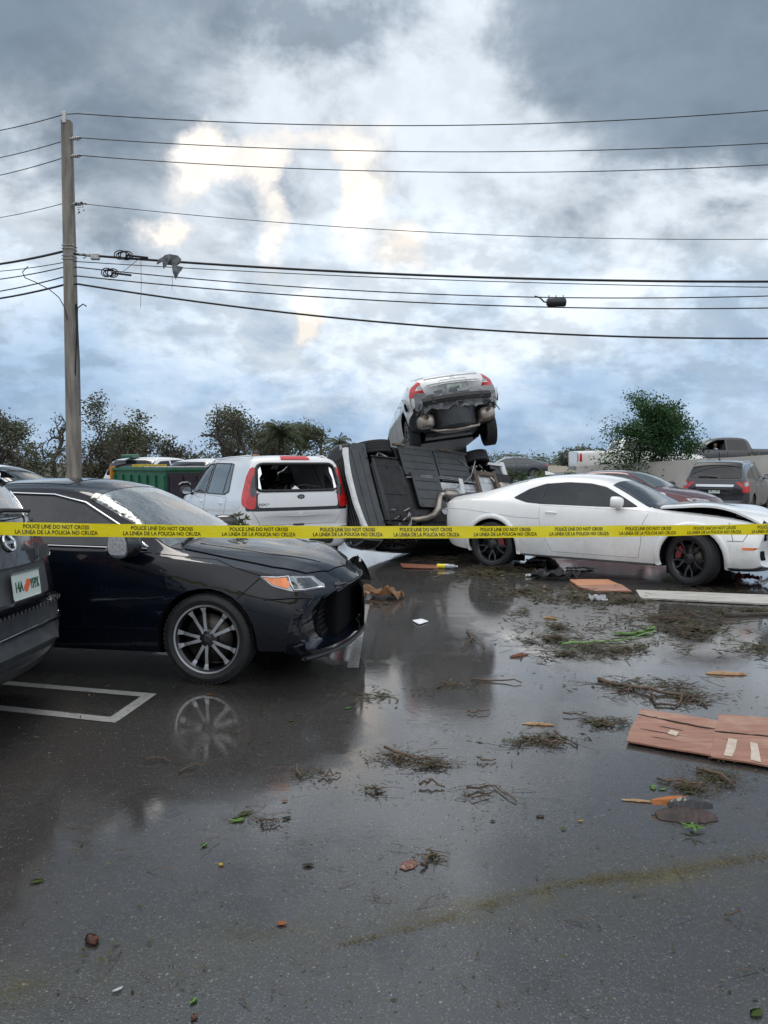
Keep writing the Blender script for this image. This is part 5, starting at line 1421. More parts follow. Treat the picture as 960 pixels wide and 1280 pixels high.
# ---- the car lying on its side
def side_car():
    t = R(24)
    fwd = Vector((-.70, -.714, .0)).normalized(); a = R(45)
    up = Vector((fwd.y, -fwd.x, 0)) ; up = Vector((up.x * cos(t), up.y * cos(t), -sin(t)))
    # tip the nose down a little: rear raised where the other car sits
    left = up.cross(fwd)
    Mx = Matrix((fwd, left, up)).transposed()
    Mx = Matrix.Rotation(R(-4), 3, Vector((.7, -.7, 0))) @ Mx
    wpos = at(466, 556, 13.1)
    O = wpos - Mx @ Vector((1.42, .80, .33)); O.z = 1.13
    rows = SEDAN[:-3] + [(1.95, .21, .84, .89, .84, .81, .88, .60, .92, 0, .05), (2.24, .22, .82, .87, .76, .79, .80, .56, .83, 0, .12), (2.33, .24, .80, .85, .66, .77, .70, .54, .72, 0, .14)]
    c = Car('sedan', 'wrecked silver sedan lying on its side with its black underside showing', 'car', rows, O, Mx, M['civic2'], (1.42, -1.32), .325, .385, yin=.56)
    U = c.root
    def plate(name, x0, x1, y0, y1, z, th=.02, m='under', ribs=0, par=None, rot=0, poly=None, label=None):
        bm = bmesh.new()
        pl = poly or rounded([(x0, y0), (x1, y0), (x1, y1), (x0, y1)], .05)
        prism(bm, pl, z - th, z, 'Z')
        xa, xb = min(p[0] for p in pl), max(p[0] for p in pl); ya, yb = min(p[1] for p in pl), max(p[1] for p in pl)
        lng = (xb - xa) > .55
        for k in range(ribs):
            if lng: box(bm, ((xa + xb) / 2, lerp(ya, yb, (k + 1) / (ribs + 1)), z - th - .002), (xb - xa - .14, .022, .016), bev=.006)
            else: box(bm, (lerp(xa, xb, (k + 1) / (ribs + 1)), (ya + yb) / 2, z - th - .002), (.022, yb - ya - .3, .016), bev=.006)
        for q in (.12, .5, .88) if ribs else ():
            for w_ in (.06, .94):
                rr = bmesh.ops.create_cone(bm, cap_ends=True, segments=8, radius1=.020, radius2=.014, depth=.010)
                for v in rr['verts']: v.co += Vector((lerp(xa, xb, q), lerp(ya, yb, w_), z - th - .003))
        fixn(bm)
        o = obj(name, bm, M[m], U, smooth=30)
        if label: o['label'] = label
        return o
    plate('bumper_undertray', 1.78, 2.26, -.78, .78, .18, ribs=2, poly=[(1.76, -.82), (2.05, -.80), (2.24, -.55), (2.29, 0), (2.24, .55), (2.05, .80), (1.76, .82), (1.80, .3), (1.80, -.3)])
    plate('engine_undertray', 1.02, 1.77, -.62, .46, .155, m='under2', ribs=1)
    plate('engine_undertray', 1.10, 1.70, .42, .60, .15, m='under2')
    plate('floor_panel', .08, .98, .30, .84, .165, ribs=3)
    plate('floor_panel', .14, .86, -.30, .36, .13, ribs=3)
    plate('floor_panel', -.86, .05, .24, .84, .16, ribs=4)
    plate('floor_panel', -.95, .9, -.82, -.42, .17, ribs=2, m='under2')
    plate('tunnel_shield', -.96, .24, -.40, .22, .19, m='foil', ribs=5)
    plate('rear_shield', -1.75, -.96, -.55, .50, .20, m='foil', ribs=4)
    plate('spare_well', -2.2, -1.72, -.5, .5, .19, .03, m='under2')
    plate('sill_rail', -.95, .95, .82, .875, .19, .05, m='greypl')
    plate('sill_rail', -.95, .95, -.875, -.82, .19, .05, m='greypl')
    # torn white foam strip along the nose
    bm = bmesh.new(); rnd = random.Random(2)
    A = []
    for k in range(15):
        y = lerp(.70, -.80, k / 14); x = 2.30 - .12 * abs(y / .8) ** 2.4
        wd = .062 + rnd.uniform(-.008, .012)
        A.append([bm.verts.new((x - .03, y, .145)), bm.verts.new((x + wd - .03, y, .16)), bm.verts.new((x + wd - .02, y, .20)), bm.verts.new((x - .03, y, .20))])
    for p_, q_ in zip(A, A[1:]):
        for j in range(4): bm.faces.new((p_[j], p_[(j + 1) % 4], q_[(j + 1) % 4], q_[j]))
    bm.faces.new(A[0]); bm.faces.new(A[-1][::-1]); fixn(bm)
    obj('bumper_strip', bm, M['whitepl'], U, smooth=40, label='torn white strip along the lower bumper edge')
    # black nose: lower grille and slats on the front face
    g = c.panel('lower_grille', [(-.82, .70), (-.82, .26), (.82, .26), (.82, .70), (.4, .74), (-.4, .74)], 'X', 1, .012, M['blackpl'], res=.08)
    for k in range(6):
        z = .31 + k * .062; c.trim('grille_slat', [(-.60 + .3 * (k > 3), z), (0, z), (.60 - .3 * (k > 3), z)], 'X', 1, .007, M['glossblk'], .02, parent=g)
    c.panel('black_nose_panel', [(1.72, .34), (1.72, .22), (2.2, .22), (2.22, .50), (2.0, .52)], 'Y', 1, .008, M['blackpl'])
    c.panel('black_nose_panel', [(1.84, .60), (1.84, .22), (2.22, .22), (2.24, .66), (2.0, .68)], 'Y', -1, .008, M['blackpl'])  # black panel laid over the body on the low side of the nose
    c.panel('black_sill_panel', [(-.92, .62), (-.92, .20), (1.0, .20), (1.0, .62)], 'Y', -1, .010, M['blackpl'], res=.12)  # flat black panel along the low side only
    for sd_ in (-1, 1):
        c.panel('headlight', [(1.78, .79), (1.92, .70), (2.24, .68), (2.14, .76), (1.95, .80)], 'Y', sd_, .008, M['clearl'])
        c.panel('side_window', [(-1.32, 1.06), (-1.05, 1.215), (-.66, 1.315), (-.2, 1.345), (.22, 1.325), (.52, 1.215), (.90, 1.0), (-1.0, 1.0)], 'Y', sd_, .004, M['glass'])
        c.panel('door', [(.95, .96), (.88, .6), (.86, .30), (-.18, .30), (-.20, .97)], 'Y', sd_, .003, seam=.010, res=.12)
        c.panel('door', [(-.22, .97), (-.20, .30), (-.86, .30), (-1.06, .62), (-1.20, .98)], 'Y', sd_, .003, seam=.010, res=.12)
    # exhaust
    bm = bmesh.new()
    tube(bm, [(1.20, -.50, .22), (1.05, -.54, .12), (.82, -.52, .10), (.60, -.46, .10), (.44, -.34, .09), (.34, -.18, .09), (.28, -.08, .09), (.20, -.06, .09)], [.045, .05, .055, .055, .055, .05, .048, .048], 12)
    tube(bm, [(.20, -.06, .09), (.14, -.06, .09), (-.16, -.06, .09), (-.22, -.06, .10)], [.05, .10, .10, .05], 14)
    tube(bm, [(-.22, -.06, .11), (-.5, -.06, .11), (-.9, -.06, .11), (-1.25, .0, .10), (-1.45, .05, .11)], .036, 10)
    obj('exhaust_pipe', bm, M['exh'], U, smooth=40)
    bm = bmesh.new(); tube(bm, [(-.40, -.06, .11), (-.46, -.06, .10), (-.78, -.06, .10), (-.84, -.06, .11)], [.05, .085, .085, .05], 14); obj('resonator', bm, M['foil'], U, smooth=40)
    bm = bmesh.new(); box(bm, (-1.88, .0, .17), (.36, .62, .17), bev=.07); obj('muffler', bm, M['exh'], U, smooth=50)
    bm = bmesh.new(); box(bm, (-.28, -.07, .0), (.10, .62, .015), Matrix.Rotation(R(8), 3, 'Z')); obj('tunnel_brace', bm, M['whitepl'], U)
    bm = bmesh.new(); box(bm, (-1.0, .0, .13), (.11, 1.2, .05), bev=.02); box(bm, (-1.62, .0, .14), (.09, 1.05, .06), bev=.02)
    for s_ in (-1, 1): box(bm, (-1.31, s_ * .46, .15), (.62, .09, .06), bev=.02)
    obj('rear_subframe', bm, M['rust'], U)
    for s_ in (-1, 1):
        bm = bmesh.new()
        tube(bm, [(-.62, s_ * .70, .13), (-1.0, s_ * .50, .16), (-1.28, s_ * .66, .24)], .02, 8); tube(bm, [(-1.60, s_ * .30, .14), (-1.34, s_ * .68, .22)], .022, 8)
        obj('rear_link', bm, M['steel'], U, smooth=50)
        bm = bmesh.new()
        tube(bm, [(1.12, s_ * .42, .20), (1.30, s_ * .60, .17), (1.42, s_ * .70, .22)], .028, 8); tube(bm, [(1.70, s_ * .36, .20), (1.46, s_ * .70, .20)], .018, 8)
        tube(bm, [(1.42, s_ * .30, .25), (1.42, s_ * .72, .30)], .017, 8)
        obj('front_arm', bm, M['steel'], U, smooth=50)
        bm = bmesh.new(); q = [(-1.34, s_ * .54, .26), (-1.36, s_ * .52, .62)]
        tube(bm, q, [.055, .045], 10); obj('spring', bm, M['rust'], U, smooth=50)
    bm = bmesh.new(); box(bm, (-1.12, -.50, .20), (.62, .50, .16), bev=.06); obj('fuel_tank', bm, M['under'], U, smooth=40)
    for x, y, L_ in ((.95, .86, .3), (-.3, .86, .4), (1.0, -.5, .2)):
        bm = bmesh.new(); box(bm, (x, y, .14), (L_, .04, .05), bev=.01); obj('jacking_bracket', bm, M['rust'], U)
    for y0, y1 in ((.25, .30), (.235, .27)):
        bm = bmesh.new(); tube(bm, [(1.0, y0, .125), (.5, y1, .115), (-.2, y1, .125), (-.9, y0, .13), (-1.3, y0 + .3, .16)], .009, 6); obj('brake_line', bm, M['steel'], U)
    bm = bmesh.new(); tube(bm, [(-.30, .10, .10), (-.75, .34, .06), (-1.15, .72, .14)], .014, 6); obj('parking_brake_cable', bm, M['steel'], U)
    bm = bmesh.new(); tube(bm, [(1.42, -.66, .26), (1.42, -.2, .22), (1.42, .2, .22), (1.42, .66, .26)], .030, 10); obj('drive_shaft', bm, M['rust'], U, smooth=50)
    bm = bmesh.new(); box(bm, (1.36, .18, .20), (.34, .36, .12), bev=.05); box(bm, (1.30, -.16, .21), (.40, .30, .14), bev=.04); obj('oil_pan', bm, M['disc'], U, smooth=40)
    bm = bmesh.new(); box(bm, (1.68, 0, .145), (.10, 1.2, .05), bev=.02); obj('front_crossmember', bm, M['blackpl'], U, smooth=40)
    bm = bmesh.new(); box(bm, (-2.2, .62, .34), (.16, .42, .22), bev=.04); box(bm, (-1.9, .74, .24), (.5, .05, .05)); obj('rear_bumper_bracket', bm, M['whitepl'], U, smooth=50)
    rnd = random.Random(8)
    for k in range(16):
        bm = bmesh.new()
        p = Vector((1.38 + rnd.uniform(-.25, .3), -.58 + rnd.uniform(-.16, .2), .14)); q = p + Vector((rnd.uniform(-.2, .2), rnd.uniform(-.16, .16), rnd.uniform(-.10, .06)))
        tube(bm, [p, lerp(p, q, .5) + Vector((0, 0, -.06)), q], .009, 5)
        obj('loose_hose', bm, M['steel' if k % 3 else 'rubber'], U)
    c.finish()
    for x in (1.42, -1.32):
        for sd_ in (-1, 1):
            w_ = c.wheel(x, sd_, .90 if sd_ < 0 else .93, 'civic', .22, .215, steer=R(14) if x > 0 else 0)
            if x > 0 and sd_ > 0: w_.rotation_euler[0] = R(-20); w_.location.z += .02
    return c
side_car()

# ---- the white sedan perched on top
def top_car():
    rows = [(-2.28, .60, .50, .68, .84, .70, .90, .62, .94, 0, .14), (-2.22, .56, .62, .82, .93, .80, 1.02, .66, 1.05, 0, .16),
            (-2.05, .44, .76, .88, .98, .84, 1.09, .66, 1.13, 0, .10), (-1.8, .24, .84, .90, 1.0, .86, 1.15, .62, 1.19, 0, .03),
            (-1.4, .20, .86, .90, .99, .86, 1.25, .59, 1.30), (-.95, .19, .86, .90, .97, .86, 1.335, .575, 1.385), (-.4, .19, .86, .90, .95, .86, 1.365, .575, 1.415),
            (.15, .19, .86, .90, .94, .86, 1.345, .58, 1.40), (.55, .19, .86, .90, .93, .86, 1.22, .63, 1.27), (1.0, .19, .86, .90, .92, .85, .99, .73, 1.04),
            (1.12, .19, .86, .90, .91, .85, .95, .73, 1.0), (1.5, .2, .85, .90, .88, .83, .91, .66, .955), (1.95, .21, .82, .88, .80, .78, .84, .56, .88, 0, .12),
            (2.22, .22, .76, .83, .70, .72, .74, .5, .77, 0, .28), (2.34, .26, .68, .76, .58, .66, .62, .45, .65, 0, .34)]
    Mx = Matrix.Rotation(R(96), 3, 'Z') @ Matrix.Rotation(R(8), 3, 'Y') @ Matrix.Rotation(R(-8), 3, 'X')
    Yr = 14.0
    ref = at(563, 469, Yr)                  # rear edge of the lid
    O = ref - Mx @ Vector((-2.15, 0, 1.14))
    def hf(bm):
        for f in bm.faces:
            if f.normal.z < -.25 and f.calc_center_median().z < .62: f.material_index = 2
    c = Car('sedan', 'white sedan perched high on the overturned car with its rear bumper torn off', 'car', rows, O, Mx, M['civic'], (1.43, -1.27), .325, .385, yin=.58, hull_fn=hf)
    U = c.root
    # boot lid, lip, plate and badge
    lid = c.panel('boot_lid', rounded([(-.56, .82), (.56, .82), (.62, 1.00), (.56, 1.10), (-.56, 1.10), (-.62, 1.00)], .04), 'X', -1, .02, seam=.012)
    c.panel('boot_lip', rounded([(-.54, 1.06), (.54, 1.06), (.50, 1.12), (-.50, 1.12)], .02), 'X', -1, .035, skirt=.035, parent=lid)
    c.panel('plate_recess', rounded([(-.30, .88), (.30, .88), (.24, 1.0), (-.24, 1.0)], .03), 'X', -1, .016, M['civic2'], parent=lid)
    c.trim('recess_edge', [(-.34, .87), (-.25, 1.005), (.25, 1.005), (.34, .87)], 'X', -1, .010, c.paint, .018, parent=lid)
    p, n = c.hit(-.02, .915, 'X', -1)
    Mr = Matrix.Rotation(R(-6), 3, 'X')
    c.flat('number_plate', rectp(.30, .15, .012), p + n * .05, Mr @ Vector((0, -1, 0)), Mr @ Vector((-.35, 0, 1)), .004, M['platew'])
    c.lettering('IYT N68', .05, p + n * .06 - Vector((.0, 0, .03)), Mr @ Vector((0, -1, 0)), Mr @ Vector((-.35, 0, 1)), M['plateg'], lid, bold=.01, sx=.8)
    p, n = c.hit(.0, 1.035, 'X', -1); bm = bmesh.new()
    for a, b in (((-.03, -.03), (-.035, .035)), ((.03, -.03), (.035, .035)), ((-.032, 0), (.032, 0))):
        tube(bm, [p + n * .02 + Vector((0, a[0], a[1])), p + n * .02 + Vector((0, b[0], b[1]))], .006, 6)
    pts = [p + n * .02 + Vector((0, .05 * cos(q), .045 * sin(q))) for q in [2 * pi * k / 20 for k in range(21)]]
    tube(bm, pts, .004, 5, cap=False); obj('emblem', bm, M['chrome'], lid)
    # C-shaped lamps
    for sd_ in (-1, 1):
        C_ = [(.27, .80), (.33, .97), (.50, 1.07), (.72, 1.115), (.74, 1.07), (.56, 1.02), (.44, .955), (.41, .90), (.68, .905), (.66, .85), (.44, .80)]
        l = c.panel('tail_light', C_, 150, sd_, .014, M['redl'], res=.04, skirt=.02)
        c.panel('reflector', [(.46, .93), (.64, .925), (.55, .995)], 150, sd_, .010, M['clearl'], parent=l)
        c.panel('side_window', [(-1.38, 1.06), (-1.1, 1.20), (-.66, 1.30), (-.2, 1.325), (.20, 1.30), (.50, 1.195), (.88, .98), (-1.0, .985)], 'Y', sd_, .004, M['glass'])
        c.panel('door', [(.95, .94), (.88, .6), (.86, .30), (-.18, .30), (-.20, .95)], 'Y', sd_, .003, seam=.010, res=.12)
        c.panel('door', [(-.22, .95), (-.20, .30), (-.82, .30), (-1.0, .62), (-1.16, .97)], 'Y', sd_, .003, seam=.010, res=.12)
        c.handle(-1.0, .86, sd_)
        # bent quarter panel left hanging at the corner
        c.panel('torn_quarter_panel', [(.62, .84), (.86, .80), (.84, .56), (.70, .48), (.60, .58)], 135, sd_, .035, M['civic'], res=.04, noise_amp=.05, skirt=.02)
        c.panel('vent_opening', [(.69, .72), (.76, .74), (.78, .62), (.71, .60)], 135, sd_, .064, M['well'], res=.05)
    # crumpled rear panel
    bm = bmesh.new(); rings = []
    rnd = random.Random(4)
    for i in range(22):
        y = lerp(-.80, .80, i / 21); colm = []
        for j in range(7):
            z = lerp(.82, .50 + .12 * noise.noise(Vector((y * 7, 0, 3))), j / 6)
            x = -2.34 + .16 * abs(y) ** 2 + .09 * noise.noise(Vector((y * 6, z * 9, 1.0))) + .03 * noise.noise(Vector((y * 17, z * 19, 1.0))) - (.03 if j == 6 else 0)
            colm.append(bm.verts.new((x, y, z)))
        rings.append(colm)
    for A, B in zip(rings, rings[1:]):
        for j in range(6): bm.faces.new((A[j], A[j + 1], B[j + 1], B[j]))
    bmesh.ops.solidify(bm, geom=bm.faces[:], thickness=.008)
    obj('crumpled_rear_panel', bm, M['civic2'], U, smooth=28)
    # bumper beam
    bm = bmesh.new(); P = [Vector((-2.47 + .16 * (y / .7) ** 2, y, .735)) for y in [lerp(-.66, .66, k / 10) for k in range(11)]]
    for a, b in ((0, .045), (.035, .03), (-.035, .03)):
        tube(bm, [p_ + Vector((0, 0, a - .085)) for p_ in P], b, 8)
    box(bm, (-2.36, .45, .65), (.16, .09, .10)); box(bm, (-2.36, -.45, .65), (.16, .09, .10))
    obj('bumper_beam', bm, M['blackpl'], U, smooth=40)
    # spare wheel well, mufflers, cross pipe
    bm = bmesh.new(); lathe(bm, [(0, .12), (.32, .13), (.39, .18), (.42, .34), (.42, .60)], 28, axis='Z')
    for v in bm.verts: v.co += Vector((-1.93, 0, .04))
    fixn(bm); obj('spare_wheel_well', bm, M['under'], U, smooth=40)
    for s_ in (-1, 1):
        bm = bmesh.new()
        rr = bmesh.ops.create_uvsphere(bm, u_segments=18, v_segments=12, radius=1)
        for v in bm.verts:
            q = Vector([math.copysign(abs(t_) ** .6, t_) for t_ in v.co]); v.co = Vector((-2.02 + q.x * .20, s_ * .60 + q.y * .17, .36 + q.z * .115))
        tube(bm, [(-2.12, s_ * .58, .40), (-2.30, s_ * .60, .40), (-2.34, s_ * .64, .47)], .030, 10)
        obj('muffler', bm, M['exh'], U, smooth=60)
    bm = bmesh.new(); tube(bm, [(-1.95, -.46, .22), (-2.14, -.40, .17), (-2.16, 0, .15), (-2.12, .40, .16), (-1.9, .48, .24)], .027, 10)
    obj('exhaust_pipe', bm, M['exh'], U, smooth=60)
    bm = bmesh.new()
    box(bm, (-1.30, 0, .22), (.5, 1.1, .10), bev=.03); tube(bm, [(-1.27, -.75, .30), (-1.27, .75, .30)], .045, 10)
    for s_ in (-1, 1): tube(bm, [(-1.5, s_ * .3, .18), (-1.27, s_ * .72, .24)], .03, 8); tube(bm, [(-.9, s_ * .5, .2), (-1.2, s_ * .7, .22)], .03, 8)
    obj('rear_axle', bm, M['blackpl'], U, smooth=40)
    bm = bmesh.new(); box(bm, (.2, 0, .17), (2.0, 1.5, .03), bev=.01); obj('floor_panel', bm, M['under'], U)
    rnd = random.Random(3)
    for k in range(22):
        bm = bmesh.new()
        s_ = 1 if k % 2 else -1
        p = Vector((-2.32, s_ * .66 + rnd.uniform(-.12, .12), .58 + rnd.uniform(-.10, .05))); q = p + Vector((rnd.uniform(-.12, .05), rnd.uniform(-.1, .1), rnd.uniform(-.18, .02)))
        tube(bm, [p, lerp(p, q, .5) + Vector((-.03, 0, 0)), q], rnd.uniform(.006, .014), 5)
        obj('torn_bracket', bm, M['blackpl'], U)
    c.panel('rear_window', [(-1.62, -.60), (-1.62, .60), (-.98, .55), (-.98, -.55)], 'Z', 1, .005, M['glass'])
    c.finish()
    for x in (1.43, -1.27):
        for sd_ in (-1, 1): c.wheel(x, sd_, .88 if sd_ > 0 else .93, 'civic', .225, .22, z=.22 if x < 0 else .30)
    c.root.scale = (1, .93, 1.04)
top_car()
# ------------------------------------------------------------------ ground, raised road, wall, markings
def sheet(name, pts, mat, z=None, **tags):
    bm = bmesh.new(); vs = [bm.verts.new(p if z is None else (p[0], p[1], z)) for p in pts]; f = bm.faces.new(vs); bm.normal_update()
    if f.normal.z < 0: f.normal_flip()
    return obj(name, bm, mat, **tags)
sheet('grass_ground', [(-900, -60), (900, -60), (900, 1800), (-900, 1800)], M['soil'], -.02, kind='structure')
sheet('asphalt_lot', [(-30, -10), (30, -10), (30, 27), (4.5, 34.4), (-30, 38)], M['asphalt'], 0.0, kind='structure')
# retaining wall line
WA, WB = Vector((7.75, 31.0, 0)), Vector((20.0, 20.1, 0))
def wall_top(t): return 1.46 + .55 * t * 1.68
def wall_at(t): return WA.lerp(WB, t)
def ground_back(x): return .50 + .025 * max(0, min(20, x))
bm = bmesh.new(); N = 14; wdir = (WB - WA).normalized(); nrm = Vector((-wdir.y, wdir.x, 0))
if nrm.y < 0: nrm = -nrm
rings = []
for k in range(N + 1):
    p = wall_at(k / N); h = wall_top(k / N) + .01 * sin(k * 2.3)
    rings.append([bm.verts.new(p + Vector((0, 0, -.1))), bm.verts.new(p + Vector((0, 0, h))), bm.verts.new(p + nrm * .24 + Vector((0, 0, h + .01))), bm.verts.new(p + nrm * .24 + Vector((0, 0, -.1)))])
for A, B in zip(rings, rings[1:]):
    for j in range(4): bm.faces.new((A[j], A[(j + 1) % 4], B[(j + 1) % 4], B[j]))
bm.faces.new(rings[0]); bm.faces.new(rings[-1][::-1]); fixn(bm)
wl = tag(obj('retaining_wall', bm, M['wallc']), 'long beige stucco wall rising to the right behind the parked cars', 'wall')
# terrain behind the wall
bm = bmesh.new(); rows_ = []
xs = [-2, 1, 3, 4.5, 6.0, WA.x + .05] + [wall_at(k / 8).x for k in range(1, 9)] + [26, 40, 80, 200]
def front_y(x):
    if x < WA.x: return lerp(40, 31.3, max(0, min(1, (x + 2) / (WA.x + 2))))
    if x < WB.x: t = (x - WA.x) / (WB.x - WA.x); return wall_at(t).y + .12
    return WB.y + .12
def base_h(x):
    return (0 if x < 1 else lerp(0, .9, min(1, (x - 1) / 6)))
for x in xs:
    y0 = front_y(x); zt = ground_back(x); colm = []
    soft = x < WA.x
    for j, (dy, f) in enumerate(((0, 0.0 if soft else .95), (.5, .35 if soft else .97), (1.4, .8 if soft else 1.0), (3, 1.0), (30, 1.0), (80, 1.0), (700, 1.0))):
        hh = zt if x > 1 else zt * max(0, (x + 2) / 3)
        colm.append(bm.verts.new((x + (dy * .0), y0 + dy, hh * f - (.03 if j == 0 and soft else 0))))
    rows_.append(colm)
for A, B in zip(rows_, rows_[1:]):
    for j in range(6): bm.faces.new((A[j], B[j], B[j + 1], A[j + 1]))
bm.normal_update()
obj('raised_bank', bm, M['tan'], smooth=True, kind='structure')
bm = bmesh.new(); L = []
for x in (2.0, 6, 10, 14, 18, 22, 30, 80):
    L.append([bm.verts.new((x, y, ground_back(x) * (1 if x > 1 else 0) + .012)) for y in (34.2, 60)])
for A, B in zip(L, L[1:]): bm.faces.new((A[0], B[0], B[1], A[1]))
obj('far_road', bm, M['road2'], kind='structure')

def strip_line(name, pts, w, mat, z=.004, label=None):
    bm = bmesh.new(); P = [gnd(*p) for p in pts]; prev = None; vs = []
    for i, p in enumerate(P):
        a = (P[i] - P[i - 1]).normalized() if i else (P[1] - P[0]).normalized()
        b = (P[i + 1] - P[i]).normalized() if i < len(P) - 1 else a
        n1 = Vector((-a.y, a.x, 0)); n2 = Vector((-b.y, b.x, 0)); m = (n1 + n2).normalized(); k = w / 2 / max(.5, m.dot(n1))
        vs.append((bm.verts.new(Vector((p.x, p.y, z)) + m * k), bm.verts.new(Vector((p.x, p.y, z)) - m * k)))
    for A, B in zip(vs, vs[1:]): bm.faces.new((A[0], B[0], B[1], A[1]))
    bm.normal_update()
    for f in bm.faces:
        if f.normal.z < 0: f.normal_flip()
    o = obj(name, bm, mat, kind='structure')
    return o
strip_line('painted_bay_line', [(-70, 847.5), (186, 869.5), (141, 900.5), (-70, 878)], .085, M['line'])
strip_line('worn_bay_line', [(457, 756), (449, 790), (441, 835)], .09, M['line2'])

# ------------------------------------------------------------------ trees
def grow(bm, p, d, L, r, depth, rnd, tips, gn=.25, split=(2, 3), up=.12, mids=None, seg=6, rk=1.0):
    n = 4; pts = [p.copy()]; rad = [r]
    for i in range(n):
        d = (d + Vector((rnd.gauss(0, gn), rnd.gauss(0, gn), rnd.gauss(0, gn * .7) + up * .3))).normalized()
        p = p + d * L / n; pts.append(p.copy()); rad.append(lerp(r, r * min(.9, .62 * rk), (i + 1) / n))
    tube(bm, pts, rad, seg if depth > 1 else 4)
    if mids is not None and depth <= 2: mids.extend(pts[1:])
    if depth == 0 or r < .008: tips.append((pts[-1], d)); return
    for k in range(rnd.randint(*split)):
        ax = Vector((rnd.gauss(0, 1), rnd.gauss(0, 1), rnd.gauss(0, .6))).normalized()
        nd = (d * .75 + ax * .75 + Vector((0, 0, up))).normalized()
        grow(bm, pts[-1 if k else rnd.choice((-1, -2))], nd, L * rnd.uniform(.62, .86), rad[-1] * min(1.0, rnd.uniform(.6, .8) * rk), depth - 1, rnd, tips, gn, split, up, mids, seg, rk)
def leaves(bm, centers, n, rad, size, rnd, flat=.7, asp=.55, lay=1.0):
    for c in centers:
        k = n if rnd.random() > .15 else n // 3
        for _ in range(k):
            v = Vector((rnd.gauss(0, 1), rnd.gauss(0, 1), rnd.gauss(0, flat)))
            q = c + v * rad * .5
            a = Vector((rnd.gauss(0, 1), rnd.gauss(0, 1), rnd.gauss(0, .6) * lay)).normalized(); b = a.cross(Vector((rnd.gauss(0, 1) * lay, rnd.gauss(0, 1) * lay, 1 if lay < 1 else rnd.gauss(0, 1)))).normalized()
            s_ = size * rnd.uniform(.6, 1.3)
            vs = [bm.verts.new(q - a * s_), bm.verts.new(q + b * s_ * asp), bm.verts.new(q + a * s_), bm.verts.new(q - b * s_ * asp)]
            bm.faces.new(vs)
def tree(name, label, loc, h, spread, seed, mat='fol1', dens=50, size=.07, depth=4, trunks=1, lean=(0, 0), bare=.0, clump=.55, trunk_frac=.3, cat='tree', group=None, r0=.22, up=.12, gn=.25, low=0, lowh=.45, rk=1.0):
    rnd = random.Random(seed); root = thing(name, label, cat, loc, group=group)
    tb = bmesh.new(); tips = []; mids = []
    for k in range(trunks):
        a = 2 * pi * k / max(1, trunks) + rnd.random()
        d = Vector((lean[0] + (.45 * cos(a) if trunks > 1 else rnd.gauss(0, .08)), lean[1] + (.45 * sin(a) if trunks > 1 else rnd.gauss(0, .08)), 1)).normalized()
        grow(tb, Vector((.1 * cos(a) * (trunks > 1), .1 * sin(a) * (trunks > 1), -.05)), d, h * trunk_frac, r0 / sqrt(trunks), depth, rnd, tips, gn=gn, up=up, mids=mids, rk=rk)
    # fit to the height and spread
    mx = max(t[0].z for t in tips); sx = max(max(abs(t[0].x), abs(t[0].y)) for t in tips)
    kz = (h - clump * .4) / mx; kx = (spread - clump * .3) / sx
    S = Matrix.Diagonal((kx, kx, kz, 1)); bmesh.ops.transform(tb, matrix=S, verts=tb.verts)
    cs = [Vector((t[0].x * kx, t[0].y * kx, t[0].z * kz)) for t in tips if rnd.random() >= bare]
    cs += [Vector((m.x * kx, m.y * kx, m.z * kz)) for m in mids if rnd.random() > (.55 + bare * .45)]
    obj('trunk', tb, M['bark'], root, smooth=60)
    lb = bmesh.new(); leaves(lb, cs, dens, clump, size, rnd)
    for k in range(low):
        c = Vector((rnd.uniform(-spread, spread) * .72, rnd.uniform(-1, 1) * spread * .5, rnd.uniform(.2, h * lowh)))
        leaves(lb, [c], dens, clump * 1.3, size, rnd)
    obj('crown', lb, M[mat], root)
    return root
def shrub(name, label, loc, h, wdt, seed, mat, n=500, size=.05, group=None, cat='shrub'):
    rnd = random.Random(seed); root = thing(name, label, cat, loc, group=group)
    tb = bmesh.new(); cs = []
    for k in range(9):
        a = rnd.uniform(0, 2 * pi); q = Vector((cos(a) * wdt * rnd.uniform(.1, .5), sin(a) * wdt * .5 * rnd.uniform(.1, .6), h * rnd.uniform(.5, 1)))
        tube(tb, [(0, 0, -.05), q * .5 + Vector((rnd.gauss(0, .05), 0, .05)), q], [.02, .014, .006], 5)
        cs += [q, q * .75, q * .5]
    obj('stems', tb, M['bark'], root)
    lb = bmesh.new(); leaves(lb, cs, max(6, n // len(cs)), wdt * .30, size, rnd, flat=.8); obj('foliage', lb, M[mat], root)
    return root
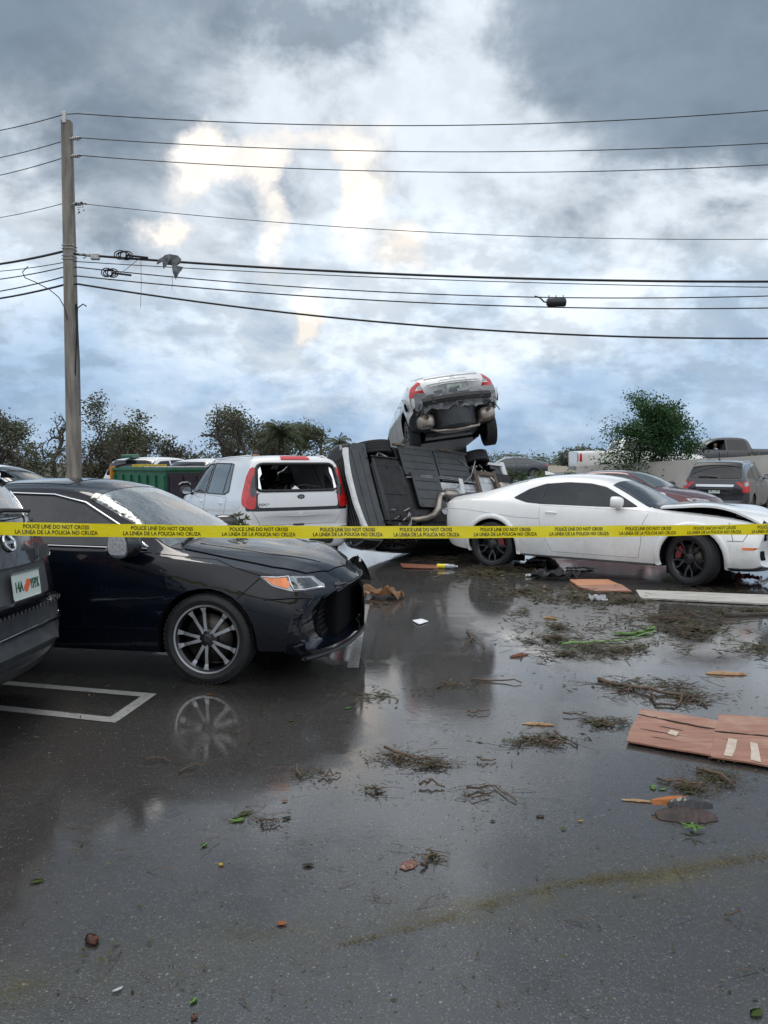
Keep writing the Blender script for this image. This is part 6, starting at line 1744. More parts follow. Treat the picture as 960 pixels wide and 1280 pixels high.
def palm(label, loc, h, fr, seed, n=16, group=None):
    rnd = random.Random(seed); root = thing('palm_tree', label, 'palm tree', loc, group=group)
    tb = bmesh.new(); tube(tb, [(0, 0, -.1), (.03, 0, h * .4), (-.02, .02, h * .75), (0, 0, h)], [.19, .15, .14, .13], 10); obj('trunk', tb, M['bark'], root, smooth=50)
    for k in range(n):
        fb = bmesh.new(); a = 2 * pi * k / n + rnd.uniform(-.2, .2); e = rnd.uniform(-.5, 1.15); L_ = fr * rnd.uniform(.8, 1.1)
        dr = Vector((cos(a), sin(a), 0)); pts = []
        for i in range(8):
            t = i / 7; pts.append(Vector((0, 0, h)) + dr * L_ * t * cos(e * (1 - t * .3)) + Vector((0, 0, L_ * (t * sin(e) - .42 * t * t))))
        tube(fb, pts, [.018] * 7 + [.004], 4)
        sd_ = dr.cross(Vector((0, 0, 1)))
        for i in range(1, 8):
            for j in range(4):
                c = pts[i - 1].lerp(pts[i], j / 4)
                for s_ in (-1, 1):
                    tip = c + sd_ * s_ * fr * .30 * sin(pi * min(1, (i + j / 4) / 7.6)) + dr * .12 - Vector((0, 0, rnd.uniform(.08, .24)))
                    o_ = dr * .018
                    fb.faces.new((fb.verts.new(c - o_), fb.verts.new(c + o_), fb.verts.new(tip)))
        obj('frond', fb, M['folp'], root)
    return root
def tp(px, Y, z=0): p = at(px, 600, Y); return (p.x, Y, z)
def hgt(py, Y, z=0): return at(480, py, Y).z - z
GT = 'storm-stripped trees along the far side of the lot'
tree('oak_tree', 'gnarled oak with sparse crown at the left edge, left of the pole', tp(38, 44), hgt(514, 44), 2.4, 11, 'fol1', 30, .075, depth=4, clump=.6, group=GT, low=14)
tree('oak_tree', 'bare broken oak limbs reaching in at the far left edge', tp(-8, 43), hgt(512, 43), 1.9, 12, 'fol1', 22, .07, depth=4, bare=.5, clump=.5, group=GT, low=10)
tree('oak_tree', 'tall oak whose ragged top shows just right of the utility pole', tp(112, 46), hgt(487, 46), 2.0, 13, 'fol1', 28, .08, depth=4, clump=.6, bare=.15, group=GT, low=14)
tree('laurel_tree', 'broad open-crowned tree between the pole and the dumpster', tp(163, 40), hgt(510, 40), 2.7, 14, 'fol2', 18, .085, depth=4, clump=.55, trunks=3, bare=.05, group=GT, low=10)
tree('bare_tree', 'twisted leafless tree leaning right above the silver crossover', tp(212, 41), hgt(541, 41), 1.7, 15, 'fol1', 16, .07, depth=4, bare=.7, clump=.4, trunks=2, lean=(.5, 0), group=GT, low=6)
tree('oak_tree', 'dark oak with a hooked bare limb above the silver hatchback', tp(288, 42), hgt(504, 42), 1.9, 16, 'fol1', 26, .08, depth=4, bare=.18, clump=.55, group=GT, low=14)
tree('oak_tree', 'dense oak beside the palm, left of the wrecked pile', tp(330, 45), hgt(516, 45), 2.0, 17, 'fol1', 34, .08, depth=4, clump=.65, group=GT, low=14)
tree('broadleaf_tree', 'ragged tree behind the palm near the wrecked pile', tp(394, 46), hgt(528, 46), 1.7, 18, 'fol1', 30, .08, depth=4, bare=.2, clump=.5, group=GT, low=10)
palm('bushy cabbage palm left of the wrecked pile', tp(352, 40), hgt(540, 40), 1.35, 3, 60)
for seed_, px_, Y_, py_, sp_, ln_, tr_, lb_ in ((61, 232, 38, 540, 2.2, (.3, 0), 2, 'leafless storm-broken tree right behind the dumpster'), (62, 270, 37, 503, 1.7, (.25, 0), 1, 'stripped tree with a hooked top left of the dark oak'),
        (63, 74, 39, 512, 2.2, (0, 0), 2, 'stripped tree behind the pole base with spreading limbs'), (66, 8, 38, 516, 2.0, (.3, 0), 2, 'stripped limbs crossing the far left edge of the tree line'), (67, 150, 36, 512, 2.3, (.1, 0), 3, 'twiggy stripped tree over the white crossover'),
        (68, 305, 38, 512, 1.6, (.4, 0), 1, 'leaning stripped trunk over the silver hatchback'), (69, 196, 36, 545, 1.6, (.6, 0), 1, 'bent bare trunk reaching right above the dumpster')):
    tree('bare_tree', lb_, tp(px_, Y_), hgt(py_, Y_), sp_, seed_, 'fol1', 12, .075, depth=5, bare=.92, clump=.35, trunks=tr_, lean=ln_, group=GT, low=3, gn=.46, r0=.26, trunk_frac=.34, rk=1.22)
tree('oak_tree', 'low oak between the two palms', tp(372, 48), hgt(526, 48), 2.0, 65, 'fol2', 46, .08, depth=4, clump=.6, group=GT, low=20)
palm('small palm just left of the overturned car', tp(424, 43), hgt(552, 43), 1.0, 4, 18)
for k, (px, Y, py, wd, m) in enumerate(((12, 38, 554, 2.6, 'folb'), (52, 37, 552, 2.6, 'fol1'), (92, 36, 550, 2.4, 'folb'), (128, 38, 556, 2.6, 'folb'), (158, 37, 556, 2.4, 'folb'), (205, 40, 560, 2.6, 'fol1'), (243, 40, 563, 2.6, 'folb'),
                                        (272, 39, 560, 2.4, 'fol1'), (305, 39, 556, 2.4, 'fol1'), (330, 40, 550, 2.2, 'folb'), (372, 40, 556, 2.6, 'fol1'), (402, 41, 554, 2.4, 'fol1'), (436, 42, 560, 2.2, 'folp'), (455, 44, 563, 2.0, 'fol1'))):
    lb = {0: 'tangled brown brush at the far left edge of the tree line', 1: 'dark green thicket left of the utility pole', 2: 'brown brush directly behind the foot of the utility pole', 3: 'dry brush just right of the foot of the utility pole', 4: 'brown brush behind the white crossover', 5: 'green thicket behind the dumpster',
          6: 'brown brush above the pale silver crossover', 7: 'green thicket above the front of the silver hatchback', 8: 'green thicket over the rear door of the silver hatchback', 9: 'brown brush left of the bushy cabbage palm', 10: 'green thicket right of the bushy cabbage palm', 11: 'green thicket above the rear window of the silver hatchback', 12: 'palm scrub touching the nose of the overturned car', 13: 'last green thicket before the overturned car'}[k]
    shrub('thicket', lb, tp(px, Y), hgt(py, Y) - .2, wd, 40 + k, m, n=1200, size=.08, group='undergrowth along the tree line')
# right tree and plants on the wall
tree('leafy_tree', 'leafy round-topped tree growing just behind the wall', tp(800, 30.0, .86), hgt(491, 30.0, .86), 1.95, 25, 'fol3', 84, .050, depth=4, trunks=4, clump=.42, trunk_frac=.28, up=.2, gn=.2, r0=.12, low=95, lowh=.62)
for k, (px, Y, hh, wd, m, lb) in enumerate(((744, 31.2, .55, .8, 'folg', 'bright green shrub at the left foot of the leafy tree'), (765, 31.0, .6, .9, 'folg', 'light green shrub before the white pickup bed'), (790, 30.4, .5, .8, 'fol3', 'dark low shrub under the leafy tree'),
                              (838, 29.2, .5, .8, 'fol3', 'dark shrub on the wall right of the leafy tree'), (873, 28.8, .30, .45, 'folg', 'little tuft on the wall before the white pickup nose'), (902, 28.0, .26, .5, 'folg', 'tuft on the wall under the black pickup door'), (918, 27.6, .22, .4, 'fol3', 'dark tuft on the wall under the pickup rear door'),
                              (937, 27.1, .34, .6, 'folg', 'yellow-green tuft on the wall below the pickup bed'), (955, 26.7, .28, .5, 'folg', 'tuft on the wall at the right edge'),
                              (628, 35.0, .75, 1.2, 'folg', 'bright shrub beside the rear of the slate sedan'), (655, 34.4, .5, 1.0, 'fol3', 'low shrub above the coupe roof at its left'), (682, 33.6, .4, 1.0, 'folg', 'low hedge plant above the middle of the coupe roof'), (712, 32.2, .55, .8, 'fol3', 'shrub at the left end of the wall'), (640, 34.6, .55, .7, 'litter', 'reddish shrub before the slate sedan wheel'), (838, 23.4, .75, .8, 'fol3', 'dark plant between the maroon sedan and the charcoal crossover'))):
    shrub('shrub', lb, tp(px, Y, 0 if k == 14 else (ground_back(at(px, 580, Y).x) + (.35 if 3 < k < 9 else 0))), hh + (.0 if not 3 < k < 9 else .35), wd, 70 + k, m, n=420, size=.045)
# a torn branch hanging on the wall
def sprig(bm, p, pts, rad, rnd, mat=0): pass
rnd = random.Random(31)
wb_ = at(823, 590, 29.0)
br = thing('hanging_branch', 'torn brown branch hanging down the wall face', 'branch', tuple(wb_))
bm = bmesh.new()
for k in range(5):
    pts = [Vector((0, 0, .45))]; d_ = Vector((rnd.uniform(-.3, .3), -.05, -1))
    for i in range(5): d_ = d_ + Vector((rnd.gauss(0, .35), 0, rnd.gauss(0, .2))); pts.append(pts[-1] + d_.normalized() * .16)
    tube(bm, pts, [.016, .013, .01, .008, .006, .003], 5)
tube(bm, [(.3, -.05, .22), (.7, -.05, .16), (1.2, -.07, .02)], [.012, .009, .004], 5)
obj('twigs', bm, M['twig'], br)
bm = bmesh.new(); leaves(bm, [Vector((rnd.uniform(-.25, .2), -.03, rnd.uniform(-.2, .45))) for _ in range(8)], 10, .14, .04, rnd); obj('foliage', bm, M['litter'], br)
# distant wood and palm on the horizon
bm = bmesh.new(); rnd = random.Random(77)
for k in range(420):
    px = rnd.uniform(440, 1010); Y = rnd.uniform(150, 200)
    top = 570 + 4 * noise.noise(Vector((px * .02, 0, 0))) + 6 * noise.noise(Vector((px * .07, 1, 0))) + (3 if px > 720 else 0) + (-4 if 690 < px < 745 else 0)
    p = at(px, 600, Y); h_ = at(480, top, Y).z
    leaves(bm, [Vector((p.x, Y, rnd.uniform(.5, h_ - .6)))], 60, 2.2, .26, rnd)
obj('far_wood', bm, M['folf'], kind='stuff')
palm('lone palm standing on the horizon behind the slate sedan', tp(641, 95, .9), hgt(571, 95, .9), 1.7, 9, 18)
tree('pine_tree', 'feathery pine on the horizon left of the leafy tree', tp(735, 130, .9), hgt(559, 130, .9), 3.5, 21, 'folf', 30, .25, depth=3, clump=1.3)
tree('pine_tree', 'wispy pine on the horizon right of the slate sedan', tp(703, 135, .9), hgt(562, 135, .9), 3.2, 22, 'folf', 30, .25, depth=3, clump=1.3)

# ------------------------------------------------------------------ utility pole and wires
PB = at(93, 590, 22.0); PT = at(83.5, 152, 22.0)
pl = thing('utility_pole', 'tall weathered concrete utility pole carrying nine wires', 'pole', (PB.x, 22.0, 0))
ax = (PT - PB).normalized(); base = PB - ax * (PB.z + .3) / ax.z
bm = bmesh.new(); rings = []
for k in range(17):
    t = k / 16; c = base.lerp(PT, t) - Vector((PB.x, 22.0, 0)); a = lerp(.185, .130, t)
    ch = a * .28; pr = [(-a + ch, -a), (a - ch, -a), (a, -a + ch), (a, a - ch), (a - ch, a), (-a + ch, a), (-a, a - ch), (-a, -a + ch)]
    rings.append([bm.verts.new(c + Vector((x, y, 0))) for x, y in pr])
for A, B in zip(rings, rings[1:]):
    for j in range(8): bm.faces.new((A[j], A[(j + 1) % 8], B[(j + 1) % 8], B[j]))
f = bm.faces.new(rings[-1]); f2 = bm.faces.new(rings[0][::-1]); fixn(bm)
obj('shaft', bm, M['concrete'], pl, smooth=30)
def lp(px, py, Y=22.0): return at(px, py, Y) - Vector((PB.x, 22.0, 0))
for py in (308, 312, 321, 325):
    t = (at(90, py, 22).z - base.z) / (PT.z - base.z); c = base.lerp(PT, t) - Vector((PB.x, 22.0, 0)); a = lerp(.185, .130, t) + .01
    bm = bmesh.new(); tube(bm, [c + Vector((a * x, a * y, 0)) for x, y in ((-1, -1), (1, -1), (1, 1), (-1, 1), (-1, -1))], .013, 6); obj('steel_band', bm, M['steel'], pl)
bm = bmesh.new(); box(bm, lp(80.5, 147, 21.9), (.12, .12, .34), bev=.03); tube(bm, [lp(80, 142), lp(80.5, 150), lp(85, 156)], [.04, .06, .05], 8); obj('top_bracket', bm, M['steel'], pl)
for py in (172, 194, 254):
    bm = bmesh.new(); c = lp(95.5 if py < 250 else 97, py + 1, 21.9)
    for q in range(4):
        rr = bmesh.ops.create_cone(bm, cap_ends=True, segments=12, radius1=.055, radius2=.055, depth=.03)
        for v in rr['verts']: v.co = Matrix.Rotation(R(90), 3, 'Y') @ v.co + c + Vector((q * .05 - .08, 0, 0))
    tube(bm, [c - Vector((.25, 0, 0)), c + Vector((.14, 0, 0))], .018, 6); obj('insulator', bm, M['steel'], pl)
bm = bmesh.new(); tube(bm, [lp(95, 560), lp(93, 500), lp(95, 440, 21.75), lp(96, 400, 21.75), lp(97, 385, 21.75), lp(104, 380, 21.7), lp(108, 383, 21.7)], .018, 6); obj('riser_cable', bm, M['wire'], pl)
bm = bmesh.new(); tube(bm, [lp(100, 520, 21.74), lp(98.5, 450, 21.76), lp(95, 380, 21.8)], .03, 6); obj('riser_conduit', bm, M['greypl'], pl)
wires = [((142, 157, 138), (143, 163), .013, 'top thin wire over everything'), ((172, 189, 179), (176, 197), .012, 'second wire from the top'), ((194, 214, 206), (197, 219), .012, 'third wire from the top'),
         ((254, 287, 299), (254, 272), .010, 'lone thin wire midway up the pole'), ((318, 342, 352), (314, 330), .034, 'thick black cable with a coil beside the pole'), ((327, 347, 359), (328, 339), .012, 'thin wire just under the thick upper cable'),
         ((334, 365, 370), (334, 349), .016, 'cable running into the black splice box'), ((345, 376, 385), (346, 364), .018, 'cable just under the black splice box'), ((355, 403, 423), (356, 373), .028, 'lowest and most sagging black cable')]
WZ = []
for (ya, yb, yc), (yl, yr), rad, lb in wires:
    pa, pb, pc = at(97, ya, 21.85), at(480, yb, 21.85), at(960, yc, 21.85)
    def q(x, pa=pa, pb=pb, pc=pc):
        return (pa.z * (x - pb.x) * (x - pc.x) / ((pa.x - pb.x) * (pa.x - pc.x)) + pb.z * (x - pa.x) * (x - pc.x) / ((pb.x - pa.x) * (pb.x - pc.x)) + pc.z * (x - pa.x) * (x - pb.x) / ((pc.x - pa.x) * (pc.x - pb.x)))
    WZ.append(q)
    pts = [Vector((x, 21.85, q(x))) for x in [lerp(28, pa.x, k / 44) for k in range(45)]]
    l0, l1 = at(80, yl, 22.1), at(0, yr, 24.6); d_ = l1 - l0
    pts += [l0 + d_ * t + Vector((0, 0, (.10 * t * (t - 1)) + .045 * max(0, t - 1) ** 2)) for t in (0, .15, .35, .6, .8, 1.0, 1.4, 2.0, 3, 4.5, 6, 8)]
    bm = bmesh.new(); tube(bm, pts, rad, 6)
    tag(obj('overhead_wire', bm, M['wire'] if rad > .011 else M['wirel']), lb + ' across the sky', 'wire', 'wires strung along the pole line')
# coils, clamp box, splice box, hanging strings
def coil(px, py, w_, h_, label, qi):
    bm = bmesh.new(); c = at(px, py, 21.8)
    for k in range(4):
        pts = [c + Vector((w_ * .5 * cos(a) + .05 * k, .02 * k - .04, h_ * .5 * sin(a) + .02 * sin(k * 2 + a))) for a in [2 * pi * i / 18 for i in range(19)]]
        tube(bm, pts, .016, 5, cap=False)
    tube(bm, [c + Vector((w_ * .4, 0, .0)), c + Vector((w_ * 1.2, 0, -.03)), c + Vector((w_ * 2.2, .04, -.06))], .03, 6)
    tag(obj('cable_coil', bm, M['wire']), label, 'cable coil')
coil(151, 319, .34, .20, 'coil of spare cable on the thick upper cable', 4)
coil(134, 341, .30, .20, 'smaller coil of cable below the thick upper cable', 6)
bm = bmesh.new(); box(bm, at(119, 321, 21.8), (.24, .14, .16), bev=.02); tube(bm, [at(100, 318, 21.8), at(106, 317, 21.8), at(112, 320, 21.8)], .035, 8); tube(bm, [at(104, 323, 21.8), at(112, 318, 21.8)], .02, 6)
tag(obj('junction_box', bm, M['steel']), 'small grey junction box on the cable right of the pole', 'junction box')
sb = thing('splice_box', 'black splice box hanging from the wires right of centre', 'splice box', tuple(at(695, 378, 21.83)))
bm = bmesh.new(); lathe(bm, [(0, -.26), (.08, -.26), (.115, -.22), (.115, .24), (.10, .27), (0, .27)], 14, axis='X'); fixn(bm)
for x in (-.2, 0, .2): tube(bm, [(x, 0, .08), (x, 0, .20)], .012, 5)
obj('case', bm, M['blackpl'], sb, smooth=40)
bm = bmesh.new(); tube(bm, [(-.26, 0, .0), (-.34, 0, .02), (-.45, 0, .13), (-.6, 0, .17)], .022, 6); obj('cable_tail', bm, M['wire'], sb)
for px, y0, y1 in ((176, 322, 386), (215, 345, 362), ):
    bm = bmesh.new(); tube(bm, [at(px, y0, 21.8), at(px + .6, (y0 + y1) / 2, 21.8), at(px - .4, y1, 21.8)], .006, 4)
    tag(obj('hanging_string', bm, M['wirel']), 'thin loose string hanging %s' % ('near the coil right of the pole' if px < 200 else 'below the torn grey sheet'), 'string')
bm = bmesh.new(); tube(bm, [at(173, 324, 21.8), at(156, 338, 21.8), at(142, 345, 21.8)], .007, 4); tag(obj('loose_wire', bm, M['wirel']), 'thin loose wire slanting between the two coils', 'wire')
bm = bmesh.new(); tube(bm, [at(35, 333, 22.3), at(28, 340, 22.3), at(31, 347, 22.3), at(45, 353, 22.2), at(62, 362, 22.1), at(74, 372, 21.95), at(81, 385, 21.85), at(84, 400, 21.8)], .014, 5); tag(obj('loose_wire', bm, M['wire']), 'curled loose wire drooping left of the pole', 'wire')
# leaves caught on the wire
rnd = random.Random(5); c0 = at(100, 259, 21.8); lt_ = thing('leaf_tuft', 'tuft of leaves caught on the lone thin wire by the pole', 'leaves', tuple(c0))
for k in range(20):
    bm = bmesh.new(); leaves(bm, [Vector((0, 0, (k % 3 - 1) * .12))], 1, .13, .045, rnd)
    if len(bm.faces): obj('leaf', bm, M['dkleaf'], lt_)
# torn sheet hanging over the thick cable
bm = bmesh.new(); rnd = random.Random(9)
def flap(pts, y):
    vs = [bm.verts.new(at(px, py, 21.8 + y + .06 * noise.noise(Vector((px * .1, py * .1, y))))) for px, py in pts]
    bm.faces.new(vs)
flap([(196, 330), (199, 324), (206, 319), (203, 327), (197, 331)], -.10); flap([(206, 319), (212, 317.5), (214, 323), (209, 331), (204, 336), (203, 327)], -.16)
flap([(212, 317.5), (222, 319), (225, 324), (220, 333), (214, 330), (209, 331), (214, 323)], -.08); flap([(222, 319), (226, 323), (226.5, 329), (220, 333), (225, 324)], -.02)
flap([(215, 331), (229, 334), (226, 339), (219, 349), (216, 340)], -.12); flap([(229, 334), (226, 339), (221, 335)], -.04)
bmesh.ops.triangulate(bm, faces=bm.faces[:]); bmesh.ops.remove_doubles(bm, verts=bm.verts, dist=.004)
bmesh.ops.subdivide_edges(bm, edges=bm.edges[:], cuts=2, use_grid_fill=True)
for v in bm.verts: v.co += Vector((0, .07 * noise.noise(v.co * 5), .015 * noise.noise(v.co * 8)))
bmesh.ops.solidify(bm, geom=bm.faces[:], thickness=.008)
tag(obj('torn_sheet', bm, M['banner']), 'torn grey plastic sheet draped over the thick cable', 'torn sheet')

# ------------------------------------------------------------------ dumpster
dth = R(50)
p0 = at(208, 640, 17.3)
D = thing('dumpster', 'green steel dumpster with dark end and yellow edges', 'dumpster', (p0.x, 17.3, 0), dth)
LN, WD, HT = 1.35, 2.15, 1.38      # along +x (dark end face width), along +y (green side)
bm = bmesh.new()
box(bm, (LN / 2, WD / 2, HT / 2 + .06), (LN, WD, HT)); obj('bin', bm, M['green'], D)
def dbox(name, c, s, m, bev=.006):
    bm = bmesh.new(); box(bm, c, s, bev=bev); return obj(name, bm, M[m], D)
for k in range(7): dbox('side_rib', (-.025, .06 + k * (WD - .12) / 6, HT / 2 + .02), (.05, .06, HT - .14), 'green')
dbox('end_panel', (LN / 2, -.012, HT / 2 + .03), (LN - .06, .02, HT - .06), 'purple')
for k in range(4): dbox('end_rib', (.1 + k * (LN - .2) / 3, -.035, HT / 2), (.05, .035, HT - .12), 'purple')
dbox('fork_pocket', (-.06, WD * .40, .66), (.10, .30, .20), 'green'); dbox('pocket_mouth', (-.112, WD * .40, .66), (.01, .24, .14), 'well')
for c, s_ in (((-.02, WD / 2, HT + .08), (.07, WD + .1, .06)), ((LN + .02, WD / 2, HT + .08), (.07, WD + .1, .06)), ((LN / 2, -.02, HT + .082), (LN, .07, .056))): dbox('rim_rail', c, s_, 'green')
dbox('yellow_edge', (-.03, WD + .02, HT / 2 + .25), (.12, .06, HT - .2), 'orangey'); dbox('yellow_rail', (LN * .75, WD + .03, HT + .16), (LN * .7, .09, .06), 'yellow')
dbox('lid', (LN * .54, WD * .25, HT + .13), (LN * .92, WD * .46, .03), 'steel', .01); dbox('lid', (LN * .54, WD * .74, HT + .12), (LN * .92, WD * .46, .03), 'green', .01)
bm = bmesh.new(); tube(bm, [(.32, -.05, 1.12), (.34, -.11, 1.16), (.5, -.12, 1.17), (.62, -.05, 1.12)], .02, 8); obj('end_handle', bm, M['steel'], D)
dbox('skid', (LN / 2, .3, .03), (LN, .12, .06), 'rust'); dbox('skid', (LN / 2, WD - .3, .03), (LN, .12, .06), 'rust')

# ------------------------------------------------------------------ police tape
TA, TB = 4.55, .25
def tape_pt(u):
    Y = TA / (1 - TB * u); px = 480 + u * 960
    py = 665.3 - 4.6 * (abs(u + .0) / .5) ** 2.1 * (1 if u < 0 else .85)
    return at(px, py, Y)
us = [lerp(-.72, .72, k / 260) for k in range(261)]; P = [tape_pt(u) for u in us]
S = [0]
for a, b in zip(P, P[1:]): S.append(S[-1] + (b - a).length)
def tape_frame(s, v):
    """point on the tape: s along, v up from the middle"""
    import bisect
    i = max(0, min(len(S) - 2, bisect.bisect_right(S, s) - 1)); t = (s - S[i]) / (S[i + 1] - S[i])
    p = P[i].lerp(P[i + 1], t); d_ = (P[i + 1] - P[i]).normalized(); n = Vector((d_.y, -d_.x, 0)).normalized()
    tw = .30 * sin(s * 1.3 + .5) + .16 * sin(s * 4.1) + .08 * sin(s * 11.3)
    up = (Vector((0, 0, 1)) * cos(tw) + n * sin(tw)).normalized()
    return p + up * v + n * (.012 * noise.noise(Vector((s * 3, v * 20, 0))) + .004 * noise.noise(Vector((s * 14, v * 30, 4)))), n * cos(tw) - Vector((0, 0, 1)) * sin(tw)
def tape_mat():
    m, t, b = mat_base('yellow_tape')
    tc = t.new('ShaderNodeTexCoord').outputs['Object']; n = t.noise(tc, 3, 4); n2 = t.noise(t.mapping(tc, scale=(1, 1, 6)), 26, 4)
    c = t.mix(t.mapr(n.outputs[0], .35, .65), (.90, .74, .012), (.95, .84, .04)); t.l.new(c, b.inputs['Base Color'])
    b.inputs['Roughness'].default_value = .35
    bp = t.new('ShaderNodeBump', {'Height': n2.outputs[0], 'Strength': .35, 'Distance': .01}); t.l.new(bp.outputs[0], b.inputs['Normal'])
    out = t.n['Material Output']; tl = t.new('ShaderNodeBsdfTranslucent', {0: c}); ms = t.new('ShaderNodeMixShader', {0: .42, 1: b.outputs[0], 2: tl.outputs[0]}); t.l.new(ms.outputs[0], out.inputs[0])
    return m
bm = bmesh.new(); HW = .037; prev = None
for k in range(len(P) * 2 - 1):
    s = S[-1] * k / (len(P) * 2 - 2)
    r_ = [bm.verts.new(tape_frame(s, v)[0]) for v in (-HW, -HW * .4, HW * .4, HW)]
    if prev:
        for j in range(3): bm.faces.new((prev[j], r_[j], r_[j + 1], prev[j + 1]))
    prev = r_
tapeo = obj('barrier_tape', bm, tape_mat(), smooth=True)
tag(tapeo, 'long yellow police tape stretched across the whole view', 'tape')
M['ink'] = pmat('black_ink', (.022, .018, .012), .5, var=.3)
import bisect
for px in (-66, 71, 203, 324, 435, 533, 632, 724, 810, 893, 972, 1050):
    u = (px - 480) / 960
    i = max(0, min(len(us) - 2, bisect.bisect_right(us, u) - 1)); s0 = S[i] + (S[i + 1] - S[i]) * (u - us[i]) / (us[i + 1] - us[i])
    for txt, v0, wd in (('POLICE LINE DO NOT CROSS', .0055, .33), ('LA LINEA DE LA POLICIA NO CRUZA', -.0245, .415)):
        b2 = text_bm(txt, .0215, 1.0, .022, 1.0)
        x0, x1 = min(v.co.x for v in b2.verts), max(v.co.x for v in b2.verts); k_ = wd / (x1 - x0)
        for v in b2.verts:
            p, n = tape_frame(s0 + (v.co.x - (x0 + x1) / 2) * k_, v0 + v.co.y); v.co = p + n * .0032
        obj('lettering', b2, M['ink'], tapeo)
# ------------------------------------------------------------------ people
def skin_body(joints, edges, name, mat, parent, sub=2, root=0):
    bm = bmesh.new(); vs = [bm.verts.new(j[:3]) for j in joints]
    for a, b in edges: bm.edges.new((vs[a], vs[b]))
    me = bpy.data.meshes.new(name); bm.to_mesh(me); bm.free()
    o = bpy.data.objects.new(name, me); col.objects.link(o)
    o.modifiers.new('k', 'SKIN'); sk = me.skin_vertices[0].data if me.skin_vertices else None
    if sk is None:
        me.skin_vertices.new() if hasattr(me.skin_vertices, 'new') else None
        sk = me.skin_vertices[0].data
    for i, j in enumerate(joints): sk[i].radius = (j[3], j[4] if len(j) > 4 else j[3]); sk[i].use_root = (i == root)
    md = o.modifiers.new('s', 'SUBSURF'); md.levels = sub
    dg = bpy.context.evaluated_depsgraph_get(); ev = o.evaluated_get(dg); b2 = bmesh.new(); b2.from_mesh(ev.to_mesh()); ev.to_mesh_clear()
    bpy.data.objects.remove(o); bpy.data.meshes.remove(me)
    for f in b2.faces: f.smooth = True
    return obj(name, b2, mat, parent)
def head_bm(c, r, fwd):
    bm = bmesh.new(); bmesh.ops.create_uvsphere(bm, u_segments=20, v_segments=14, radius=1)
    for v in bm.verts:
        q = v.co.copy(); x = q.x * .92; z = q.z * 1.18
        y = q.y * .78 * (1 - .18 * max(0, -q.z))
        if q.x > .8 and -.15 < q.z < .2 and abs(q.y) < .3: x += .22 * (1 - abs(q.y) / .3)          # nose
        if q.z < -.5: x += .06
        v.co = Vector((x, y, z)) * r
    a = atan2(fwd[1], fwd[0]); bmesh.ops.transform(bm, matrix=Matrix.Translation(c) @ Matrix.Rotation(a, 4, 'Z'), verts=bm.verts)
    return bm
def hair_bm(c, r, fwd):
    bm = bmesh.new(); bmesh.ops.create_uvsphere(bm, u_segments=20, v_segments=14, radius=1)
    dele = [v for v in bm.verts if v.co.z < .25 and v.co.x > -.15 or v.co.z < -.45]
    bmesh.ops.delete(bm, geom=dele, context='VERTS')
    for v in bm.verts: q = v.co; v.co = Vector((q.x * .97, q.y * .86, q.z * 1.24)) * r * 1.02
    a = atan2(fwd[1], fwd[0]); bmesh.ops.transform(bm, matrix=Matrix.Translation(c) @ Matrix.Rotation(a, 4, 'Z'), verts=bm.verts)
    return bm
def hand(parent, w_, d_, up, skin, s_=1.0):
    """palm and five separate bent fingers"""
    d_ = Vector(d_).normalized(); up = Vector(up).normalized(); sd_ = d_.cross(up).normalized(); w_ = Vector(w_)
    J = [(*w_, .024), (*(w_ + d_ * .045), .034, .018), (*(w_ + d_ * .085), .034, .016)]; E = [(0, 1), (1, 2)]
    for k, L in enumerate((.062, .072, .067, .052)):
        o_ = sd_ * (.028 - .019 * k); b0 = w_ + d_ * .088 + o_
        i = len(J); J += [(*b0, .009), (*(b0 + d_ * L * .5 - up * .008), .0085), (*(b0 + d_ * L * .82 - up * .03), .0075)]; E += [(2, i), (i, i + 1), (i + 1, i + 2)]
    i = len(J); b0 = w_ + d_ * .035 + sd_ * .035; J += [(*b0, .011), (*(b0 + d_ * .028 + sd_ * .026), .010), (*(b0 + d_ * .055 + sd_ * .036), .0085)]; E += [(1, i), (i, i + 1), (i + 1, i + 2)]
    return skin_body(J, E, 'hand', skin, parent, 1, 0)
# bystander whose head shows over the silver hatchback
Y = 17.0; hp = at(320, 571, Y)
pr = thing('person', 'person standing behind the silver hatchback, only the head showing over its roof', 'person', (hp.x, Y, 0))
H = hp.z + .13; k = H / 1.8
J = [(0, 0, .97 * k, .15, .12), (0, 0, 1.15 * k, .14, .11), (0, 0, 1.36 * k, .17, .12), (0, 0, 1.50 * k, .07), (-.19, 0, 1.44 * k, .07), (-.25, .02, 1.14 * k, .05), (-.24, -.10, .90 * k, .035), (.19, 0, 1.44 * k, .07), (.25, .02, 1.14 * k, .05), (.24, -.10, .90 * k, .035)]
skin_body(J, [(0, 1), (1, 2), (2, 3), (2, 4), (4, 5), (5, 6), (2, 7), (7, 8), (8, 9)], 'shirt', M['greypl'], pr)
J = [(0, 0, .98 * k, .14, .12), (-.10, 0, .90 * k, .10), (-.11, -.02, .50 * k, .065), (-.12, 0, .09 * k, .045), (.10, 0, .90 * k, .10), (.11, -.02, .50 * k, .065), (.12, 0, .09 * k, .045)]
skin_body(J, [(0, 1), (1, 2), (2, 3), (0, 4), (4, 5), (5, 6)], 'trousers', M['trousers'], pr)
bm = head_bm(Vector((0, 0, hp.z)), .105, (0, -1)); tube(bm, [(0, 0, hp.z - .09), (0, .01, hp.z - .22)], .050, 10); obj('head', bm, M['skin'], pr, smooth=60)
obj('hair', hair_bm(Vector((0, 0, hp.z + .005)), .105, (0, -1)), M['hair'], pr, smooth=60)
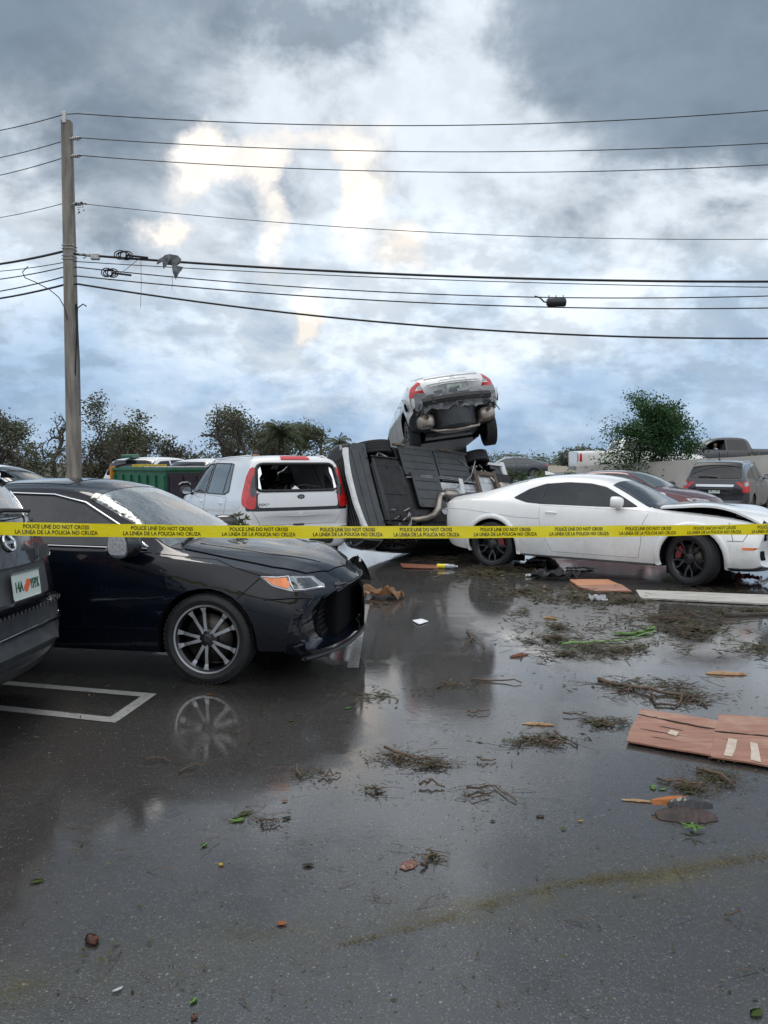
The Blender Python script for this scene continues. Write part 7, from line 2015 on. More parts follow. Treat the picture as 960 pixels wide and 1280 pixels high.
for s_ in (-1, 1):
    hand(pr, (s_ * .24, -.10, .90 * k), (0, -.15, -1), (s_, 0, 0), M['skin2'])
    bm = bmesh.new(); box(bm, (s_ * .12, -.05, .05), (.10, .28, .10), bev=.035); obj('shoe', bm, M['blackpl'], pr)
# driver in the black pickup, elbow on the sill
Yd = 37.55; hp = at(894, 556.0, Yd)
dr = thing('person', 'driver in a pale blue shirt at the open window of the black pickup', 'person', (hp.x, Yd, hp.z - .75))
J = [(.05, .0, .08, .15), (.05, 0, .30, .17, .13), (.02, 0, .50, .18, .14), (0, 0, .62, .07), (.0, -.20, .50, .075), (-.10, -.34, .33, .058), (-.34, -.24, .38, .042), (-.48, -.16, .44, .034), (.0, .2, .50, .075), (-.16, .22, .28, .052), (-.42, .10, .38, .036)]
skin_body(J, [(0, 1), (1, 2), (2, 3), (2, 4), (4, 5), (5, 6), (6, 7), (2, 8), (8, 9), (9, 10)], 'shirt', M['shirt'], dr)
J = [(.06, 0, .05, .15), (-.05, -.10, .02, .10), (-.50, -.12, .06, .075), (-.66, -.12, -.30, .055), (-.05, .10, .02, .10), (-.50, .12, .06, .075), (-.66, .12, -.30, .055)]
skin_body(J, [(0, 1), (1, 2), (2, 3), (0, 4), (4, 5), (5, 6)], 'trousers', M['trousers'], dr)
bm = head_bm(Vector((0, 0, .76)), .105, (-.8, -.6)); tube(bm, [(0, 0, .68), (.01, .0, .56)], .055, 10); obj('head', bm, M['skin'], dr, smooth=60)
obj('hair', hair_bm(Vector((0, 0, .765)), .105, (-.8, -.6)), M['hair'], dr, smooth=60)
hand(dr, (-.48, -.16, .44), (-1, .1, .1), (0, 0, 1), M['skin']); hand(dr, (-.42, .10, .38), (-1, .1, .1), (0, 0, 1), M['skin'])

# ------------------------------------------------------------------ things on the ground
def gthing(bm, name, label, cat, mat, smooth=None, group=None):
    """give a ground-standing mesh its own origin"""
    n = len(bm.verts); c = sum((v.co for v in bm.verts), Vector()) / n; c.z = 0
    for v in bm.verts: v.co -= c
    o = obj(name, bm, mat, smooth=smooth); o.location = c; return tag(o, label, cat, group)
def slab(name, label, cat, px_poly, th, mat, z=.006, warp=.006, cuts=3, seed=0):
    rnd = random.Random(seed); bm = bmesh.new(); P_ = [gnd(*p) for p in px_poly]
    f = bm.faces.new([bm.verts.new((p.x, p.y, z)) for p in P_]); bm.normal_update()
    if f.normal.z < 0: f.normal_flip()
    if len(P_) == 4 and cuts: bmesh.ops.subdivide_edges(bm, edges=bm.edges[:], cuts=cuts, use_grid_fill=True)
    for v in bm.verts: v.co += Vector((.01 * noise.noise(v.co * 9), .01 * noise.noise(v.co * 9 + Vector((5, 0, 0))), warp * (1 + noise.noise(v.co * 3 + Vector((seed, 0, 0))))))
    r = bmesh.ops.extrude_face_region(bm, geom=bm.faces[:])
    for g in r['geom']:
        if isinstance(g, bmesh.types.BMVert): g.co.z += th
    fixn(bm)
    return bm if label is None else gthing(bm, name, label, cat, mat)
# reddish sheets
def woodmat(name, a, b_, c):
    m, t, b = mat_base(name)
    tc = t.new('ShaderNodeTexCoord').outputs['Object']; mp = t.mapping(tc, scale=(1.2, 9, 9), rot=(0, 0, R(12)))
    n = t.noise(mp, 2.2, 8, .65, .6); n2 = t.noise(tc, 3.5, 5); w_ = t.noise(mp, 9, 6, .7)
    cc = t.mix(t.mapr(n.outputs[0], .35, .65), a, b_); cc = t.mix(t.mapr(n2.outputs[0], .52, .72, 0, .7), cc, c); cc = t.mix(t.mapr(w_.outputs[0], .60, .72, 0, .6), cc, tuple(x * .35 for x in a))
    t.l.new(cc, b.inputs['Base Color']); b.inputs['Roughness'].default_value = .5
    bp = t.new('ShaderNodeBump', {'Height': n.outputs[0], 'Strength': .5, 'Distance': .01}); t.l.new(bp.outputs[0], b.inputs['Normal'])
    return m
M['redwood'] = woodmat('wet_red_plywood', (.24, .105, .068), (.34, .175, .12), (.42, .27, .20))
def sheet_thing(label, boards, patches=(), seed=0):
    c = gnd(*boards[0][0]); root = thing('plywood_sheet', label, 'plywood', (c.x, c.y, 0))
    for i, (pp, z) in enumerate([(b, .004 + .007 * (i % 2)) for i, b in enumerate(boards)]):
        bm = slab('b', None, None, pp, .009, None, z=z, warp=.007, cuts=5, seed=seed + i)
        for v in bm.verts: v.co -= Vector((c.x, c.y, 0))
        obj('board', bm, M['redwood'], root)
    for i, (b0, b1) in enumerate([(boards[0][3], boards[0][2])]):
        A_, B_ = gnd(*b0), gnd(*b1); pts = []
        for k in range(15):
            p = A_.lerp(B_, k / 14); pts.append(Vector((p.x - c.x, p.y - c.y + .012 * noise.noise(Vector((k * .7, seed, 0))), .026 + .004 * noise.noise(Vector((k * .4, 0, seed))))))
        bm = bmesh.new(); tube(bm, pts, [.002] + [.005 + .003 * noise.noise(Vector((k, 2, seed))) for k in range(13)] + [.002], 5); obj('split_edge', bm, M['darkbark'], root)
    for k in range(3):
        q0 = Vector(boards[1][0]).lerp(Vector(boards[1][3]), .25 + .22 * k); q1 = Vector(boards[1][1]).lerp(Vector(boards[1][2]), .25 + .22 * k)
        a_, b_ = sorted((random.Random(seed * 9 + k).uniform(.05, .45), random.Random(seed * 7 + k).uniform(.55, .95)))
        A_, B_ = gnd(*q0.lerp(q1, a_)), gnd(*q0.lerp(q1, b_)); bm = bmesh.new()
        tube(bm, [Vector((lerp(A_.x, B_.x, j / 8) - c.x, lerp(A_.y, B_.y, j / 8) - c.y + .006 * noise.noise(Vector((j, k, seed))), .0265)) for j in range(9)], [.0008] + [.0022] * 7 + [.0008], 4); obj('crack', bm, M['darkbark'], root)
    for pp in patches:
        bm = slab('b', None, None, pp, .0015, None, z=.027, warp=.002, cuts=1, seed=seed)
        for v in bm.verts: v.co -= Vector((c.x, c.y, 0))
        obj('tape_patch', bm, M['paper2'], root)
M['paper2'] = pmat('dirty_pale_tape', (.42, .34, .27), .6, c2=(.55, .48, .40), vscale=14)
sheet_thing('cracked red-brown sheet, left of the pair on the asphalt', [[(801, 889), (896, 904), (894, 917), (797, 898)], [(797, 899), (894, 918), (888, 950), (782, 931)]], [[(838, 918), (849, 921), (846, 926), (835, 923)]], 3)
sheet_thing('red-brown sheet with two pale tape patches at the right edge', [[(898, 896), (1020, 905), (1022, 932), (893, 919)], [(892, 920.5), (1022, 934), (1026, 974), (888, 951)]], [[(911, 929), (922, 931), (916, 953), (905, 951)], [(938, 934), (948, 936), (951, 960), (938, 957)]], 8)
slab('white_board', 'long pale weathered board on the ground before the coupe wheel', 'board', [(795, 740), (1010, 748), (1015, 760), (801, 750)], .018, M['whiteb'], warp=.004, cuts=2)
slab('plank', 'orange plank lying farther back by the black fabric', 'plank', [(712, 727), (760, 727), (774, 733), (722, 735)], .02, M['plank'], warp=.006, cuts=2, seed=2)
slab('plank', 'red-brown plank overlapping the orange plank', 'plank', [(722, 735.5), (776, 733.5), (789, 742), (742, 742)], .018, M['redwood'], z=.012, warp=.006, cuts=2, seed=4)
slab('cardboard_piece', 'flat brown scrap under the edge of the overturned car', 'cardboard', [(500, 706), (545, 708), (548, 712), (504, 711)], .01, M['cardr'], warp=.008, cuts=2)
slab('pale_scrap', 'flat pale scrap in the middle distance', 'scrap', [(515, 777), (527, 775), (536, 778), (524, 782)], .006, M['paper'], warp=.004, cuts=1)
# torn orange wood and other chips
def chip(name, label, cat, px, py, L_, W_, H_, ang, mat, seed=0, jag=.25):
    rnd = random.Random(seed); bm = bmesh.new(); c = gnd(px, py); n = 9; rings = []
    for i in range(n):
        t = i / (n - 1); w_ = W_ * (.25 + .75 * sin(pi * min(1, max(0, t * .9 + .08))) ** .6) * rnd.uniform(1 - jag, 1 + jag); hh = H_ * rnd.uniform(.6, 1.1) * (.4 + .6 * sin(pi * t))
        x = (t - .5) * L_; rings.append([bm.verts.new((x, -w_ / 2, .004)), bm.verts.new((x + rnd.uniform(-.01, .01), -w_ * .25, hh)), bm.verts.new((x, w_ * .3, hh * .8)), bm.verts.new((x, w_ / 2, .004))])
    for A, B in zip(rings, rings[1:]):
        for j in range(4): bm.faces.new((A[j], A[(j + 1) % 4], B[(j + 1) % 4], B[j]))
    bm.faces.new(rings[0]); bm.faces.new(rings[-1][::-1]); fixn(bm)
    o = obj(name, bm, mat); o.location = (c.x, c.y, 0); o.rotation_euler = (0, 0, ang); return tag(o, label, cat)
chip('wood_chip', 'torn orange wood strip in the puddle above the red sheets', 'wood', 908, 843, .30, .055, .03, -.12, M['strawt'], 1)
chip('wood_chip', 'small red-brown block in the open wet lot', 'wood', 649, 820, .19, .035, .03, .5, M['cardr'], 2, .1)
chip('wood_chip', 'straw coloured splinter left of the bark slab', 'wood', 799, 1002, .16, .022, .012, -.18, M['strawt'], 3)
chip('wood_chip', 'tan splinter among the twigs in mid lot', 'wood', 673, 906, .20, .03, .02, -.15, M['strawt'], 4)
chip('wood_chip', 'short tan stub near the drifted litter', 'wood', 688, 773, .16, .04, .03, -.5, M['strawt'], 5)
chip('bark_chip', 'square dark red bark flake near the centre foreground', 'bark', 511, 1082, .085, .055, .012, .9, M['lbrown'], 6)
chip('bark_chip', 'small dark flake left of the green sprig', 'bark', 675, 1021, .04, .03, .012, .2, M['darkbark'], 7)
chip('bark_chip', 'small dark crumb above the plain wet asphalt right of centre', 'bark', 616, 1027, .018, .02, .01, .2, M['darkbark'], 8)
# bark slab with an orange split edge
c = gnd(858, 1022); bk = thing('bark_slab', 'thick dark bark slab with a torn orange edge', 'bark', (c.x, c.y, 0), R(-4))
def slabmesh(L_, W_, z0, z1, seed, arch):
    rnd = random.Random(seed); bm = bmesh.new(); rings = []
    for i in range(16):
        t = i / 15; x = (t - .5) * L_; a = W_ * (.45 + .5 * sin(pi * t)) * rnd.uniform(.85, 1.15); h = arch * sin(pi * t) + .006
        rings.append([bm.verts.new((x, -a * .5, z0)), bm.verts.new((x, -a * .2, z1 + h * rnd.uniform(.7, 1))), bm.verts.new((x, a * .2, z1 + h * 1.15)), bm.verts.new((x, a * .5, z0 + h * .8)), bm.verts.new((x, a * .3, z0))])
    for A, B in zip(rings, rings[1:]):
        for j in range(5): bm.faces.new((A[j], A[(j + 1) % 5], B[(j + 1) % 5], B[j]))
    bm.faces.new(rings[0]); bm.faces.new(rings[-1][::-1]); fixn(bm); return bm
b1 = slabmesh(.27, .13, .003, .006, 1, .025); obj('lower_bark', b1, M['darkbark'], bk)
b1 = slabmesh(.20, .055, .03, .045, 2, .02)
for v in b1.verts: v.co += Vector((.03, .045, 0))
obj('upper_bark', b1, M['fabric'], bk)
b1 = slabmesh(.26, .05, .028, .040, 5, .016)
for v in b1.verts: v.co += Vector((-.005, .075, .0))
obj('split_wood', b1, M['orangew'], bk)
# cardboard crumple, bumper fragment, black fabric, bottle
def crumple(name, label, cat, px, py, L_, W_, H_, mat, seed, ang=0, fold=2.2, n=12, th=.004):
    bm = bmesh.new(); c = gnd(px, py); V = []
    for i in range(n):
        rw = []
        for j in range(n):
            x, y = (i / (n - 1) - .5) * L_, (j / (n - 1) - .5) * W_
            z = H_ * abs(noise.noise(Vector((x * fold / L_ * 2, y * fold / W_ * 2, seed * 3.1)))) * 2.0 + H_ * .35 * (1 - (2 * x / L_) ** 2)
            x += .12 * L_ * noise.noise(Vector((x * 7, y * 7, seed))); y += .25 * W_ * noise.noise(Vector((x * 6, y * 6, seed + 9)))
            rw.append(bm.verts.new((x, y, .005 + max(0, z))))
        V.append(rw)
    for i in range(n - 1):
        for j in range(n - 1): bm.faces.new((V[i][j], V[i + 1][j], V[i + 1][j + 1], V[i][j + 1]))
    bmesh.ops.solidify(bm, geom=bm.faces[:], thickness=th); fixn(bm)
    o = obj(name, bm, mat, smooth=22); o.location = (c.x, c.y, 0); o.rotation_euler = (0, 0, ang); return tag(o, label, cat)
crumple('crumpled_cardboard', 'crumpled brown cardboard just beyond the black sedan nose', 'cardboard', 479, 748, .46, .34, .10, M['card'], 5, -.2, n=14)
crumple('black_fabric', 'heap of torn black fabric by the orange plank', 'fabric', 694, 724, .62, .30, .10, M['fabric'], 3, -.3, 3)
crumple('plastic_scrap', 'white plastic scrap in the litter right of the black fabric', 'plastic', 748, 752, .20, .12, .05, M['paper'], 4)
crumple('plastic_scrap', 'clear crushed plastic by the yellow bottle', 'plastic', 612, 706, .30, .14, .07, M['paper'], 6)
crumple('foil_scrap', 'white scrap at the left of the black fabric', 'plastic', 663, 721, .14, .10, .03, M['paper'], 7)
crumple('plastic_scrap', 'pale plastic scrap under the coupe sill', 'plastic', 670, 703, .30, .12, .04, M['paper'], 17)
crumple('plastic_scrap', 'pale plastic scrap under the coupe door', 'plastic', 725, 712, .40, .14, .03, M['paper'], 18)
crumple('red_cloth', 'dark red crumpled cloth under the coupe front bumper', 'cloth', 935, 727, .34, .16, .09, M['redcal'], 11)
crumple('plastic_scrap', 'white crumpled plastic under the coupe nose at the right edge', 'plastic', 965, 732, .40, .24, .08, M['paper'], 12)
bt = thing('plastic_bottle', 'small clear bottle with a yellow end by the overturned car', 'bottle', tuple(gnd(556, 711)), R(-12))
bm = bmesh.new(); lathe(bm, [(0, -.12), (.03, -.12), (.035, -.11), (.035, .01), (0, .01)], 14, axis='X'); fixn(bm)
for v in bm.verts: v.co.z += .04
obj('yellow_end', bm, M['yplastic'], bt, smooth=40)
bm = bmesh.new(); lathe(bm, [(0, .01), (.036, .01), (.036, .13), (.015, .17), (.015, .20), (0, .20)], 14, axis='X'); fixn(bm)
for v in bm.verts: v.co.z += .04
obj('clear_body', bm, M['clearl'], bt, smooth=40)
# bumper fragment standing beyond the sedan
c = gnd(452, 727); fr = thing('bumper_fragment', 'grey broken bumper end standing behind the black sedan nose', 'bumper', (c.x, c.y, 0), R(-10))
bm = bmesh.new(); V = []
for i in range(9):
    t = i / 8; rw = []
    for j in range(7):
        u = j / 6; hgt_ = lerp(.10, .34, sin(pi * min(1, t * .75 + .1)))
        rw.append(bm.verts.new((lerp(-.20, .12, t) - .05 * u, .10 * sin(t * 2.4) - .08 * u * u, .01 + hgt_ * u)))
    V.append(rw)
for i in range(8):
    for j in range(6): bm.faces.new((V[i][j], V[i + 1][j], V[i + 1][j + 1], V[i][j + 1]))
bmesh.ops.solidify(bm, geom=bm.faces[:], thickness=.008); fixn(bm); obj('shell', bm, M['suvp'], fr, smooth=50)
bm = bmesh.new(); box(bm, (-.02, .0, .30), (.03, .01, .05)); obj('clip', bm, M['whitepl'], fr)
bm = bmesh.new(); tube(bm, [(-.22, -.02, .02), (-.12, .02, .20), (-.05, .0, .36)], .02, 6, flat=.4); obj('edge_strip', bm, M['blackpl'], fr)

# sticks and branches
def wig(a, b, n, amp, rnd, z=.012):
    A, B = gnd(*a), gnd(*b); out = []
    for i in range(n + 1):
        t = i / n; p = A.lerp(B, t); k = amp * (A - B).length
        out.append(Vector((p.x + rnd.gauss(0, k), p.y + rnd.gauss(0, k), z + abs(rnd.gauss(0, .006)))))
    return out
def stick(label, pts, r, mat='twig', seed=0, side=0, cat='stick', name='stick', lf=0, lmat='litter'):
    rnd = random.Random(seed); P_ = [gnd(*p) for p in pts]; Q = []
    for a, b in zip(P_, P_[1:]):
        for k in range(3): Q.append(a.lerp(b, k / 3) + Vector((rnd.gauss(0, .006), rnd.gauss(0, .010), .010 + abs(rnd.gauss(0, .01)))))
    Q.append(P_[-1] + Vector((0, 0, .01)))
    c = Vector((P_[0].x, P_[0].y, 0)); root = thing(name, label, cat, tuple(c)) if (side or lf) else None
    bm = bmesh.new(); n = len(Q); off = c
    tube(bm, [q - off for q in Q], [lerp(r, r * .45, i / n) for i in range(n)], 6)
    if root is None:
        o = obj(name, bm, M[mat], smooth=50); o.location = c; return tag(o, label, cat)
    obj('stem', bm, M[mat], root, smooth=50)
    L_ = (P_[-1] - P_[0]).length; cs = []; r *= .6
    for k in range(side):
        b2 = bmesh.new()
        i = rnd.randrange(1, n - 1); p = Q[i] - off; a = rnd.uniform(0, 2 * pi); pts2 = [p]
        for j in range(4): a += rnd.gauss(0, .5); p = p + Vector((cos(a), sin(a) * 1.2, rnd.gauss(.0, .05))) * L_ * rnd.uniform(.05, .10); p.z = max(.005, p.z); pts2.append(p)
        tube(b2, pts2, [r * .5, r * .4, r * .3, r * .22, r * .12], 5); obj('twig', b2, M[mat], root); cs.append(pts2[-1]); cs.append(pts2[2])
    if lf:
        lb = bmesh.new(); leaves(lb, cs or [q - off for q in Q], max(2, int(lf * .4)), .10, .011, rnd, flat=.05, asp=.3, lay=.25)
        for v in lb.verts: v.co.z = max(.004, v.co.z)
        obj('foliage', lb, M[lmat], root)
    return root
stick('large fallen branch with curling twigs above the red sheets', [(748, 851), (790, 862), (822, 868), (860, 872), (884, 884)], .016, seed=1, side=16, cat='branch', name='fallen_branch', lf=14)
stick('curved bare branch looping under the large branch', [(812, 866), (820, 882), (845, 884), (860, 868), (842, 856)], .010, seed=2, side=4, cat='branch', name='fallen_branch', lf=5)
stick('pale log end poking in at the right edge', [(904, 771), (940, 770), (1000, 768)], .035, 'bark', 3, cat='log', name='log')
stick('long thin stick in the middle of the lot', [(588, 852), (620, 852), (652, 855)], .008, seed=4)
stick('wiry twig curl on the wet lot left of centre', [(578, 812), (590, 800), (584, 790), (600, 803), (604, 812)], .007, seed=5, side=3)
stick('leafy twig clump in the right middle foreground', [(868, 962), (900, 974), (918, 986)], .010, seed=6, side=12, cat='branch', name='fallen_branch', lf=16)
stick('twiggy sprig left of the leafy clump', [(822, 976), (860, 982), (880, 985)], .007, seed=7, side=8, lf=10, cat='branch', name='fallen_branch')
stick('dark leafy twig near the centre line of the lot', [(480, 940), (520, 950), (560, 958)], .008, seed=8, side=10, lf=12, cat='branch', name='fallen_branch')
stick('fan of fine twigs below the centre of the lot', [(585, 990), (620, 986), (646, 1004)], .006, seed=9, side=7, lf=4, cat='branch', name='fallen_branch')
stick('small dark twig bundle in the centre foreground', [(526, 984), (540, 982), (556, 986)], .008, seed=10, side=5, lf=6)
stick('crossed twigs beside the square bark flake', [(528, 1086), (536, 1076), (544, 1072), (533, 1066)], .007, seed=11, side=5, lf=4)
stick('needle-like twigs in the right mid lot', [(655, 924), (690, 930), (705, 934)], .009, seed=12, side=10, lf=12, cat='branch', name='fallen_branch')
stick('single twig slanting right of the twig clump', [(694, 918), (722, 934)], .007, seed=13)
stick('short red-brown twig near the sedan reflection', [(371, 962), (378, 974)], .007, seed=14)
stick('thin dark stick near the bottom right', [(905, 1146), (928, 1149)], .004, seed=15)
stick('short dark stick left of the red sheets', [(705, 895), (728, 896)], .006, seed=16)
stick('small twig on the dark asphalt under the sedan', [(185, 953), (205, 951), (214, 954)], .005, seed=17, side=3)
stick('thin twig lying before the sedan wheel', [(220, 968), (236, 962), (256, 958)], .005, seed=18)
stick('twig stuck against the sedan front tyre', [(264, 842), (266, 856)], .004, 'strawt', seed=19)
stick('long green palm stalk in the far puddle', [(702, 808), (740, 804), (780, 802), (820, 790)], .010, 'lgreen', seed=21, cat='palm stalk', name='palm_stalk')
stick('dark wiry twig right of the cardboard', [(860, 770), (905, 778), (950, 775)], .008, seed=22, side=5, lf=6, cat='branch', name='fallen_branch')
stick('thin bent twig by the bay line', [(586, 1000), (612, 996)], .004, seed=23)
for k, (px, py, lb) in enumerate(((598, 891, 'dark leaf twig in the middle of the puddle'), (562, 856, 'small dark sprig upper middle of the puddle'), (468, 988, 'dark sprig in the left part of the puddle'), (412, 970, 'sprig at the edge of the sedan reflection'), (336, 1030, 'sprig on the left near the green leaf'), (606, 952, 'twig pile in mid foreground'), (640, 770, 'sprig in the far litter'), (762, 908, 'sprig left of the red sheet'))):
    stick(lb, [(px - 12, py), (px, py + 2), (px + 14, py - 1)], .006, seed=50 + k, side=4, lf=5)
# broad green leaf piece and green sprig
def leafobj(name, label, px, py, L_, W_, ang, mat, curl=.25, seed=0, lob=0, z=.006):
    curl *= .4; bm = bmesh.new(); c = gnd(px, py); n = 8; V = []
    for i in range(n):
        t = i / (n - 1); w_ = W_ * sin(pi * (t * .94 + .03)) ** .8 * (1 + lob * sin(t * 17 + seed)) ; x = (t - .5) * L_; z0 = z + curl * L_ * .25 * (t - .5) ** 2 * 4 * (1 if seed % 2 else .4)
        V.append([bm.verts.new((x, -w_ / 2, z0 + curl * w_ * .3)), bm.verts.new((x, 0, z0)), bm.verts.new((x, w_ / 2, z0 + curl * w_ * .25))])
    for A, B in zip(V, V[1:]):
        for j in range(2): bm.faces.new((A[j], B[j], B[j + 1], A[j + 1]))
    bmesh.ops.solidify(bm, geom=bm.faces[:], thickness=.0015)
    o = obj(name, bm, mat, smooth=60); o.location = (c.x, c.y, 0); o.rotation_euler = (0, 0, ang); return tag(o, label, 'leaf')
pf = thing('broad_green_leaf', 'bright green torn banana leaf lying in the far puddle', 'leaf', tuple(gnd(793, 793)))
for k, (dx, dy, L_, W_, a) in enumerate(((-.05, 0, .34, .10, .05), (.10, .05, .30, .09, .45), (-.12, -.05, .24, .07, -.2), (.18, .10, .22, .06, .8))):
    o = leafobj('leaflet', None, 793, 793, L_, W_, a, M['lgreen'], .35, k, .1); del o['category']; o.parent = pf; o.location = (dx, dy, .01 * k)
gs = thing('green_sprig', 'fresh green sprig beside the dark bark slab', 'sprig', tuple(gnd(867, 1040)))
for k in range(6):
    a = 2 * pi * k / 6 + .3; o = leafobj('leaflet', None, 867, 1040, .055, .020, a, M['lgreen'], .5, k); del o['category']; o.parent = gs; o.location = (cos(a) * .03, sin(a) * .03, .008 + .004 * k)
for nm, lb, px, py, L_, W_, a, m, cu in (('leaf', 'green leaf left of the dark twigs, nearest the reflection edge', 296, 1026, .075, .040, .3, 'lgreen', .2), ('leaf', 'olive leaf touching the green leaf', 306, 1018, .08, .035, .7, 'folg', .3), ('leaf', 'small round yellow-green leaf in the left foreground', 255, 1058, .035, .026, 1.0, 'lgreen', .2), ('leaf', 'tiny yellow leaf below the round green leaf', 276, 1082, .026, .022, .2, 'lyellow', .4),
        ('leaf', 'curled dark red-brown leaf in the lower left', 115, 1177, .075, .045, -.9, 'lbrown', .9), ('leaf', 'small orange-brown leaf near the moss line', 352, 1156, .04, .025, .1, 'lorange', .5), ('leaf', 'small green leaf at the bottom centre', 242 + 0, 1253, .030, .018, 1.1, 'lgreen', .4), ('leaf', 'dark red leaf stub at the bottom edge left of centre', 243, 1273, .030, .02, 1.4, 'lbrown', .5),
        ('leaf', 'pale yellow leaf right of centre on plain asphalt', 725, 1027, .030, .018, .2, 'lyellow', .3), ('leaf', 'small dull green leaf beside the pale yellow leaf', 704, 1037, .030, .020, .2, 'folg', .3), ('leaf', 'yellow-green leaf near the white bay line', 435, 886, .06, .025, .7, 'lgreen', .4), ('leaf', 'little yellow leaf on the dark asphalt before the sedan', 262, 869, .05, .02, .1, 'lorange', .3),
        ('leaf', 'green leaf left of the leafy twig clump', 816, 985, .06, .03, 1.3, 'lgreen', .3), ('leaf', 'second green leaf left of the leafy twig clump', 828, 987, .05, .025, .2, 'lgreen', .3), ('leaf', 'curled green leaf under the twiggy sprig', 862, 992, .05, .025, -.2, 'folg', .5), ('leaf', 'pale orange bark flake in the middle distance', 356, 1062 - 60, .03, .02, .4, 'lorange', .3),
        ('leaf', 'faint green leaf at the far left foreground', 46, 1103, .05, .03, .4, 'folg', .2), ('leaf', 'small green leaf by the sedan reflection, upper', 364, 902, .035, .02, .4, 'folg', .2), ('leaf', 'green leaf at the lower right corner of the lot', 945, 1268, .05, .03, .6, 'folg', .2), ('leaf', 'grey wet leaf left of the puddle middle', 385, 1083, .05, .03, .1, 'dkleaf', .4), ('leaf', 'dark leaf stub left of the puddle middle', 358, 1024, .05, .025, .7, 'dkleaf', .4)):
    leafobj(nm, lb, px, py, L_, W_, a, M[m], cu, hash(lb) % 7 if False else len(lb) % 7)
leafobj('white_petal', 'small white shell-like scrap at the lower left', 147, 1239, .038, .022, .7, M['paper'], .5, 1)['category'] = 'scrap'
# sprigs stuck on vehicles / dumpster foreground
def upsprig(label, px, py, Y, h, seed, mat='litter', n=9):
    rnd = random.Random(seed); p = at(px, py, Y); root = thing('leafy_sprig', label, 'sprig', tuple(p)); bm = bmesh.new(); tips = []
    for k in range(3):
        q = Vector((rnd.uniform(-.25, .25) * h, rnd.uniform(-.1, .1) * h, h * rnd.uniform(.7, 1))); tube(bm, [(0, 0, 0), q * .5 + Vector((.02, 0, 0)), q], [.006, .005, .003], 5); tips += [q, q * .8, q * .6]
    obj('stem', bm, M['twig'], root); lb = bmesh.new()
    for t in tips:
        for k in range(n // 3):
            a = rnd.uniform(0, 2 * pi); d_ = Vector((cos(a), .4 * sin(a), rnd.uniform(-.2, .6))).normalized(); s_ = Vector((-d_.z, 0, d_.x)) * .35; L_ = h * .22
            f = lb.faces.new([lb.verts.new(v) for v in (t, t + d_ * L_ * .5 + s_ * L_ * .5, t + d_ * L_, t + d_ * L_ * .5 - s_ * L_ * .5)])
    obj('foliage', lb, M[mat], root); return root
upsprig('leafy sprig standing on the sedan hood before the hatchback', 304, 676, 6.75, .27, 3, 'fol2', 12)
upsprig('little yellow-green sprig beside the dumpster side', 183, 650, 13.2, .42, 4, 'folg', 9)

# ------------------------------------------------------------------ litter: drifts of leaves, needles and grit (too many to count)
rnd = random.Random(123); lb = bmesh.new(); tw = bmesh.new(); gr = bmesh.new()
def litter(px, py, rx, ry, n, kind=0, sz=1.0):
    for _ in range(max(1, int(n * .8))):
        a = rnd.uniform(0, 2 * pi); q = min(1.3, abs(rnd.gauss(0, .5))); X, Yp = px + cos(a) * rx * q * 1.3, py + sin(a) * ry * q * 1.25
        if Yp < 690: continue
        p = gnd(X, Yp); nz = noise.noise(Vector((p.x * 4, p.y * 4, 3)))
        if nz < -.12 and rnd.random() < .8: continue
        ang = rnd.uniform(0, 2 * pi) if rnd.random() < .5 else rnd.gauss(-.2, .5)
        d_ = Vector((cos(ang), sin(ang), rnd.gauss(0, .18))); s_ = Vector((-sin(ang), cos(ang), rnd.gauss(0, .2))); z = abs(rnd.gauss(0, .010)) + .004
        if Yp > 930: L_f = .6
        else: L_f = 1.0
        L_ = rnd.uniform(.012, .038) * sz * L_f; W_ = L_ * rnd.uniform(.15, .45); c_ = Vector((p.x, p.y, z + (.02 * abs(nz) if kind else 0)))
        lb.faces.new([lb.verts.new(v) for v in (c_ - d_ * L_, c_ + s_ * W_, c_ + d_ * L_, c_ - s_ * W_)])
        if rnd.random() < .16:
            L2 = rnd.uniform(.03, .11) * sz; tube(tw, [c_ - d_ * L2, c_ + s_ * L2 * .12 + Vector((0, 0, .006)), c_ + d_ * L2], .0022 * sz, 3, cap=False)
for a in ((600, 718, 70, 9, 900, 1, 1.5), (660, 740, 60, 10, 1100, 1, 1.3), (720, 748, 60, 8, 1000, 1, 1.3), (780, 752, 60, 8, 800, 1, 1.2), (740, 742, 40, 6, 500, 1, 1.4), (830, 775, 90, 22, 1700, 1, 1.1), (870, 790, 60, 16, 900, 1, 1.1), (930, 764, 60, 6, 500, 1, 1.2), (700, 785, 60, 10, 500, 1, 1.0), (690, 800, 60, 9, 600, 1, 1.0), (770, 812, 70, 8, 800, 1, 1.0),
          (720, 818, 60, 8, 500, 1, .9), (950, 810, 40, 14, 500, 1, 1.0), (620, 712, 40, 8, 500, 1, 1.6), (560, 700, 60, 5, 300, 1, 1.5), (655, 765, 30, 6, 200, 1, 1.0), (800, 858, 60, 10, 500, 1, .9), (860, 870, 40, 14, 500, 1, .8), (750, 905, 50, 8, 240, 0, .9), (500, 950, 45, 10, 260, 0, .8), (540, 958, 30, 6, 160, 0, .8), (690, 925, 40, 10, 240, 0, .8),
          (860, 985, 50, 10, 260, 0, .8), (900, 972, 30, 14, 260, 0, .8), (640, 930, 40, 8, 120, 0, .8), (560, 860, 40, 8, 160, 0, .8), (480, 870, 50, 10, 160, 0, .8), (605, 995, 40, 10, 120, 0, .7), (310, 1025, 30, 10, 90, 0, .7), (470, 990, 20, 6, 60, 0, .7), (380, 970, 50, 14, 90, 0, .7), (545, 1075, 12, 5, 40, 0, .7), (880, 740, 90, 4, 250, 0, 1.1), (480, 756, 30, 5, 150, 0, 1.0)):
    litter(*a)
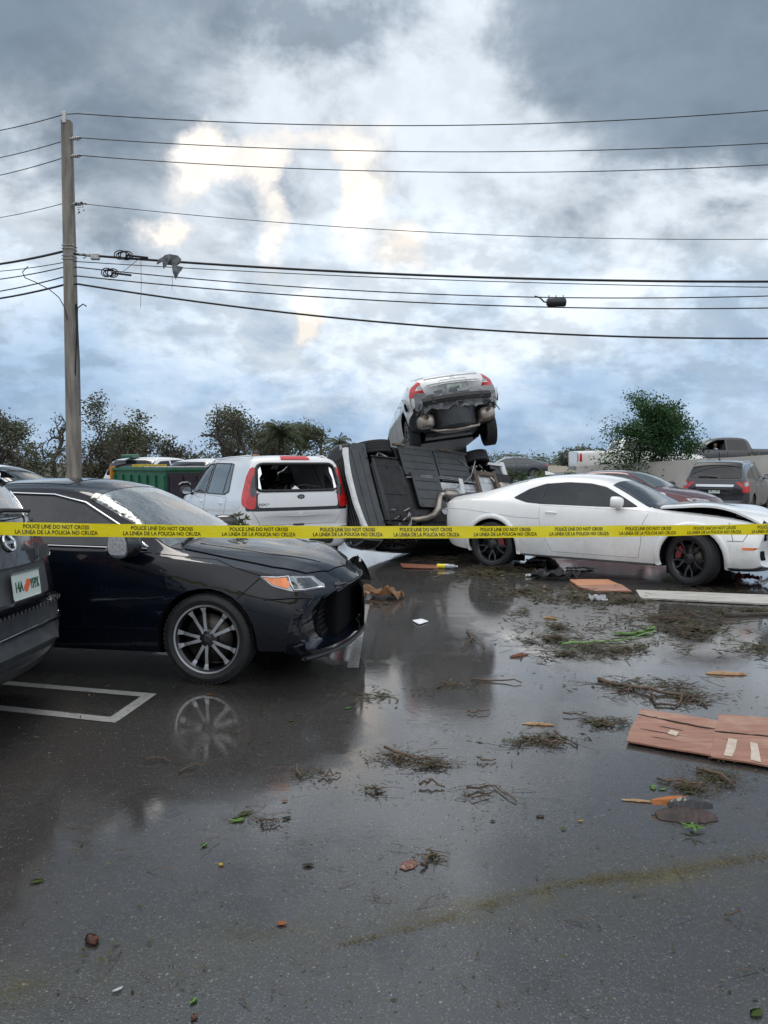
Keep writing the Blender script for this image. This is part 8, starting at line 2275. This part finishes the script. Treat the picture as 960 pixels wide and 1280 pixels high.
for _ in range(3000):      # scattered crumbs over the whole lot
    Yp = 700 + 560 * rnd.random() ** 2.1; X = rnd.uniform(-20, 980)
    if X < 430 and Yp < 850: continue
    litter(X, Yp, 6, 3, 1, 0, rnd.uniform(.25, .75))
obj('leaf_litter', lb, M['litter'], kind='stuff'); obj('twig_litter', tw, M['twig'], kind='stuff')
# pale grit
for _ in range(1000):
    p = gnd(rnd.uniform(-10, 970), 720 + 560 * rnd.random()); s_ = rnd.uniform(.0015, .0045)
    vs = [gr.verts.new((p.x + s_ * cos(a), p.y + s_ * sin(a), .002)) for a in (0, 2.1, 4.2)] + [gr.verts.new((p.x, p.y, .002 + s_ * 1.4))]
    for t in ((0, 1, 3), (1, 2, 3), (2, 0, 3)): gr.faces.new([vs[i] for i in t])
obj('grit', gr, pmat('pale_grit', (.22, .205, .185), .6, c2=(.18, .15, .12), vscale=300), kind='stuff')
# mossy seam across the near asphalt
MP = [(395, 1190), (440, 1178), (490, 1167), (560, 1148), (640, 1122), (700, 1106), (740, 1101), (760, 1098), (800, 1095), (860, 1086), (900, 1080), (960, 1070), (1060, 1055)]
ms = bmesh.new(); tuft = bmesh.new()
Pm = []
for (a, b), (c_, d_) in zip(MP, MP[1:]):
    for k in range(8): Pm.append((lerp(a, c_, k / 8), lerp(b, d_, k / 8)))
prev = None
for i, (a, b) in enumerate(Pm):
    p = gnd(a, b); f_ = min(1, max(.15, (a - 360) / 260)); w_ = (.016 + .014 * noise.noise(Vector((a * .05, 0, 0)))) * f_ + .003
    cur = (ms.verts.new((p.x, p.y - w_, .0035)), ms.verts.new((p.x, p.y + w_, .0035)))
    if prev: ms.faces.new((prev[0], cur[0], cur[1], prev[1]))
    prev = cur
    for _ in range(int(120 * f_ * (.55 + noise.noise(Vector((a * .03, 5, 0)))))):
        q = Vector((p.x + rnd.uniform(-.03, .03), p.y + rnd.gauss(0, w_ * 1.1), .003)); s_ = rnd.uniform(.0015, .004); an = rnd.uniform(0, 6.3)
        tuft.faces.new([tuft.verts.new(v) for v in (q + Vector((cos(an), sin(an), 0)) * s_, q - Vector((cos(an), sin(an), 0)) * s_, q + Vector((rnd.gauss(0, .002), rnd.gauss(0, .002), s_ * rnd.uniform(.0, .45))))])
M['moss'] = foliage_mat('moss', (.070, .055, .014), (.13, .10, .025), (.20, .16, .045), rough=.7)
ms.free(); obj('moss', tuft, M['moss'], kind='stuff')
